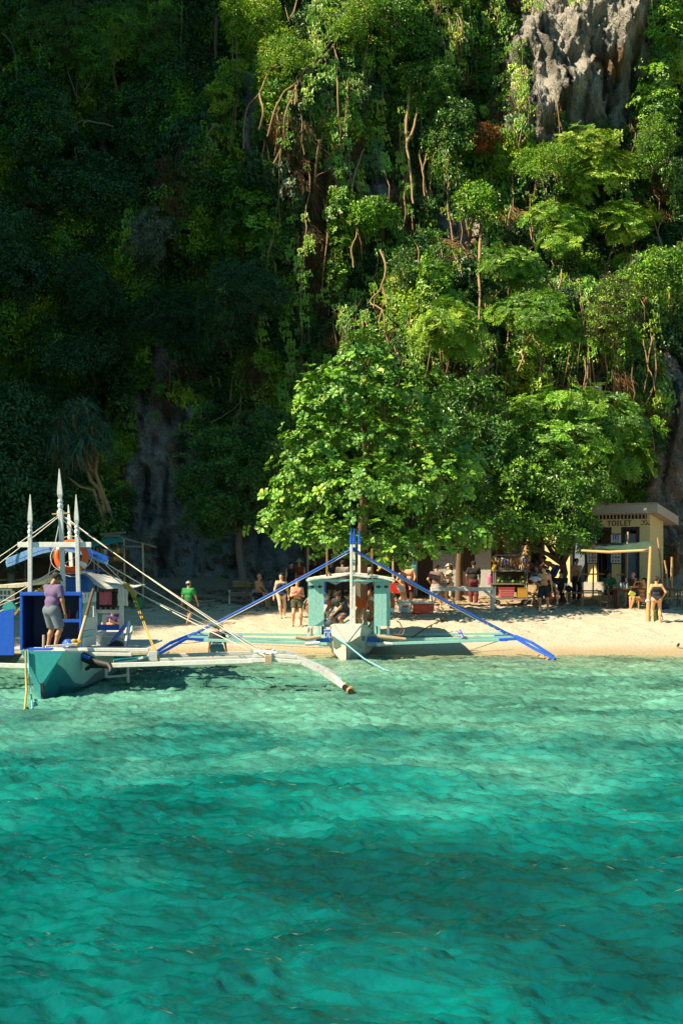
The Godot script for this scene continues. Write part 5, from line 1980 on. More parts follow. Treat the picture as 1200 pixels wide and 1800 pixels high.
func toilet_block():
	var yel := mat("yellow_wall", 0.76, 0.62, 0.31, 0.85)
	var dark := mat("dark_frame", 0.018, 0.018, 0.022, 0.6)
	var door := mat("blue_grey_door", 0.13, 0.18, 0.24, 0.6)
	var conc := mat("concrete", 0.42, 0.40, 0.37, 0.9)
	var fas := mat("roof_concrete", 0.48, 0.42, 0.36, 0.9)
	var c := Vector3(13.44, 1.38, -62.0)
	var t := thing("public_toilet", "yellow public toilet block with flat grey roof under the cliff", "building", c, deg_to_rad(-25.0))
	var X := func(px: float) -> float:
		var k := (px - 600.0) / F
		return -(13.44 - 62.0 * k) / (0.906 + 0.4226 * k)
	var D := 2.6
	var xl: float = -4.75
	# plinth, side and back walls
	bx(t, "plinth", conc, Vector3(xl / 2 + 0.02, 0.36, -D / 2 + 0.03), Vector3(-xl + 0.10, 0.76, D + 0.10))
	bx(t, "wall", yel, Vector3(-0.075, 2.24, -D / 2), Vector3(0.15, 3.0, D))
	bx(t, "wall", yel, Vector3(xl + 0.075, 2.24, -D / 2), Vector3(0.15, 3.0, D))
	bx(t, "wall", yel, Vector3(xl / 2, 2.24, -D + 0.075), Vector3(-xl - 0.31, 3.0, 0.15))
	# front wall: piers between the doors
	var cuts := [X.call(1142.0), X.call(1123.0), X.call(1091.0), X.call(1074.0), X.call(1048.0), X.call(1032.0), X.call(1001.0), xl]
	for i in range(0, cuts.size(), 2):
		var a: float = cuts[i] - (0.152 if i == 0 else 0.0)
		var b: float = cuts[i + 1] + (0.152 if i == 6 else 0.0)
		bx(t, "wall", yel, Vector3((a + b) / 2, 1.95, -0.075), Vector3(a - b, 2.42, 0.15))
	bx(t, "lintel", yel, Vector3(xl / 2, 3.335, -0.075), Vector3(-xl - 0.31, 0.345, 0.15))
	for i in [1, 3, 5]:
		var a: float = cuts[i]
		var b: float = cuts[i + 1]
		var w: float = a - b
		var dr := Node3D.new()
		dr.name = "door"
		t.add_child(dr, true)
		var jamb: float = 0.13 if i != 3 else 0.09
		bx(dr, "frame", dark, Vector3(a - jamb / 2, 1.95, -0.06), Vector3(jamb, 2.40, 0.16))
		bx(dr, "frame", dark, Vector3(b + jamb / 2, 1.95, -0.06), Vector3(jamb, 2.40, 0.16))
		bx(dr, "frame", dark, Vector3((a + b) / 2, 3.08, -0.06), Vector3(w - jamb * 2 - 0.004, 0.14, 0.16))
		if i != 3:
			for k in 7:
				bx(dr, "door_board", door, Vector3((a + b) / 2, 0.92 + 0.30 * k, -0.09), Vector3(w - jamb * 2 - 0.01, 0.294, 0.04 + 0.004 * (k % 2)))
		else:
			bx(dr, "open_door_leaf", mat("brown_door", 0.09, 0.055, 0.035, 0.7), Vector3(b + 0.16, 1.9, -0.55), Vector3(0.04, 2.25, 0.8))
			bx(dr, "transom", mat("brown_door", 0.09, 0.055, 0.035, 0.7), Vector3((a + b) / 2, 2.70, -0.30), Vector3(w - 0.2, 0.6, 0.04))
			bx(dr, "curtain", mat("curtain_blue", 0.02, 0.08, 0.30, 0.8), Vector3(a - 0.22, 1.7, -0.35), Vector3(0.16, 1.7, 0.04))
	# vent slats under the roof
	bx(t, "vent_back", dark, Vector3(xl / 2, 3.625, -0.12), Vector3(-xl - 0.31, 0.23, 0.02))
	for k in 28:
		bx(t, "vent_slat", mat("slat_paint", 0.55, 0.50, 0.40, 0.8), Vector3(-0.22 - 0.158 * k, 3.625, -0.03), Vector3(0.045, 0.232, 0.07))
	# roof with a deep fascia, falling to the back
	var rf := Node3D.new()
	rf.name = "roof"
	t.add_child(rf, true)
	var st := mb()
	var z0 := 0.45
	var z1 := -3.9
	var x0 := 0.42
	var dn := 0.42
	var p := [Vector3(xl - 0.3, 3.75, z0), Vector3(x0, 3.75, z0), Vector3(x0, 3.75 - dn, z1), Vector3(xl - 0.3, 3.75 - dn, z1)]
	var h := Vector3(0, 0.40, 0)
	quad(st, p[0] + h, p[3] + h, p[2] + h, p[1] + h)
	quad(st, p[0], p[1], p[2], p[3])
	for i in 4:
		quad(st, p[(i + 1) % 4], p[i], p[i] + h, p[(i + 1) % 4] + h)
	obj("slab", st, fas, rf)
	bx(rf, "drip_edge", mat("drip_edge", 0.34, 0.29, 0.25, 0.9), Vector3((xl - 0.3 + x0) / 2, 4.17, z0 + 0.02), Vector3(x0 - xl + 0.34, 0.05, 0.08))
	# lettering and signs
	var ink := mat("sign_ink", 0.075, 0.065, 0.030, 0.8)
	var ta: float = X.call(1109.0)
	var tb: float = X.call(1066.5)
	words(t, "TOILET", ink, Vector3((ta + tb) / 2, 3.335, 0.0), 0.235, ta - tb)
	ta = X.call(1058.5)
	tb = X.call(1014.0)
	words(t, "PUBLIC", ink, Vector3((ta + tb) / 2, 3.345, 0.0), 0.235, ta - tb)
	var red := mat("red_ink", 0.25, 0.02, 0.02, 0.8)
	for q in [[1128, 3.42, 0.03], [1131, 3.40, 0.05], [1135, 3.43, 0.03], [1131, 3.345, 0.03], [1136, 3.33, 0.04], [1127, 3.265, 0.05], [1130, 3.27, 0.03], [1134, 3.26, 0.05], [1138, 3.27, 0.04], [1140.5, 3.262, 0.03]]:
		bx(t, "red_mark", red, Vector3(X.call(float(q[0])), q[1], 0.004), Vector3(0.085, q[2], 0.010), 0.0, rnd(-0.3, 0.3))
	for q in [1040.0, 1081.5]:
		for low in [false, true]:
			var sg := Node3D.new()
			sg.name = "sign_board"
			t.add_child(sg, true)
			var x: float = X.call(q)
			var y := 2.62 if not low else 1.83
			var hh := 0.42 if not low else 0.50
			bx(sg, "panel", M.white_paint, Vector3(x, y, 0.012), Vector3(0.43, hh, 0.022))
			bx(sg, "frame", dark, Vector3(x, y + (hh / 2 + 0.02) * (1.0 if not low else -1.0), 0.014), Vector3(0.45, 0.04, 0.03))
			if not low:
				bx(sg, "blue_field", M.blue_paint, Vector3(x, y + 0.09, 0.026), Vector3(0.27, 0.19, 0.008))
				for k in [-1.0, 1.0]:
					var fg := mb()
					ball(fg, Vector3(x + k * 0.06, y + 0.145, 0.032), Vector3(0.02, 0.02, 0.004), 5, 8)
					prism(fg, PackedVector2Array([Vector2(-0.022, 0.06), Vector2(0.022, 0.06), Vector2(0.022 + 0.018 * maxf(k, 0), -0.01), Vector2(0.012, -0.01), Vector2(0.012, -0.06), Vector2(-0.012, -0.06), Vector2(-0.012, -0.01), Vector2(-0.022 - 0.018 * maxf(k, 0), -0.01)]), 0.004, Transform3D(Basis.IDENTITY, Vector3(x + k * 0.06, y + 0.062, 0.035)))
					obj("figure", fg, M.white_paint, sg)
				bx(sg, "text_line", dark, Vector3(x, y - 0.06, 0.026), Vector3(0.36, 0.018, 0.006))
				bx(sg, "text_line", dark, Vector3(x, y - 0.13, 0.026), Vector3(0.30, 0.022, 0.006))
			else:
				for r in 3:
					for k in 3:
						var ic := mb()
						if k == 0:
							prism(ic, PackedVector2Array([Vector2(-0.035, -0.05), Vector2(0.02, -0.05), Vector2(0.015, 0.0), Vector2(0.045, 0.03), Vector2(0.01, 0.055), Vector2(-0.015, 0.02)]), 0.006, Transform3D(Basis.IDENTITY, Vector3(x - 0.13, y + 0.15 - 0.15 * r, 0.03)))
						else:
							var R := 0.042 if r == 1 else 0.025
							torus(ic, Transform3D(Basis.IDENTITY, Vector3(x - 0.13 + 0.13 * k, y + 0.15 - 0.15 * r, 0.026)), R, 0.011, 0, TAU, 12, 4, 0.4)
							box(ic, Vector3(x - 0.13 + 0.13 * k, y + 0.15 - 0.15 * r, 0.026), Vector3(R, 0.03, 0.006))
						obj("icon", ic, dark, sg)

func frond_roof(st: SurfaceTool, c: Vector3, w: float, d: float, n: int):
	for i in n:
		var a := c + Vector3(rnd(-w, w), rnd(-0.03, 0.05), rnd(-d, d))
		tube(st, [a, a + Vector3(rnd(-0.5, 0.5), rnd(-0.05, 0.03), rnd(-0.25, 0.25))], rnd(0.008, 0.02), 4)

func shelter_and_seats():
	var bam: Material = M.bamboo
	# awning before the toilet
	var a := P(1143, 962, 51.0)
	var t := thing("awning", "sagging dark green tarpaulin awning on bamboo poles before the public toilet", "awning", Vector3(a.x, 0, a.z))
	var o := Vector3(a.x, 0, a.z)
	var rows := []
	for j in 7:
		var row := []
		for i in 12:
			var s := i / 11.0
			var w := j / 6.0
			var near := P(lerpf(1044, 1142, s), lerpf(969, 964, s) + 5.0 * sin(PI * s), lerpf(53.5, 51.0, s))
			var far := P(lerpf(1044, 1147, s), lerpf(956, 951.5, s), lerpf(59.5, 58.0, s))
			var p := near.lerp(far, w) - o
			p.y -= 0.10 * sin(PI * w) * sin(PI * s) + 0.02 * sin(s * 21.0 + w * 5.0)
			row.append(p)
		rows.append(row)
	var st := mb()
	sheet(st, rows, Vector3(0, -0.012, 0))
	obj("tarpaulin", st, mat("green_tarp", 0.035, 0.08, 0.055, 0.7), t)
	rod(t, "eave_pole", bam, [P(1022, 968, 53.4) - o, P(1070, 970.5, 52.4) - o, P(1140, 967, 51.2) - o], [0.05, 0.055, 0.05])
	rod(t, "post", bam, [Vector3(P(1138, 1098, 50.6).x, ground_y(0, -50.6) - 0.15, -50.6) - o, P(1140, 1030, 50.8) - o, P(1143, 961, 51.0) - o], [0.085, 0.075, 0.06], 9)
	rod(t, "post", bam, [Vector3(P(1100, 1030, 58).x, 1.1, -58.0) - o, P(1101, 980, 58.1) - o, P(1103, 935, 58.2) - o], 0.045)
	rod(t, "post", bam, [Vector3(P(1041, 1040, 58.6).x, 1.1, -58.6) - o, P(1042, 995, 58.6) - o, P(1041, 950, 58.6) - o], 0.035)
	rod(t, "rail", bam, [P(1020, 1009.5, 58.4) - o, P(1062, 1009, 58.3) - o], 0.03)
	rod(t, "rail", bam, [P(1083, 1010.5, 58.2) - o, P(1102, 1010, 58.2) - o], 0.04)
	# leaning poles at the right
	for q in [["long leaning bamboo pole at the right corner of the public toilet", 1165, 1032, 1155, 945, 57.5, 0.05], ["short thin stake right of the long leaning pole", 1172, 1022, 1167, 985, 59.0, 0.045], ["short thick yellow stake at the right edge of the beach", 1178, 1020, 1180, 979, 59.2, 0.06]]:
		var foot := Vector3(P(q[1], 1000, q[5]).x, 0, -q[5])
		foot.y = ground_y(foot.x, foot.z) - 0.1
		var g := thing("bamboo_stake", q[0], "pole", foot, 0.0, "")
		rod(g, "pole", bam, [Vector3.ZERO, (P((q[1] + q[3]) / 2.0 + 0.8, (q[2] + q[4]) / 2.0, q[5]) - foot), P(q[3], q[4], q[5]) - foot], [q[6], q[6] * 0.95, q[6] * 0.8])
	# thatched rack at the right
	var f := on_sand(1182, 57.0)
	t = thing("thatched_rack", "low rack of sticks with a dry thatch top at the right edge", "rack", f)
	for q in [[-0.42, 0.25], [0.1, 0.3], [0.36, 0.25], [-0.3, -0.4], [0.36, -0.4]]:
		rod(t, "leg", M.bark, [Vector3(q[0], -0.1, q[1]), Vector3(q[0] + 0.02, 0.62 + 0.1 * q[0], q[1])], 0.035)
	st = mb()
	frond_roof(st, Vector3(0.0, 0.66, 0), 0.4, 0.45, 70)
	obj("thatch", st, mat("thatch", 0.26, 0.19, 0.12, 0.95), t)
	rod(t, "shelf_pole", bam, [Vector3(-0.45, 0.30, 0.28), Vector3(0.38, 0.32, 0.28)], 0.035)
	rod(t, "shelf_pole", bam, [Vector3(-0.45, 0.33, 0.1), Vector3(0.38, 0.35, 0.1)], 0.035)
	# benches
	for q in [["long bamboo bench before the left doors of the public toilet", 1030, 58.0, 1.6, 0.46], ["bamboo seat under the woman in the tan bikini", 1131, 55.3, 0.55, 0.40], ["bamboo bench under the black t-shirt man with bare shins", 983, 58.1, 0.9, 0.46], ["bamboo bench by the wall under the bending person", 968, 60.5, 1.2, 0.46], ["low bamboo seat behind the dark table", 1113, 57.7, 0.7, 0.42]]:
		f = on_sand(q[1], q[2])
		t = thing("bamboo_bench", q[0], "bench", f, 0.0, "bamboo benches before the public toilet")
		var w: float = q[3]
		for k in 5:
			rod(t, "slat", bam, [Vector3(-w / 2, q[4], -0.16 + 0.08 * k), Vector3(w / 2, q[4] + 0.005, -0.16 + 0.08 * k)], 0.03, 6)
		for sx in [-0.42, 0.42]:
			for sz in [-0.13, 0.13]:
				rod(t, "leg", bam, [Vector3(sx * w, -0.08, sz), Vector3(sx * w, q[4] - 0.02, sz)], 0.032, 6)
			rod(t, "cross_rail", bam, [Vector3(sx * w, q[4] - 0.06, -0.18), Vector3(sx * w, q[4] - 0.06, 0.18)], 0.028, 6)
	# dark table
	f = on_sand(1094, 56.0)
	t = thing("dark_table", "dark wooden table with thick legs in front of the toilet doors", "table", f)
	for k in 5:
		bx(t, "board", M.dark_wood, Vector3(0, 0.76, -0.32 + 0.16 * k), Vector3(1.0, 0.045 + 0.004 * (k % 2), 0.152))
	for sx in [-0.25, 0.27]:
		for sz in [-0.3, 0.3]:
			bx(t, "leg", M.dark_wood, Vector3(sx, 0.34, sz), Vector3(0.11, 0.79, 0.11))
	bx(t, "apron", M.dark_wood, Vector3(0, 0.68, 0.30), Vector3(0.42, 0.10, 0.04))
	for q in [["clear water bottle on the left of the dark table", 1090, 0.26], ["clear water bottle in the middle of the dark table", 1095, 0.24], ["clear water bottle on the right of the dark table", 1100, 0.26]]:
		var p := P(q[1], 1000, 55.9)
		t = thing("water_bottle", q[0], "bottle", Vector3(p.x, f.y + 0.785, -55.9 + 0.06 * (q[1] % 3)), 0.0, "bottles on the dark table")
		st = mb()
		lathe(st, Vector3.ZERO, [[0, 0.036], [0.03, 0.038], [0.16, 0.038], [0.20, 0.016], [q[2] - 0.03, 0.016]], 9)
		obj("body", st, mat("bottle_plastic", 0.42, 0.56, 0.66, 0.15, false), t)
		st = mb()
		lathe(st, Vector3(0, q[2] - 0.03, 0), [[0, 0.019], [0.025, 0.018]], 9)
		obj("cap", st, M.blue_paint, t)
	t = thing("yellow_bag", "yellow green bag hanging at the right corner of the dark table", "bag", Vector3(P(1109, 1000, 55.6).x, f.y + 0.44, -55.5))
	st = mb()
	box(st, Vector3(0, 0.12, 0), Vector3(0.26, 0.2, 0.10), Basis(Vector3.BACK, -0.5), 0.035)
	obj("bag_body", st, mat("yellow_green_cloth", 0.45, 0.48, 0.06, 0.85), t)
	rod(t, "strap", M.black_rubber, [Vector3(-0.1, 0.2, 0), Vector3(0.0, 0.38, -0.02), Vector3(0.08, 0.18, 0)], 0.012, 5)
	# blue topped low table and dark bags on the long bench
	f = on_sand(1038, 57.2)
	t = thing("low_table", "low table with a dark blue top left of the green shirt man", "table", f)
	bx(t, "table_top", mat("dark_blue_top", 0.02, 0.03, 0.07, 0.5), Vector3(0, 0.60, 0), Vector3(0.8, 0.05, 0.5))
	for q in [[-0.35, 0.2], [0.35, 0.2], [-0.35, -0.2], [0.35, -0.2]]:
		rod(t, "leg", bam, [Vector3(q[0], -0.08, q[1]), Vector3(q[0], 0.58, q[1])], 0.03)
	t = thing("black_rucksack", "black rucksack lying on the bench behind the shirtless man in sunglasses", "bag", on_sand(997, 58.3) + Vector3(0, 0.47, 0))
	st = mb()
	ball(st, Vector3(0, 0.13, 0), Vector3(0.2, 0.15, 0.14), 7, 10)
	obj("bag_body", st, M.black_rubber, t)
	rod(t, "strap", M.black_rubber, [Vector3(-0.15, 0.2, 0.1), Vector3(-0.02, 0.33, 0.1), Vector3(0.12, 0.2, 0.1)], 0.015, 5)
	# bags by the swimmer
	t = thing("green_backpack", "green backpack with black straps standing on the sand behind the black swimsuit", "bag", on_sand(1152, 51.0))
	st = mb()
	box(st, Vector3(0, 0.2, 0), Vector3(0.17, 0.38, 0.16), Basis.IDENTITY, 0.05)
	obj("bag_body", st, mat("bag_green", 0.05, 0.14, 0.025, 0.8), t)
	for sx in [-1.0, 1.0]:
		rod(t, "strap", M.black_rubber, [Vector3(sx * 0.07, 0.34, 0.07), Vector3(sx * 0.17, 0.24, 0.10), Vector3(sx * 0.24, 0.02, 0.1)], 0.014, 5)
	t = thing("dark_bag", "dark bundle lying on the sand right of the black swimsuit", "bag", on_sand(1166, 55.0))
	st = mb()
	ball(st, Vector3(0, 0.12, 0), Vector3(0.22, 0.16, 0.18), 7, 10)
	obj("bag_body", st, mat("dark_cloth", 0.03, 0.035, 0.05, 0.85), t)
	rod(t, "strap", M.black_rubber, [Vector3(-0.1, 0.24, 0.05), Vector3(0.0, 0.38, 0.03), Vector3(0.1, 0.24, 0.05)], 0.014, 5)
	t = thing("plastic_bag", "small clear plastic bag tied to the thick bamboo post", "bag", P(1137, 1055, 50.5))
	st = mb()
	for k in 5:
		ball(st, Vector3(rnd(-0.05, 0.03), rnd(-0.04, 0.04), 0.05 + rnd(0, 0.03)), Vector3(0.06, 0.05, 0.04), 5, 7)
	obj("bag_body", st, mat("clear_bag", 0.55, 0.62, 0.66, 0.3), t)
	# held things
	t = thing("red_bag", "bright red drawstring bag hanging from the shirtless curly haired man's hand", "bag", P(965, 1049, 54.15))
	st = mb()
	lathe(st, Vector3(0, -0.12, 0), [[0, 0.10], [0.05, 0.135], [0.13, 0.13], [0.20, 0.07], [0.23, 0.05]], 10, Vector3.UP, 0.7)
	obj("bag_body", st, mat("red_bag", 0.55, 0.022, 0.015, 0.6), t)
	rod(t, "strap", mat("red_bag", 0.55, 0.022, 0.015, 0.6), [Vector3(-0.08, 0.05, 0), Vector3(-0.02, 0.22, -0.02), Vector3(0.05, 0.06, 0)], 0.012, 5)
	t = thing("towel_bundle", "white and lilac towel bundle under the shirtless curly haired man's arm", "towel", P(941, 1018, 54.1))
	st = mb()
	for k in 6:
		ball(st, Vector3(rnd(-0.12, 0.12), rnd(-0.05, 0.05), rnd(-0.04, 0.06)), Vector3(0.11, 0.07, 0.08), 6, 8)
	obj("cloth", st, mat("lilac_cloth", 0.56, 0.52, 0.62, 0.9), t)

func snack_cart():
	var f := on_sand(897, 57.5)
	var gm := mat("cart_frame", 0.22, 0.20, 0.18, 0.5)
	var t := thing("snack_cart", "open snack cart hung with packets and loaded with coconuts under the glossy tree", "cart", f)
	var Y := func(y: float) -> float: return EYE - (y - YH) * 57.5 / F - f.y
	var w := 1.32
	for sx in [-0.66, 0.62]:
		for sz in [-0.35, 0.35]:
			bx(t, "post", gm, Vector3(sx, 0.86, sz), Vector3(0.05, 1.45, 0.05))
	for q in [[1003.0, 1.30], [976.0, 1.30]]:
		for sz in [-0.35, 0.35]:
			bx(t, "rail", gm, Vector3(-0.02, Y.call(q[0]), sz), Vector3(1.24, 0.045, 0.045))
	for q in [[1004.0, 0.03, "shelf"], [1026.5, 0.06, "counter"], [1052.0, 0.05, "bottom_shelf"]]:
		bx(t, q[2], M.grey_bark, Vector3(0.02, Y.call(q[0]), 0.0), Vector3(w + (0.5 if q[2] == "counter" else 0.15), q[1], 0.82))
	bx(t, "back_board", M.dark_wood, Vector3(-0.02, 0.95, -0.38), Vector3(1.22, 0.9, 0.02))
	for sx in [-0.55, 0.55]:
		for sz in [-0.3, 0.3]:
			var st := mb()
			torus(st, Transform3D(Basis.IDENTITY, Vector3(sx, 0.10, sz)), 0.075, 0.03, 0, TAU, 14, 6)
			var wh := obj("wheel", st, M.black_rubber, t)
			st = mb()
			lathe(st, Vector3(sx, 0.10, sz - 0.02), [[0, 0.06], [0.04, 0.06]], 10, Vector3.BACK)
			obj("hub", st, M.pale_wood, wh)
	rod(t, "prop_stick", M.grey_bark, [Vector3(0.78, 0.02, 0.40), Vector3(0.95, 0.66, 0.40)], 0.02, 6)
	# packets on two strings: each one is a thing
	var hues := {"orange": Color(0.62, 0.20, 0.02), "red": Color(0.42, 0.03, 0.03), "yellow": Color(0.68, 0.42, 0.03), "blue": Color(0.08, 0.12, 0.42), "white": Color(0.58, 0.56, 0.52), "lilac": Color(0.30, 0.24, 0.45), "green": Color(0.06, 0.26, 0.10)}
	var order := ["orange", "white", "orange", "white", "blue", "lilac", "yellow", "red", "orange", "white", "lilac", "blue", "yellow"]
	for i in order.size():
		var u := i / (order.size() - 1.0)
		var p := f + Vector3(lerpf(-0.78, 0.70, u), Y.call(985.0) + 0.02 * sin(i * 2.3) - 0.10 * sin(PI * u) + 0.06, 0.42)
		packet(p, order[i], hues[order[i]], 0.095, 0.21, "upper string of the snack cart", i)
	var order2 := ["orange", "orange", "white", "yellow", "blue", "yellow", "white", "orange", "yellow", "orange", "yellow"]
	for i in order2.size():
		var u := i / (order2.size() - 1.0)
		var p := f + Vector3(lerpf(-0.70, 0.62, u), Y.call(991.5) + 0.02 * cos(i * 1.7) - 0.04 * sin(PI * u) + 0.04, 0.36)
		packet(p, order2[i], hues[order2[i]], 0.085, 0.13, "lower string of the snack cart", i)
	packet(f + Vector3(-0.72, Y.call(998.0), 0.45), "yellow", hues["yellow"], 0.16, 0.26, "left post of the snack cart", 3)
	packet(f + Vector3(0.64, Y.call(994.0), 0.45), "red", Color(0.5, 0.10, 0.12), 0.13, 0.2, "right post of the snack cart", 5)
	# jars and bottles on the shelf
	var kinds := [["orange", "box", 0.11, 0.19], ["orange", "box", 0.16, 0.14], ["white", "bottle", 0.035, 0.2], ["white", "jar", 0.03, 0.14], ["white", "jar", 0.03, 0.13], ["white", "jar", 0.03, 0.14], ["red", "bottle", 0.03, 0.19], ["white", "bottle", 0.03, 0.18], ["red", "bottle", 0.028, 0.19], ["green", "bottle", 0.028, 0.2], ["white", "bottle", 0.026, 0.22], ["lilac", "jar", 0.045, 0.14]]
	for i in kinds.size():
		var k: Array = kinds[i]
		var p := f + Vector3(-0.44 + 0.088 * i, Y.call(1004.0) + 0.016, 0.25)
		var g := thing("shelf_" + k[1], "small %s %s on the cart shelf, %s from the left" % [k[0], k[1], ["first", "second", "third", "fourth", "fifth", "sixth", "seventh", "eighth", "ninth", "tenth", "eleventh", "twelfth"][i]], k[1], p, 0.0, "goods on the snack cart shelf")
		var m := cloth_mat(hues[k[0]])
		if k[1] == "box":
			bx(g, "carton", m, Vector3(0, k[3] / 2, 0), Vector3(k[2], k[3], 0.1))
			bx(g, "print", M.white_paint, Vector3(0, k[3] * 0.55, 0.051), Vector3(k[2] * 0.6, k[3] * 0.3, 0.004))
		else:
			var st := mb()
			lathe(st, Vector3.ZERO, [[0, k[2]], [k[3] * 0.65, k[2]], [k[3] * 0.8, k[2] * 0.55], [k[3] * 0.86, k[2] * 0.5]], 9)
			obj("body", st, m, g)
			st = mb()
			lathe(st, Vector3(0, k[3] * 0.86, 0), [[0, k[2] * 0.6], [k[3] * 0.14, k[2] * 0.6]], 9)
			obj("lid", st, M.white_paint if k[0] != "white" else mat("red_plastic", 0.55, 0.03, 0.02, 0.4), g)
	# coconuts
	for i in 12:
		var top := i >= 8
		var x := -0.50 + 0.143 * i if not top else [-0.40, -0.08, 0.42, 0.56][i - 8] as float
		var r := rnd(0.075, 0.092)
		var p := f + Vector3(x, Y.call(1026.5) + 0.03 + (0.16 if top else 0.0), 0.18 + 0.05 * sin(i * 2.0) + (0.03 if top else 0.0))
		var g := thing("coconut", "green coconut in the %s row on the snack cart counter, %s from the left" % ["upper" if top else "lower", ORD[i - 8 if top else i]], "coconut", p, rnd(0, 3), "upper row of coconuts" if top else "lower row of coconuts")
		var st := mb()
		lathe(st, Vector3.ZERO, [[0.0, r * 0.35], [r * 0.3, r * 0.86], [r * 0.9, r * 1.04], [r * 1.5, r * 0.8], [r * 1.9, r * 0.3]], 10)
		obj("husk", st, mat("coconut_green", 0.085, 0.17, 0.03, 0.5) if i % 4 != 2 else mat("coconut_yellow", 0.22, 0.25, 0.04, 0.5), g)
		st = mb()
		lathe(st, Vector3(0, r * 1.88, 0), [[0, r * 0.22], [0.012, r * 0.14]], 7)
		obj("stalk", st, M.bark, g)
	# under the counter
	var g := thing("pink_crate", "pink plastic bin with a red rim under the cart counter", "bin", f + Vector3(-0.20, Y.call(1051.0) + 0.02, 0.15))
	var st := mb()
	prism(st, PackedVector2Array([Vector2(-0.28, 0), Vector2(0.28, 0), Vector2(0.32, 0.38), Vector2(-0.32, 0.38)]), 0.42, Transform3D(Basis.IDENTITY, Vector3(0, 0, 0.21)))
	obj("tub", st, mat("pink_plastic", 0.55, 0.17, 0.16, 0.5), g)
	bx(g, "rim", mat("red_plastic", 0.55, 0.03, 0.02, 0.4), Vector3(0, 0.39, 0), Vector3(0.68, 0.05, 0.46))
	for k in 5:
		bx(g, "rib", mat("pink_plastic", 0.55, 0.17, 0.16, 0.5), Vector3(0, 0.06 + 0.07 * k, 0.216), Vector3(0.5 + 0.012 * k, 0.02, 0.012))
	g = thing("yellow_box", "plain yellow box on the right of the pink bin", "box", f + Vector3(0.43, Y.call(1051.0) + 0.02, 0.18))
	bx(g, "body", mat("yellow_box", 0.52, 0.28, 0.02, 0.6), Vector3(0, 0.19, 0), Vector3(0.38, 0.38, 0.36))
	bx(g, "lid_edge", mat("yellow_box_edge", 0.42, 0.22, 0.02, 0.6), Vector3(0, 0.375, 0), Vector3(0.40, 0.035, 0.38))
	g = thing("pink_flask", "tall pink drinking flask standing at the left end of the cart counter", "flask", f + Vector3(-0.86, Y.call(1026.5) + 0.03, 0.2))
	st = mb()
	lathe(st, Vector3.ZERO, [[0, 0.085], [0.02, 0.09], [0.24, 0.09], [0.30, 0.06]], 12)
	obj("body", st, mat("hot_pink", 0.62, 0.11, 0.30, 0.4), g)
	st = mb()
	lathe(st, Vector3(0, 0.30, 0), [[0, 0.06], [0.07, 0.055]], 12)
	obj("cap", st, mat("pale_pink", 0.66, 0.22, 0.40, 0.4), g)
	g = thing("red_sack", "dark red sack at the right end of the cart counter", "sack", f + Vector3(0.78, Y.call(1026.5) + 0.03, 0.1))
	st = mb()
	ball(st, Vector3(0, 0.1, 0), Vector3(0.13, 0.12, 0.12), 7, 10)
	obj("sack_body", st, mat("dark_red", 0.22, 0.012, 0.02, 0.8), g)
	st = mb()
	lathe(st, Vector3(0, 0.20, 0), [[0, 0.03], [0.05, 0.05]], 8)
	obj("tied_neck", st, mat("dark_red", 0.22, 0.012, 0.02, 0.8), g)

const ORD := ["first", "second", "third", "fourth", "fifth", "sixth", "seventh", "eighth", "ninth", "tenth", "eleventh", "twelfth", "thirteenth", "fourteenth"]

func packet(at: Vector3, hue: String, c: Color, w: float, h: float, where: String, i: int):
	var spot := where
	if "string" in where:
		spot = "%s, %s from the left" % [where, ORD[i % 7 if "stall" in where else i]]
	var g := thing("snack_packet", "%s snack packet on the %s" % [hue, spot], "snack packet", at, rnd(-0.3, 0.3), "%s packets on the %s" % [hue, where])
	g.rotation.z = rnd(-0.25, 0.25)
	var st := mb()
	var rows := []
	for j in 5:
		var row := []
		for k in 4:
			var u := k / 3.0 * 2.0 - 1.0
			var v := j / 4.0 * 2.0 - 1.0
			row.append(Vector3(u * w * 0.5, -v * h * 0.5, 0.03 * (1.0 - u * u) * (1.0 - v * v) + 0.012))
		rows.append(row)
	sheet(st, rows, Vector3(0, 0, -0.024))
	obj("foil", st, cloth_mat(c), g)
	st = mb()
	var cc := c.lerp(Color(0.6, 0.55, 0.4), 0.6) if i % 2 else Color(c.b, c.r * 0.4, c.g * 0.5).lerp(c, 0.3)
	ball(st, Vector3(0, h * 0.06, 0.036), Vector3(w * 0.3, h * 0.2, 0.012), 5, 8)
	obj("print", st, cloth_mat(cc), g)

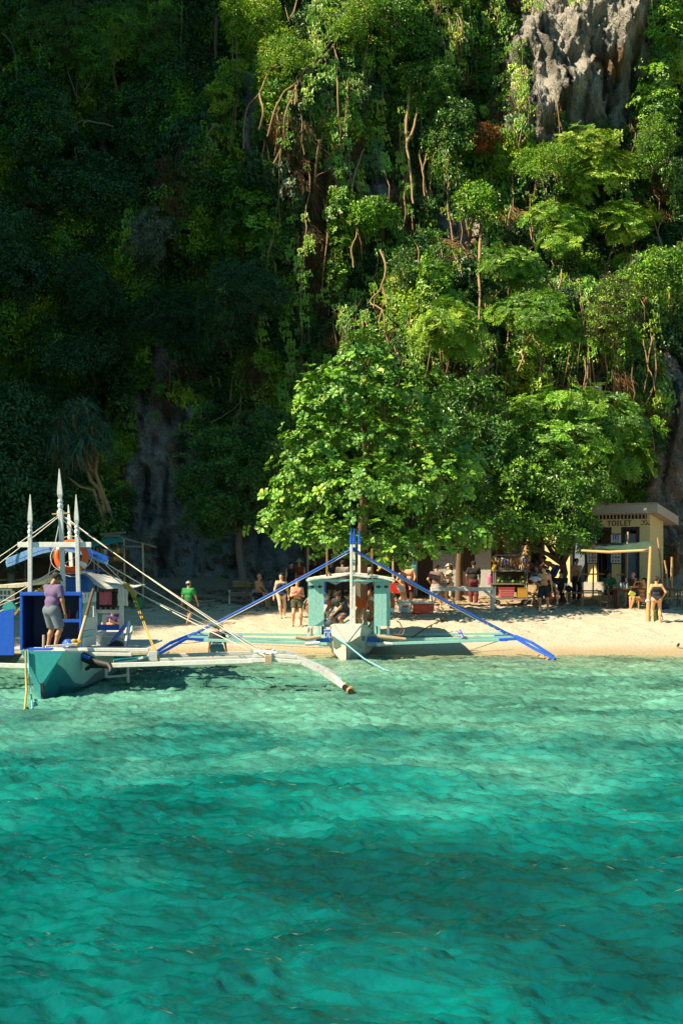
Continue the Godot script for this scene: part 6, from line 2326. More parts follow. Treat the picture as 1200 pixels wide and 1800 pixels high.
func tables_and_coolers():
	var f := on_sand(812, 55.0)
	var t := thing("white_table", "long white wooden table with braced legs on the shaded sand", "table", f)
	for k in 4:
		bx(t, "board", M.white_paint, Vector3(0, 0.835, -0.33 + 0.22 * k), Vector3(2.46, 0.04 + 0.004 * (k % 2), 0.212))
	for sx in [-1.19, 1.16]:
		for sz in [-0.36, 0.36]:
			bx(t, "leg", M.white_paint, Vector3(sx, 0.37, sz), Vector3(0.085, 0.90, 0.085))
			var st := mb()
			bar(st, Vector3(sx, 0.48, sz + 0.002), Vector3(sx - signf(sx) * 0.38, 0.80, sz + 0.002), 0.05, 0.06)
			obj("brace", st, M.white_paint, t)
	bx(t, "apron", M.white_paint, Vector3(0, 0.77, 0.42), Vector3(2.44, 0.09, 0.03))
	for q in [["left", 770], ["middle", 794], ["right", 817]]:
		var g := thing("plate", "oval white plate on the white table, %s one of three" % q[0], "plate", Vector3(P(q[1], 1000, 55.0).x, f.y + 0.86, -55.0), 0.0, "plates on the white table")
		var st := mb()
		lathe(st, Vector3.ZERO, [[0, 0.10], [0.01, 0.11], [0.035, 0.19], [0.04, 0.185], [0.018, 0.10]], 16)
		obj("dish", st, mat("china", 0.62, 0.64, 0.68, 0.25, false), g)
		st = mb()
		for k in 4:
			ball(st, Vector3(rnd(-0.06, 0.06), 0.03, rnd(-0.05, 0.05)), Vector3(0.04, 0.02, 0.03), 5, 7)
		obj("food", st, M.brown_wood, g)
	f = on_sand(743, 53.4)
	t = thing("red_cool_box", "bright red cool box with a white lid standing on the sand", "cool box", f, 0.05)
	st_box(t, "body", mat("cooler_red", 0.85, 0.07, 0.012, 0.35), Vector3(0, 0.17, 0), Vector3(0.75, 0.34, 0.42), 0.03)
	st_box(t, "lid", M.white_paint, Vector3(0, 0.40, 0), Vector3(0.80, 0.10, 0.46), 0.03)
	st_box(t, "lid_grip", mat("pale_wood_lid", 0.5, 0.45, 0.36, 0.5), Vector3(-0.08, 0.465, 0), Vector3(0.42, 0.03, 0.2), 0.012)
	for sx in [-1.0, 1.0]:
		bx(t, "handle", M.white_paint, Vector3(sx * 0.395, 0.24, 0), Vector3(0.04, 0.22, 0.2))
	bx(t, "drain_plug", M.white_paint, Vector3(0.27, 0.04, 0.217), Vector3(0.06, 0.05, 0.02))
	f = on_sand(711, 53.6)
	t = thing("white_cool_box", "tall white cool box with a lobster picture on its front", "cool box", f)
	st_box(t, "body", M.white_paint, Vector3(0, 0.20, 0), Vector3(0.46, 0.42, 0.40), 0.03)
	st_box(t, "lid", M.white_paint, Vector3(0, 0.45, 0), Vector3(0.50, 0.075, 0.44), 0.02)
	bx(t, "lid_recess", M.black_rubber, Vector3(0.02, 0.488, 0.05), Vector3(0.26, 0.012, 0.14))
	bx(t, "blue_label", mat("label_blue", 0.36, 0.50, 0.66, 0.6), Vector3(-0.03, 0.11, 0.203), Vector3(0.24, 0.20, 0.006))
	var st := mb()
	tube(st, [Vector3(-0.13, 0.245, 0.21), Vector3(-0.05, 0.235, 0.215), Vector3(0.06, 0.24, 0.215), Vector3(0.12, 0.275, 0.21)], [0.022, 0.032, 0.03, 0.016], 7)
	for k in 3:
		tube(st, [Vector3(-0.08 + 0.06 * k, 0.22, 0.21), Vector3(-0.10 + 0.06 * k, 0.205, 0.21)], 0.008, 5)
	obj("lobster_picture", st, mat("lobster_red", 0.6, 0.10, 0.02, 0.6), t)
	bx(t, "handle", M.white_paint, Vector3(-0.24, 0.3, 0), Vector3(0.04, 0.07, 0.22))
	# mooring stake on the sand
	f = on_sand(777, 50.8)
	t = thing("mooring_rope", "dark mooring rope with a knot running over the bright sand", "rope", f)
	st = mb()
	var e := P(724, 1120, 45.5) - f
	tube(st, [Vector3(0.16, 0.1, 0.0), Vector3(0, 0.03, 0), e * 0.5 + Vector3(0, 0.05, 0), e], 0.022, 6)
	obj("line", st, M.dark_wood, t)
	st = mb()
	ball(st, Vector3(0, 0.05, 0), Vector3(0.09, 0.08, 0.07), 6, 8)
	obj("knot", st, M.brown_wood, t)

func st_box(parent: Node, called: String, m: Material, c: Vector3, s: Vector3, bevel: float):
	var st := mb()
	box(st, c, s, Basis.IDENTITY, bevel)
	return obj(called, st, m, parent)

func back_stalls():
	# white block shed with brown doors behind the white table
	var f := on_sand(782, 62.0)
	var wht := mat("block_white", 0.60, 0.59, 0.57, 0.9)
	var brn := mat("brown_panel", 0.085, 0.05, 0.035, 0.8)
	var t := thing("block_shed", "low shed with a white block wall between brown door panels", "building", f)
	var X := func(px: float) -> float: return (px - 782.0) * 62.0 / F
	var lo: float = -0.1
	for r in 10:  # the white wall course by course
		var n := 4
		for k in n + 1:
			var a := maxf(X.call(760.0), X.call(760.0) + (k - (0.5 if r % 2 else 0.0)) * 0.30)
			var b := minf(X.call(809.0), X.call(760.0) + (k + (0.5 if r % 2 else 1.0)) * 0.30)
			if b - a > 0.03:
				bx(t, "block", wht, Vector3((a + b) / 2, lo + 0.11 + 0.205 * r, 0.005 * ((k + r) % 3)), Vector3(b - a - 0.012, 0.193, 0.14))
	bx(t, "wall_core", wht, Vector3(X.call(784.5), lo + 1.0, -0.07), Vector3(1.22, 2.1, 0.08))
	for q in [[733.0, 760.0], [809.0, 833.0]]:
		for k in 4:
			var w: float = (q[1] - q[0]) * 62.0 / F / 4.0
			bx(t, "door_board", brn, Vector3(X.call(q[0]) + w * (k + 0.5), lo + 1.1, 0.0), Vector3(w - 0.008, 2.25, 0.05 + 0.004 * (k % 2)))
	for q in [725.0, 731.0]:
		bx(t, "post", M.white_paint, Vector3(X.call(q), lo + 1.1, 0.05), Vector3(0.09, 2.3, 0.09))
	bx(t, "wall", wht, Vector3(X.call(848.0), lo + 1.1, 0.0), Vector3(0.7, 2.2, 0.12))
	bx(t, "wall", brn, Vector3(X.call(790.0), lo + 1.1, -2.4), Vector3(3.6, 2.2, 0.12))
	bx(t, "wall", brn, Vector3(X.call(722.0), lo + 1.1, -1.2), Vector3(0.12, 2.2, 2.3))
	bx(t, "roof", M.dark_wood, Vector3(X.call(790.0), lo + 2.32, -1.1), Vector3(3.9, 0.08, 3.2))
	# fruit stall behind the mint boat
	f = on_sand(620, 60.5)
	t = thing("fruit_stall", "shaded fruit stall with a blue bar behind the mint boat", "stall", f)
	for q in [[541, 0.9], [690, 0.9], [541, -1.2], [690, -1.2]]:
		rod(t, "post", M.pale_wood, [Vector3((q[0] - 620) * 60.0 / F, -0.1, q[1]), Vector3((q[0] - 620) * 60.0 / F, 2.35, q[1])], 0.045)
	rod(t, "blue_bar", M.blue_paint, [Vector3(-1.25, 2.28, 0.95), Vector3(0.0, 2.15, 0.95)], 0.05)
	bx(t, "roof", M.dark_wood, Vector3(0, 2.42, -0.2), Vector3(4.4, 0.06, 2.8), 0.0, 0.02)
	bx(t, "counter", M.brown_wood, Vector3(0.4, 0.85, 0.2), Vector3(2.8, 0.06, 0.7))
	for q in [-0.9, 1.7]:
		for z in [-0.1, 0.5]:
			bx(t, "leg", M.brown_wood, Vector3(q, 0.40, z), Vector3(0.07, 0.86, 0.07))
	bx(t, "back_panel", M.dark_wood, Vector3(0, 1.1, -1.5), Vector3(4.2, 2.3, 0.06))
	for i in 9:
		var g := thing("fruit_net", "net of %s fruit hanging in the shaded stall, %s row, %s from the left" % ["orange" if i % 2 else "yellow", ["upper", "middle", "lower"][i / 3], ORD[i % 3]], "fruit net", f + Vector3(1.08 + 0.17 * (i % 3) + rnd(-0.03, 0.03), 2.05 - 0.27 * (i / 3) + rnd(-0.05, 0.05), 0.85), 0.0, "fruit nets in the fruit stall")
		var st := mb()
		for k in 6:
			ball(st, Vector3(rnd(-0.06, 0.06), -0.05 - 0.035 * k + rnd(-0.02, 0.02), rnd(-0.05, 0.05)), Vector3.ONE * 0.055, 6, 8)
		obj("fruit", st, mat("fruit_orange", 0.60, 0.24, 0.02, 0.5) if i % 2 else mat("fruit_yellow", 0.60, 0.42, 0.06, 0.5), g)
		rod(g, "cord", M.rope_white, [Vector3(0, -0.05, 0), Vector3(0, 0.12, 0)], 0.006, 4)
	for i in 6:
		var g := thing("coconut", "yellowish coconut on the shaded fruit stall counter, %s from the left" % ORD[i], "coconut", f + Vector3(0.95 + 0.17 * i, 0.88, 0.32), 0.0, "coconuts on the fruit stall counter")
		var st := mb()
		lathe(st, Vector3.ZERO, [[0.0, 0.03], [0.03, 0.075], [0.09, 0.09], [0.14, 0.07], [0.17, 0.03]], 9)
		obj("husk", st, mat("coconut_yellow", 0.22, 0.25, 0.04, 0.5), g)
	var g := thing("red_chair", "red plastic seat left of the woman in white shorts", "chair", on_sand(690, 57.5))
	st_box(g, "seat", mat("red_plastic", 0.55, 0.03, 0.02, 0.4), Vector3(0, 0.45, 0), Vector3(0.5, 0.06, 0.45), 0.02)
	st_box(g, "backrest", mat("red_plastic", 0.55, 0.03, 0.02, 0.4), Vector3(0, 0.68, -0.2), Vector3(0.5, 0.36, 0.05), 0.02)
	for q in [[-0.2, 0.18], [0.2, 0.18], [-0.2, -0.18], [0.2, -0.18]]:
		bx(g, "leg", M.black_rubber, Vector3(q[0], 0.21, q[1]), Vector3(0.05, 0.46, 0.05))
	g = thing("teal_bag", "teal bag hanging on the post beside the shirtless man in red shorts", "bag", P(727, 1011, 58.0))
	st_box(g, "bag_body", mat("teal_cloth", 0.03, 0.33, 0.32, 0.85), Vector3(0, 0.2, 0), Vector3(0.2, 0.42, 0.1), 0.04)
	rod(g, "strap", mat("teal_cloth", 0.03, 0.33, 0.32, 0.85), [Vector3(-0.06, 0.38, 0), Vector3(0, 0.58, 0), Vector3(0.06, 0.38, 0)], 0.012, 5)
	g = thing("dark_wetsuit", "dark garment hanging behind the shirtless man in red shorts", "garment", P(726, 1050, 57.6))
	st_box(g, "body", M.black_rubber, Vector3(0, 0.42, 0), Vector3(0.2, 0.8, 0.08), 0.035)
	for sx in [-1.0, 1.0]:
		rod(g, "sleeve", M.black_rubber, [Vector3(sx * 0.09, 0.76, 0), Vector3(sx * 0.15, 0.4, 0)], 0.035, 6)
	# left snack stall with a torn teal tarpaulin
	f = on_sand(200, 57.0)
	t = thing("left_snack_stall", "shaded snack stall of sticks under a torn teal tarpaulin at left", "stall", f)
	var L := func(x: float, y: float, d: float) -> Vector3: return P(x, y, d) - f
	for q in [[218, 56.2, 948], [251, 56.0, 955], [172, 56.6, 962], [218, 58.4, 945], [165, 58.6, 950]]:
		var a: Vector3 = L.call(q[0], 1000, q[1])
		a.y = -0.1
		rod(t, "post", M.pale_wood, [a, a.lerp(L.call(q[0], q[2], q[1]), 0.5) + Vector3(0.03, 0, 0), L.call(q[0], q[2], q[1])], [0.05, 0.045, 0.04])
	for q in [[178, 940, 57.0, 222, 936, 57.0], [184, 943, 56.6, 212, 942, 56.4], [214, 946, 56.4, 275, 962, 56.2], [216, 961, 56.2, 252, 961, 56.0], [216, 948, 58, 250, 955, 56.0]]:
		rod(t, "roof_pole", M.grey_bark, [L.call(q[0], q[1], q[2]), L.call(q[3], q[4], q[5])], 0.05)
	var rows := []
	for j in 4:
		var row := []
		for i in 10:
			var s := i / 9.0
			var p: Vector3 = L.call(lerpf(155, 219, s), lerpf(962, 951, s) - 3.0 * j + 1.5 * sin(s * 14.0 + j), 56.0 + 0.7 * j)
			row.append(p)
		rows.append(row)
	var st := mb()
	sheet(st, rows, Vector3(0, -0.012, 0))
	obj("tarpaulin", st, mat("teal_tarp", 0.03, 0.30, 0.28, 0.7), t)
	bx(t, "counter", M.brown_wood, L.call(196, 1012, 56.4), Vector3(1.5, 0.06, 0.6))
	bx(t, "blue_rail", M.blue_paint, L.call(166, 1003, 56.2), Vector3(0.75, 0.07, 0.06))
	bx(t, "blue_box", M.blue_paint, L.call(190, 1022, 56.2), Vector3(0.6, 0.30, 0.5))
	bx(t, "back_panel", M.dark_wood, L.call(190, 1000, 58.7), Vector3(1.8, 1.6, 0.05))
	for i in 2:
		var q: float = [178.0, 213.0][i]
		bx(t, "leg", M.brown_wood, Vector3((L.call(q, 1000, 56.4) as Vector3).x, 0.36, (L.call(q, 1000, 56.4) as Vector3).z), Vector3(0.06, 0.9, 0.06))
	var hues := [["olive", Color(0.22, 0.18, 0.04)], ["yellow", Color(0.42, 0.27, 0.03)], ["orange", Color(0.48, 0.14, 0.02)], ["brown", Color(0.2, 0.09, 0.03)], ["red", Color(0.3, 0.03, 0.03)], ["white", Color(0.4, 0.4, 0.38)]]
	for i in 14:
		var k := i % 7
		var h: Array = hues[(i * 5 + i / 7) % 6]
		packet(P(180 + 5.6 * k, 969 + 13.5 * (i / 7) + 1.5 * sin(i * 2.0), 56.05), h[0], h[1], 0.13, 0.20, "%s string of the left snack stall" % ["upper", "lower"][i / 7], i)
	for i in 6:
		var h: Array = [["red", Color(0.42, 0.02, 0.02)], ["green", Color(0.03, 0.25, 0.08)], ["red", Color(0.42, 0.02, 0.02)], ["white", Color(0.5, 0.5, 0.48)], ["red", Color(0.42, 0.02, 0.02)], ["olive", Color(0.2, 0.18, 0.05)]][i]
		g = thing("shelf_bottle", "small %s bottle on the left stall counter, %s from the left" % [h[0], ["first", "second", "third", "fourth", "fifth", "sixth"][i]], "bottle", P(197 + 3.4 * i, 1011, 56.3), 0.0, "bottles on the left snack stall")
		st = mb()
		lathe(st, Vector3.ZERO, [[0, 0.035], [0.13, 0.035], [0.17, 0.018], [0.19, 0.018]], 8)
		obj("body", st, cloth_mat(h[1]), g)
		st = mb()
		lathe(st, Vector3(0, 0.19, 0), [[0, 0.02], [0.025, 0.02]], 8)
		obj("cap", st, M.white_paint, g)
	g = thing("green_stool", "green plastic stool under the left snack stall's right post", "stool", on_sand(245, 55.8))
	st = mb()
	prism(st, PackedVector2Array([Vector2(-0.17, 0), Vector2(0.17, 0), Vector2(0.13, 0.42), Vector2(-0.13, 0.42)]), 0.28, Transform3D(Basis.IDENTITY, Vector3(0, 0, 0.14)))
	obj("legs_skirt", st, mat("green_plastic", 0.02, 0.26, 0.08, 0.45), g)
	st_box(g, "seat", mat("green_plastic", 0.02, 0.26, 0.08, 0.45), Vector3(0, 0.44, 0), Vector3(0.32, 0.05, 0.32), 0.015)
	# second dark stall at the far left behind the boat
	f = on_sand(80, 59.0)
	t = thing("dark_hut", "dark open hut of planks behind the left boat's masts", "hut", f)
	for q in [[-2.6, 0.6], [-0.7, 0.6], [0.6, 0.6], [-2.6, -1.4], [0.6, -1.4]]:
		rod(t, "post", M.grey_bark, [Vector3(q[0], -0.1, q[1]), Vector3(q[0], 1.95, q[1])], 0.05)
	bx(t, "roof", M.dark_wood, Vector3(-1.0, 1.98, -0.4), Vector3(4.2, 0.07, 2.6))
	bx(t, "back_panel", M.dark_wood, Vector3(-1.0, 0.95, -1.5), Vector3(3.9, 1.9, 0.06))
	for y in [0.55, 0.95]:
		rod(t, "rail", M.bamboo, [Vector3(-2.6, y, 0.62), Vector3(0.6, y + 0.03, 0.62)], 0.04)
	# notice board
	f = on_sand(424, 58.2)
	t = thing("notice_board", "weathered notice board with white and yellow lines on pale posts", "sign", f)
	var ink := mat("board_white_ink", 0.40, 0.38, 0.34, 0.8)
	var yel := mat("board_yellow_ink", 0.46, 0.28, 0.02, 0.8)
	bx(t, "upper_board", mat("board_grey", 0.07, 0.065, 0.055, 0.85), Vector3(0.0, 0.80, 0), Vector3(1.05, 0.40, 0.04))
	bx(t, "lower_board", mat("board_grey_pale", 0.28, 0.24, 0.22, 0.85), Vector3(-0.02, 0.42, 0.01), Vector3(0.98, 0.14, 0.04))
	for sx in [-0.48, 0.48]:
		rod(t, "post", M.white_paint, [Vector3(sx, -0.1, -0.04), Vector3(sx, 0.98, -0.04)], 0.035)
	for q in [[0.945, 10, ink, 0.034], [0.87, 13, ink, 0.034], [0.765, 11, yel, 0.085]]:
		var x := -0.34
		for k in q[1]:
			var w := 0.045 + 0.02 * absf(sin(k * 2.3))
			bx(t, "painted_letter", q[2], Vector3(x + w / 2, q[0], 0.023), Vector3(w * 0.8, q[3], 0.008))
			x += w + (0.02 if k % 4 == 3 else 0.006)
	for k in 9:
		bx(t, "painted_letter", mat("board_red_ink", 0.16, 0.05, 0.05, 0.8), Vector3(-0.38 + 0.085 * k, 0.42, 0.033), Vector3(0.05 + 0.015 * (k % 2), 0.06, 0.006))
	g = thing("crooked_stick", "crooked upright stick standing before the notice board", "pole", on_sand(434, 55.6))
	rod(g, "stick", M.bark, [Vector3(0.04, -0.1, 0), Vector3(-0.02, 0.5, 0), Vector3(0.02, 0.9, 0), Vector3(-0.05, 1.36, 0)], [0.045, 0.04, 0.035, 0.02])
	for q in [["wooden stool under the bald shirtless man", 449, 56.5, 0.45], ["low wooden stool under the child beside the bald man", 472, 57.5, 0.40], ["wooden stool under the woman in the striped top", 238, 56.1, 0.43]]:
		g = thing("wooden_stool", q[0], "stool", on_sand(q[1], q[2]), 0.0, "wooden stools in the shade")
		bx(g, "seat", M.brown_wood, Vector3(0, q[3] - 0.03, 0), Vector3(0.42, 0.05, 0.34))
		for c in [[-0.17, 0.13], [0.17, 0.13], [-0.17, -0.13], [0.17, -0.13]]:
			bx(g, "leg", M.brown_wood, Vector3(c[0], (q[3] - 0.06) / 2, c[1]), Vector3(0.05, q[3] - 0.05, 0.05))
	# driftwood at the foot of the rock
	for q in [["long grey driftwood log left of the notice board", 370, 60.5, 2.2, 0.13, 0.1], ["short driftwood log under the notice board", 418, 58.8, 1.3, 0.09, -0.2], ["thin bleached driftwood branch before the dark rock", 345, 59.0, 1.6, 0.06, 0.3], ["stubby driftwood piece at the right of the dark rock", 398, 59.4, 0.9, 0.11, -0.5]]:
		g = thing("driftwood", q[0], "driftwood", on_sand(q[1], q[2]) + Vector3(0, q[4] * 0.7, 0), q[5], "driftwood at the foot of the rock")
		rod(g, "log", M.pale_wood if q[4] < 0.08 else M.grey_bark, [Vector3(-q[3] / 2, 0, 0), Vector3(-q[3] / 6, 0.05, 0.06), Vector3(q[3] / 6, -0.02, 0), Vector3(q[3] / 2, 0.06, -0.05)], [q[4] * 0.8, q[4], q[4] * 0.9, q[4] * 0.5], 8)
		rod(g, "branch", M.grey_bark, [Vector3(q[3] / 6, 0.02, 0), Vector3(q[3] / 3.2, 0.22, 0.1)], [q[4] * 0.5, q[4] * 0.2], 6)
	# boulders at the foot of the cliff
	var bo := ["low grey boulder at the foot of the dark rock", "rounded boulder left of the driftwood log", "small dark boulder behind the notice board", "mossy boulder behind the seated child", "grey boulder at the far right under the cliff", "wide low boulder behind the thatched rack", "dark boulder at the far left behind the hut", "rough boulder between the left stall and the dark rock"]
	var bp := [[300, 64, 0.9], [340, 62, 0.7], [430, 61.5, 0.5], [480, 61, 0.7], [1195, 64, 1.3], [1188, 61, 0.8], [150, 63, 0.9], [268, 62, 0.8]]
	for i in bo.size():
		g = thing("boulder", bo[i], "rock", on_sand(bp[i][0], bp[i][1]), rnd(0, 3), "boulders at the foot of the cliff")
		var r: float = bp[i][2]
		st = mb()
		var rr := []
		for j in 8:
			var row := []
			for k in 15:
				var a := TAU * (k % 14) / 14.0
				var e := lerpf(-0.5, PI / 2, j / 7.0)
				var d := Vector3(cos(a) * cos(e), sin(e), sin(a) * cos(e))
				var n: float = 1.0 + 0.45 * NZ.a.get_noise_3d(d.x * 1.1 + i * 7.0, d.y * 1.1, d.z * 1.1)
				row.append(d * Vector3(r, r * 0.65, r * 0.8) * n)
			rr.append(row)
		for j in 7:
			for k in 14:
				quad(st, rr[j][k], rr[j + 1][k], rr[j + 1][k + 1], rr[j][k + 1])
		obj("stone", st, mat("boulder_grey", 0.20, 0.19, 0.17, 0.95), g)

func build_beach():
	toilet_block()
	shelter_and_seats()
	snack_cart()
	tables_and_coolers()
	back_stalls()
	var ll := []
	var lc := []
	for i in 1500:
		var d := 53.0 + 13.0 * pow(rnd(0.0, 1.0), 0.7)
		var p := on_sand(rnd(150, 1250), d)
		p.y += 0.02
		ll.append(facing((Vector3.UP + rand_dir() * 0.4).normalized(), rnd(0, TAU), p, rnd(0.15, 0.32)))
		lc.append(tint(["dry", "dry", "olive"][i % 3]))
	tag(scatter("leaf_litter", CL.rosette, M.leaf_matte, ll, lc), "dead leaves scattered over the shaded sand", "leaf litter")
	ll = []
	lc = []
	for i in 420:
		var p := on_sand(rnd(150, 1250), 46.6 + 3.2 * pow(rnd(0.0, 1.0), 1.6))
		ll.append(facing((Vector3.UP + rand_dir() * 0.5).normalized(), rnd(0, TAU), p, rnd(0.04, 0.10)))
		lc.append(tint(["dry", "grey", "grey"][i % 3]))
	tag(scatter("wrack", CL.rosette, M.leaf_matte, ll, lc), "coral bits and weed scattered along the wet edge of the sand", "wrack")
	var st := mb()
	var g := thing("phone_camera", "small dark camera held up at the right edge of the water", "camera", P(1191, 1135, 43.6))
	box(st, Vector3(0, 0.02, 0), Vector3(0.07, 0.12, 0.02), Basis(Vector3.BACK, -0.5), 0.006)
	obj("case", st, M.black_rubber, g)
	st = mb()
	lathe(st, Vector3(-0.01, 0.04, 0.01), [[0, 0.016], [0.012, 0.014]], 8, Vector3.BACK)
	obj("lens", st, M.deep_blue_paint, g)

# ---------------------------------------------------------------- people
# One continuous surface round tapered bones [a, b, radius a, radius b, flat end?], meshed by surface nets.
func skin_over(bones: Array, cell: float, k: float, clips := [], paint = null) -> ArrayMesh:
	var lo := Vector3.ONE * 1e9
	var hi := -lo
	for b in bones:
		var r := maxf(b[2], b[3])
		for q in [b[0], b[1]]:
			lo = lo.min(q - Vector3.ONE * r)
			hi = hi.max(q + Vector3.ONE * r)
	lo -= Vector3.ONE * cell * 2.0
	hi += Vector3.ONE * cell * 2.0
	var nx := int((hi.x - lo.x) / cell) + 2
	var ny := int((hi.y - lo.y) / cell) + 2
	var nz := int((hi.z - lo.z) / cell) + 2
	var f := PackedFloat32Array()
	f.resize(nx * ny * nz)
	f.fill(1.0)
	for b in bones:
		var a: Vector3 = b[0]
		var ba: Vector3 = b[1] - a
		var l2 := maxf(ba.length_squared(), 1e-9)
		var ra: float = b[2]
		var rb: float = b[3]
		var flat: bool = b.size() > 4 and b[4]
		var len_ := sqrt(l2)
		var pad := maxf(ra, rb) + k + cell
		var p0 := (a.min(b[1]) - Vector3.ONE * pad - lo) / cell
		var p1 := (a.max(b[1]) + Vector3.ONE * pad - lo) / cell
		for iz in range(maxi(0, int(p0.z)), mini(nz, int(p1.z) + 1)):
			for iy in range(maxi(0, int(p0.y)), mini(ny, int(p1.y) + 1)):
				var at := (iz * ny + iy) * nx
				for ix in range(maxi(0, int(p0.x)), mini(nx, int(p1.x) + 1)):
					var p := lo + Vector3(ix, iy, iz) * cell - a
					var t := p.dot(ba) / l2
					var tc := clampf(t, 0.0, 1.0)
					var d := (p - ba * tc).length() - (ra + (rb - ra) * tc)
					if flat and t > 1.0:
						d = maxf((p - ba * t).length() - rb, (t - 1.0) * len_)
					var o := f[at + ix]
					var h := k - absf(o - d)
					if h > 0.0:
						f[at + ix] = minf(o, d) - h * h * 0.25 / k
					elif d < o:
						f[at + ix] = d
	if clips.size():
		for iz in nz:
			for iy in ny:
				for ix in nx:
					var i := (iz * ny + iy) * nx + ix
					if f[i] < 0.05:
						var p := lo + Vector3(ix, iy, iz) * cell
						for c in clips:
							f[i] = maxf(f[i], (p - c[0]).dot(c[1]))
	var vid := PackedInt32Array()
	vid.resize(nx * ny * nz)
	vid.fill(-1)
	var v := PackedVector3Array()
	var n := PackedVector3Array()
	var c := PackedColorArray()
	var sx := 1
	var sy := nx
	var sz := nx * ny
	var corner := [0, sx, sy, sx + sy, sz, sx + sz, sy + sz, sx + sy + sz]
	var cpos := [Vector3(0, 0, 0), Vector3(1, 0, 0), Vector3(0, 1, 0), Vector3(1, 1, 0), Vector3(0, 0, 1), Vector3(1, 0, 1), Vector3(0, 1, 1), Vector3(1, 1, 1)]
	var edges := [[0, 1], [2, 3], [4, 5], [6, 7], [0, 2], [1, 3], [4, 6], [5, 7], [0, 4], [1, 5], [2, 6], [3, 7]]
	for iz in nz - 1:
		for iy in ny - 1:
			var i := (iz * ny + iy) * nx
			for ix in nx - 1:
				var f0 := f[i]
				if f0 < 0.999:
					var s0 := f0 < 0.0
					if (f[i + sx] < 0.0) != s0 or (f[i + sy] < 0.0) != s0 or (f[i + sz] < 0.0) != s0 or (f[i + corner[3]] < 0.0) != s0 or (f[i + corner[5]] < 0.0) != s0 or (f[i + corner[6]] < 0.0) != s0 or (f[i + corner[7]] < 0.0) != s0:
						var sum := Vector3.ZERO
						var cnt := 0
						for e in edges:
							var fa := f[i + corner[e[0]]]
							var fb := f[i + corner[e[1]]]
							if (fa < 0.0) != (fb < 0.0):
								sum += cpos[e[0]].lerp(cpos[e[1]], fa / (fa - fb))
								cnt += 1
						vid[i] = v.size()
						var pos: Vector3 = lo + (Vector3(ix, iy, iz) + sum / cnt) * cell
						v.append(pos)
						var g := Vector3(f[i + 1] + f[i + corner[3]] + f[i + corner[5]] + f[i + corner[7]] - f0 - f[i + sy] - f[i + sz] - f[i + corner[6]],
							f[i + sy] + f[i + corner[3]] + f[i + corner[6]] + f[i + corner[7]] - f0 - f[i + 1] - f[i + sz] - f[i + corner[5]],
							f[i + sz] + f[i + corner[5]] + f[i + corner[6]] + f[i + corner[7]] - f0 - f[i + 1] - f[i + sy] - f[i + corner[3]])
						n.append(g.normalized())
						c.append(paint.call(pos) if paint != null else Color.WHITE)
				i += 1
	var idx := PackedInt32Array()
	for iz in range(1, nz - 1):
		for iy in range(1, ny - 1):
			var i := (iz * ny + iy) * nx + 1
			for ix in range(1, nx - 1):
				var s0 := f[i] < 0.0
				if (f[i + sx] < 0.0) != s0:
					face4(idx, vid[i - sy - sz], vid[i - sz], vid[i], vid[i - sy], s0)
				if (f[i + sy] < 0.0) != s0:
					face4(idx, vid[i - sx - sz], vid[i - sx], vid[i], vid[i - sz], s0)
				if (f[i + sz] < 0.0) != s0:
					face4(idx, vid[i - sx - sy], vid[i - sy], vid[i], vid[i - sx], s0)
				i += 1
	var arr := []
	arr.resize(Mesh.ARRAY_MAX)
	arr[Mesh.ARRAY_VERTEX] = v
	arr[Mesh.ARRAY_NORMAL] = n
	arr[Mesh.ARRAY_COLOR] = c
	arr[Mesh.ARRAY_INDEX] = idx
	var am := ArrayMesh.new()
	if idx.size():
		am.add_surface_from_arrays(Mesh.PRIMITIVE_TRIANGLES, arr)
	return am

func face4(idx: PackedInt32Array, a: int, b: int, c: int, d: int, inside: bool):
	if a < 0 or b < 0 or c < 0 or d < 0:
		return
	if inside:
		idx.append_array(PackedInt32Array([a, c, b, a, d, c]))
	else:
		idx.append_array(PackedInt32Array([a, b, c, a, c, d]))

var HEAD: ArrayMesh
var HAND := {}
var HAIR := {}

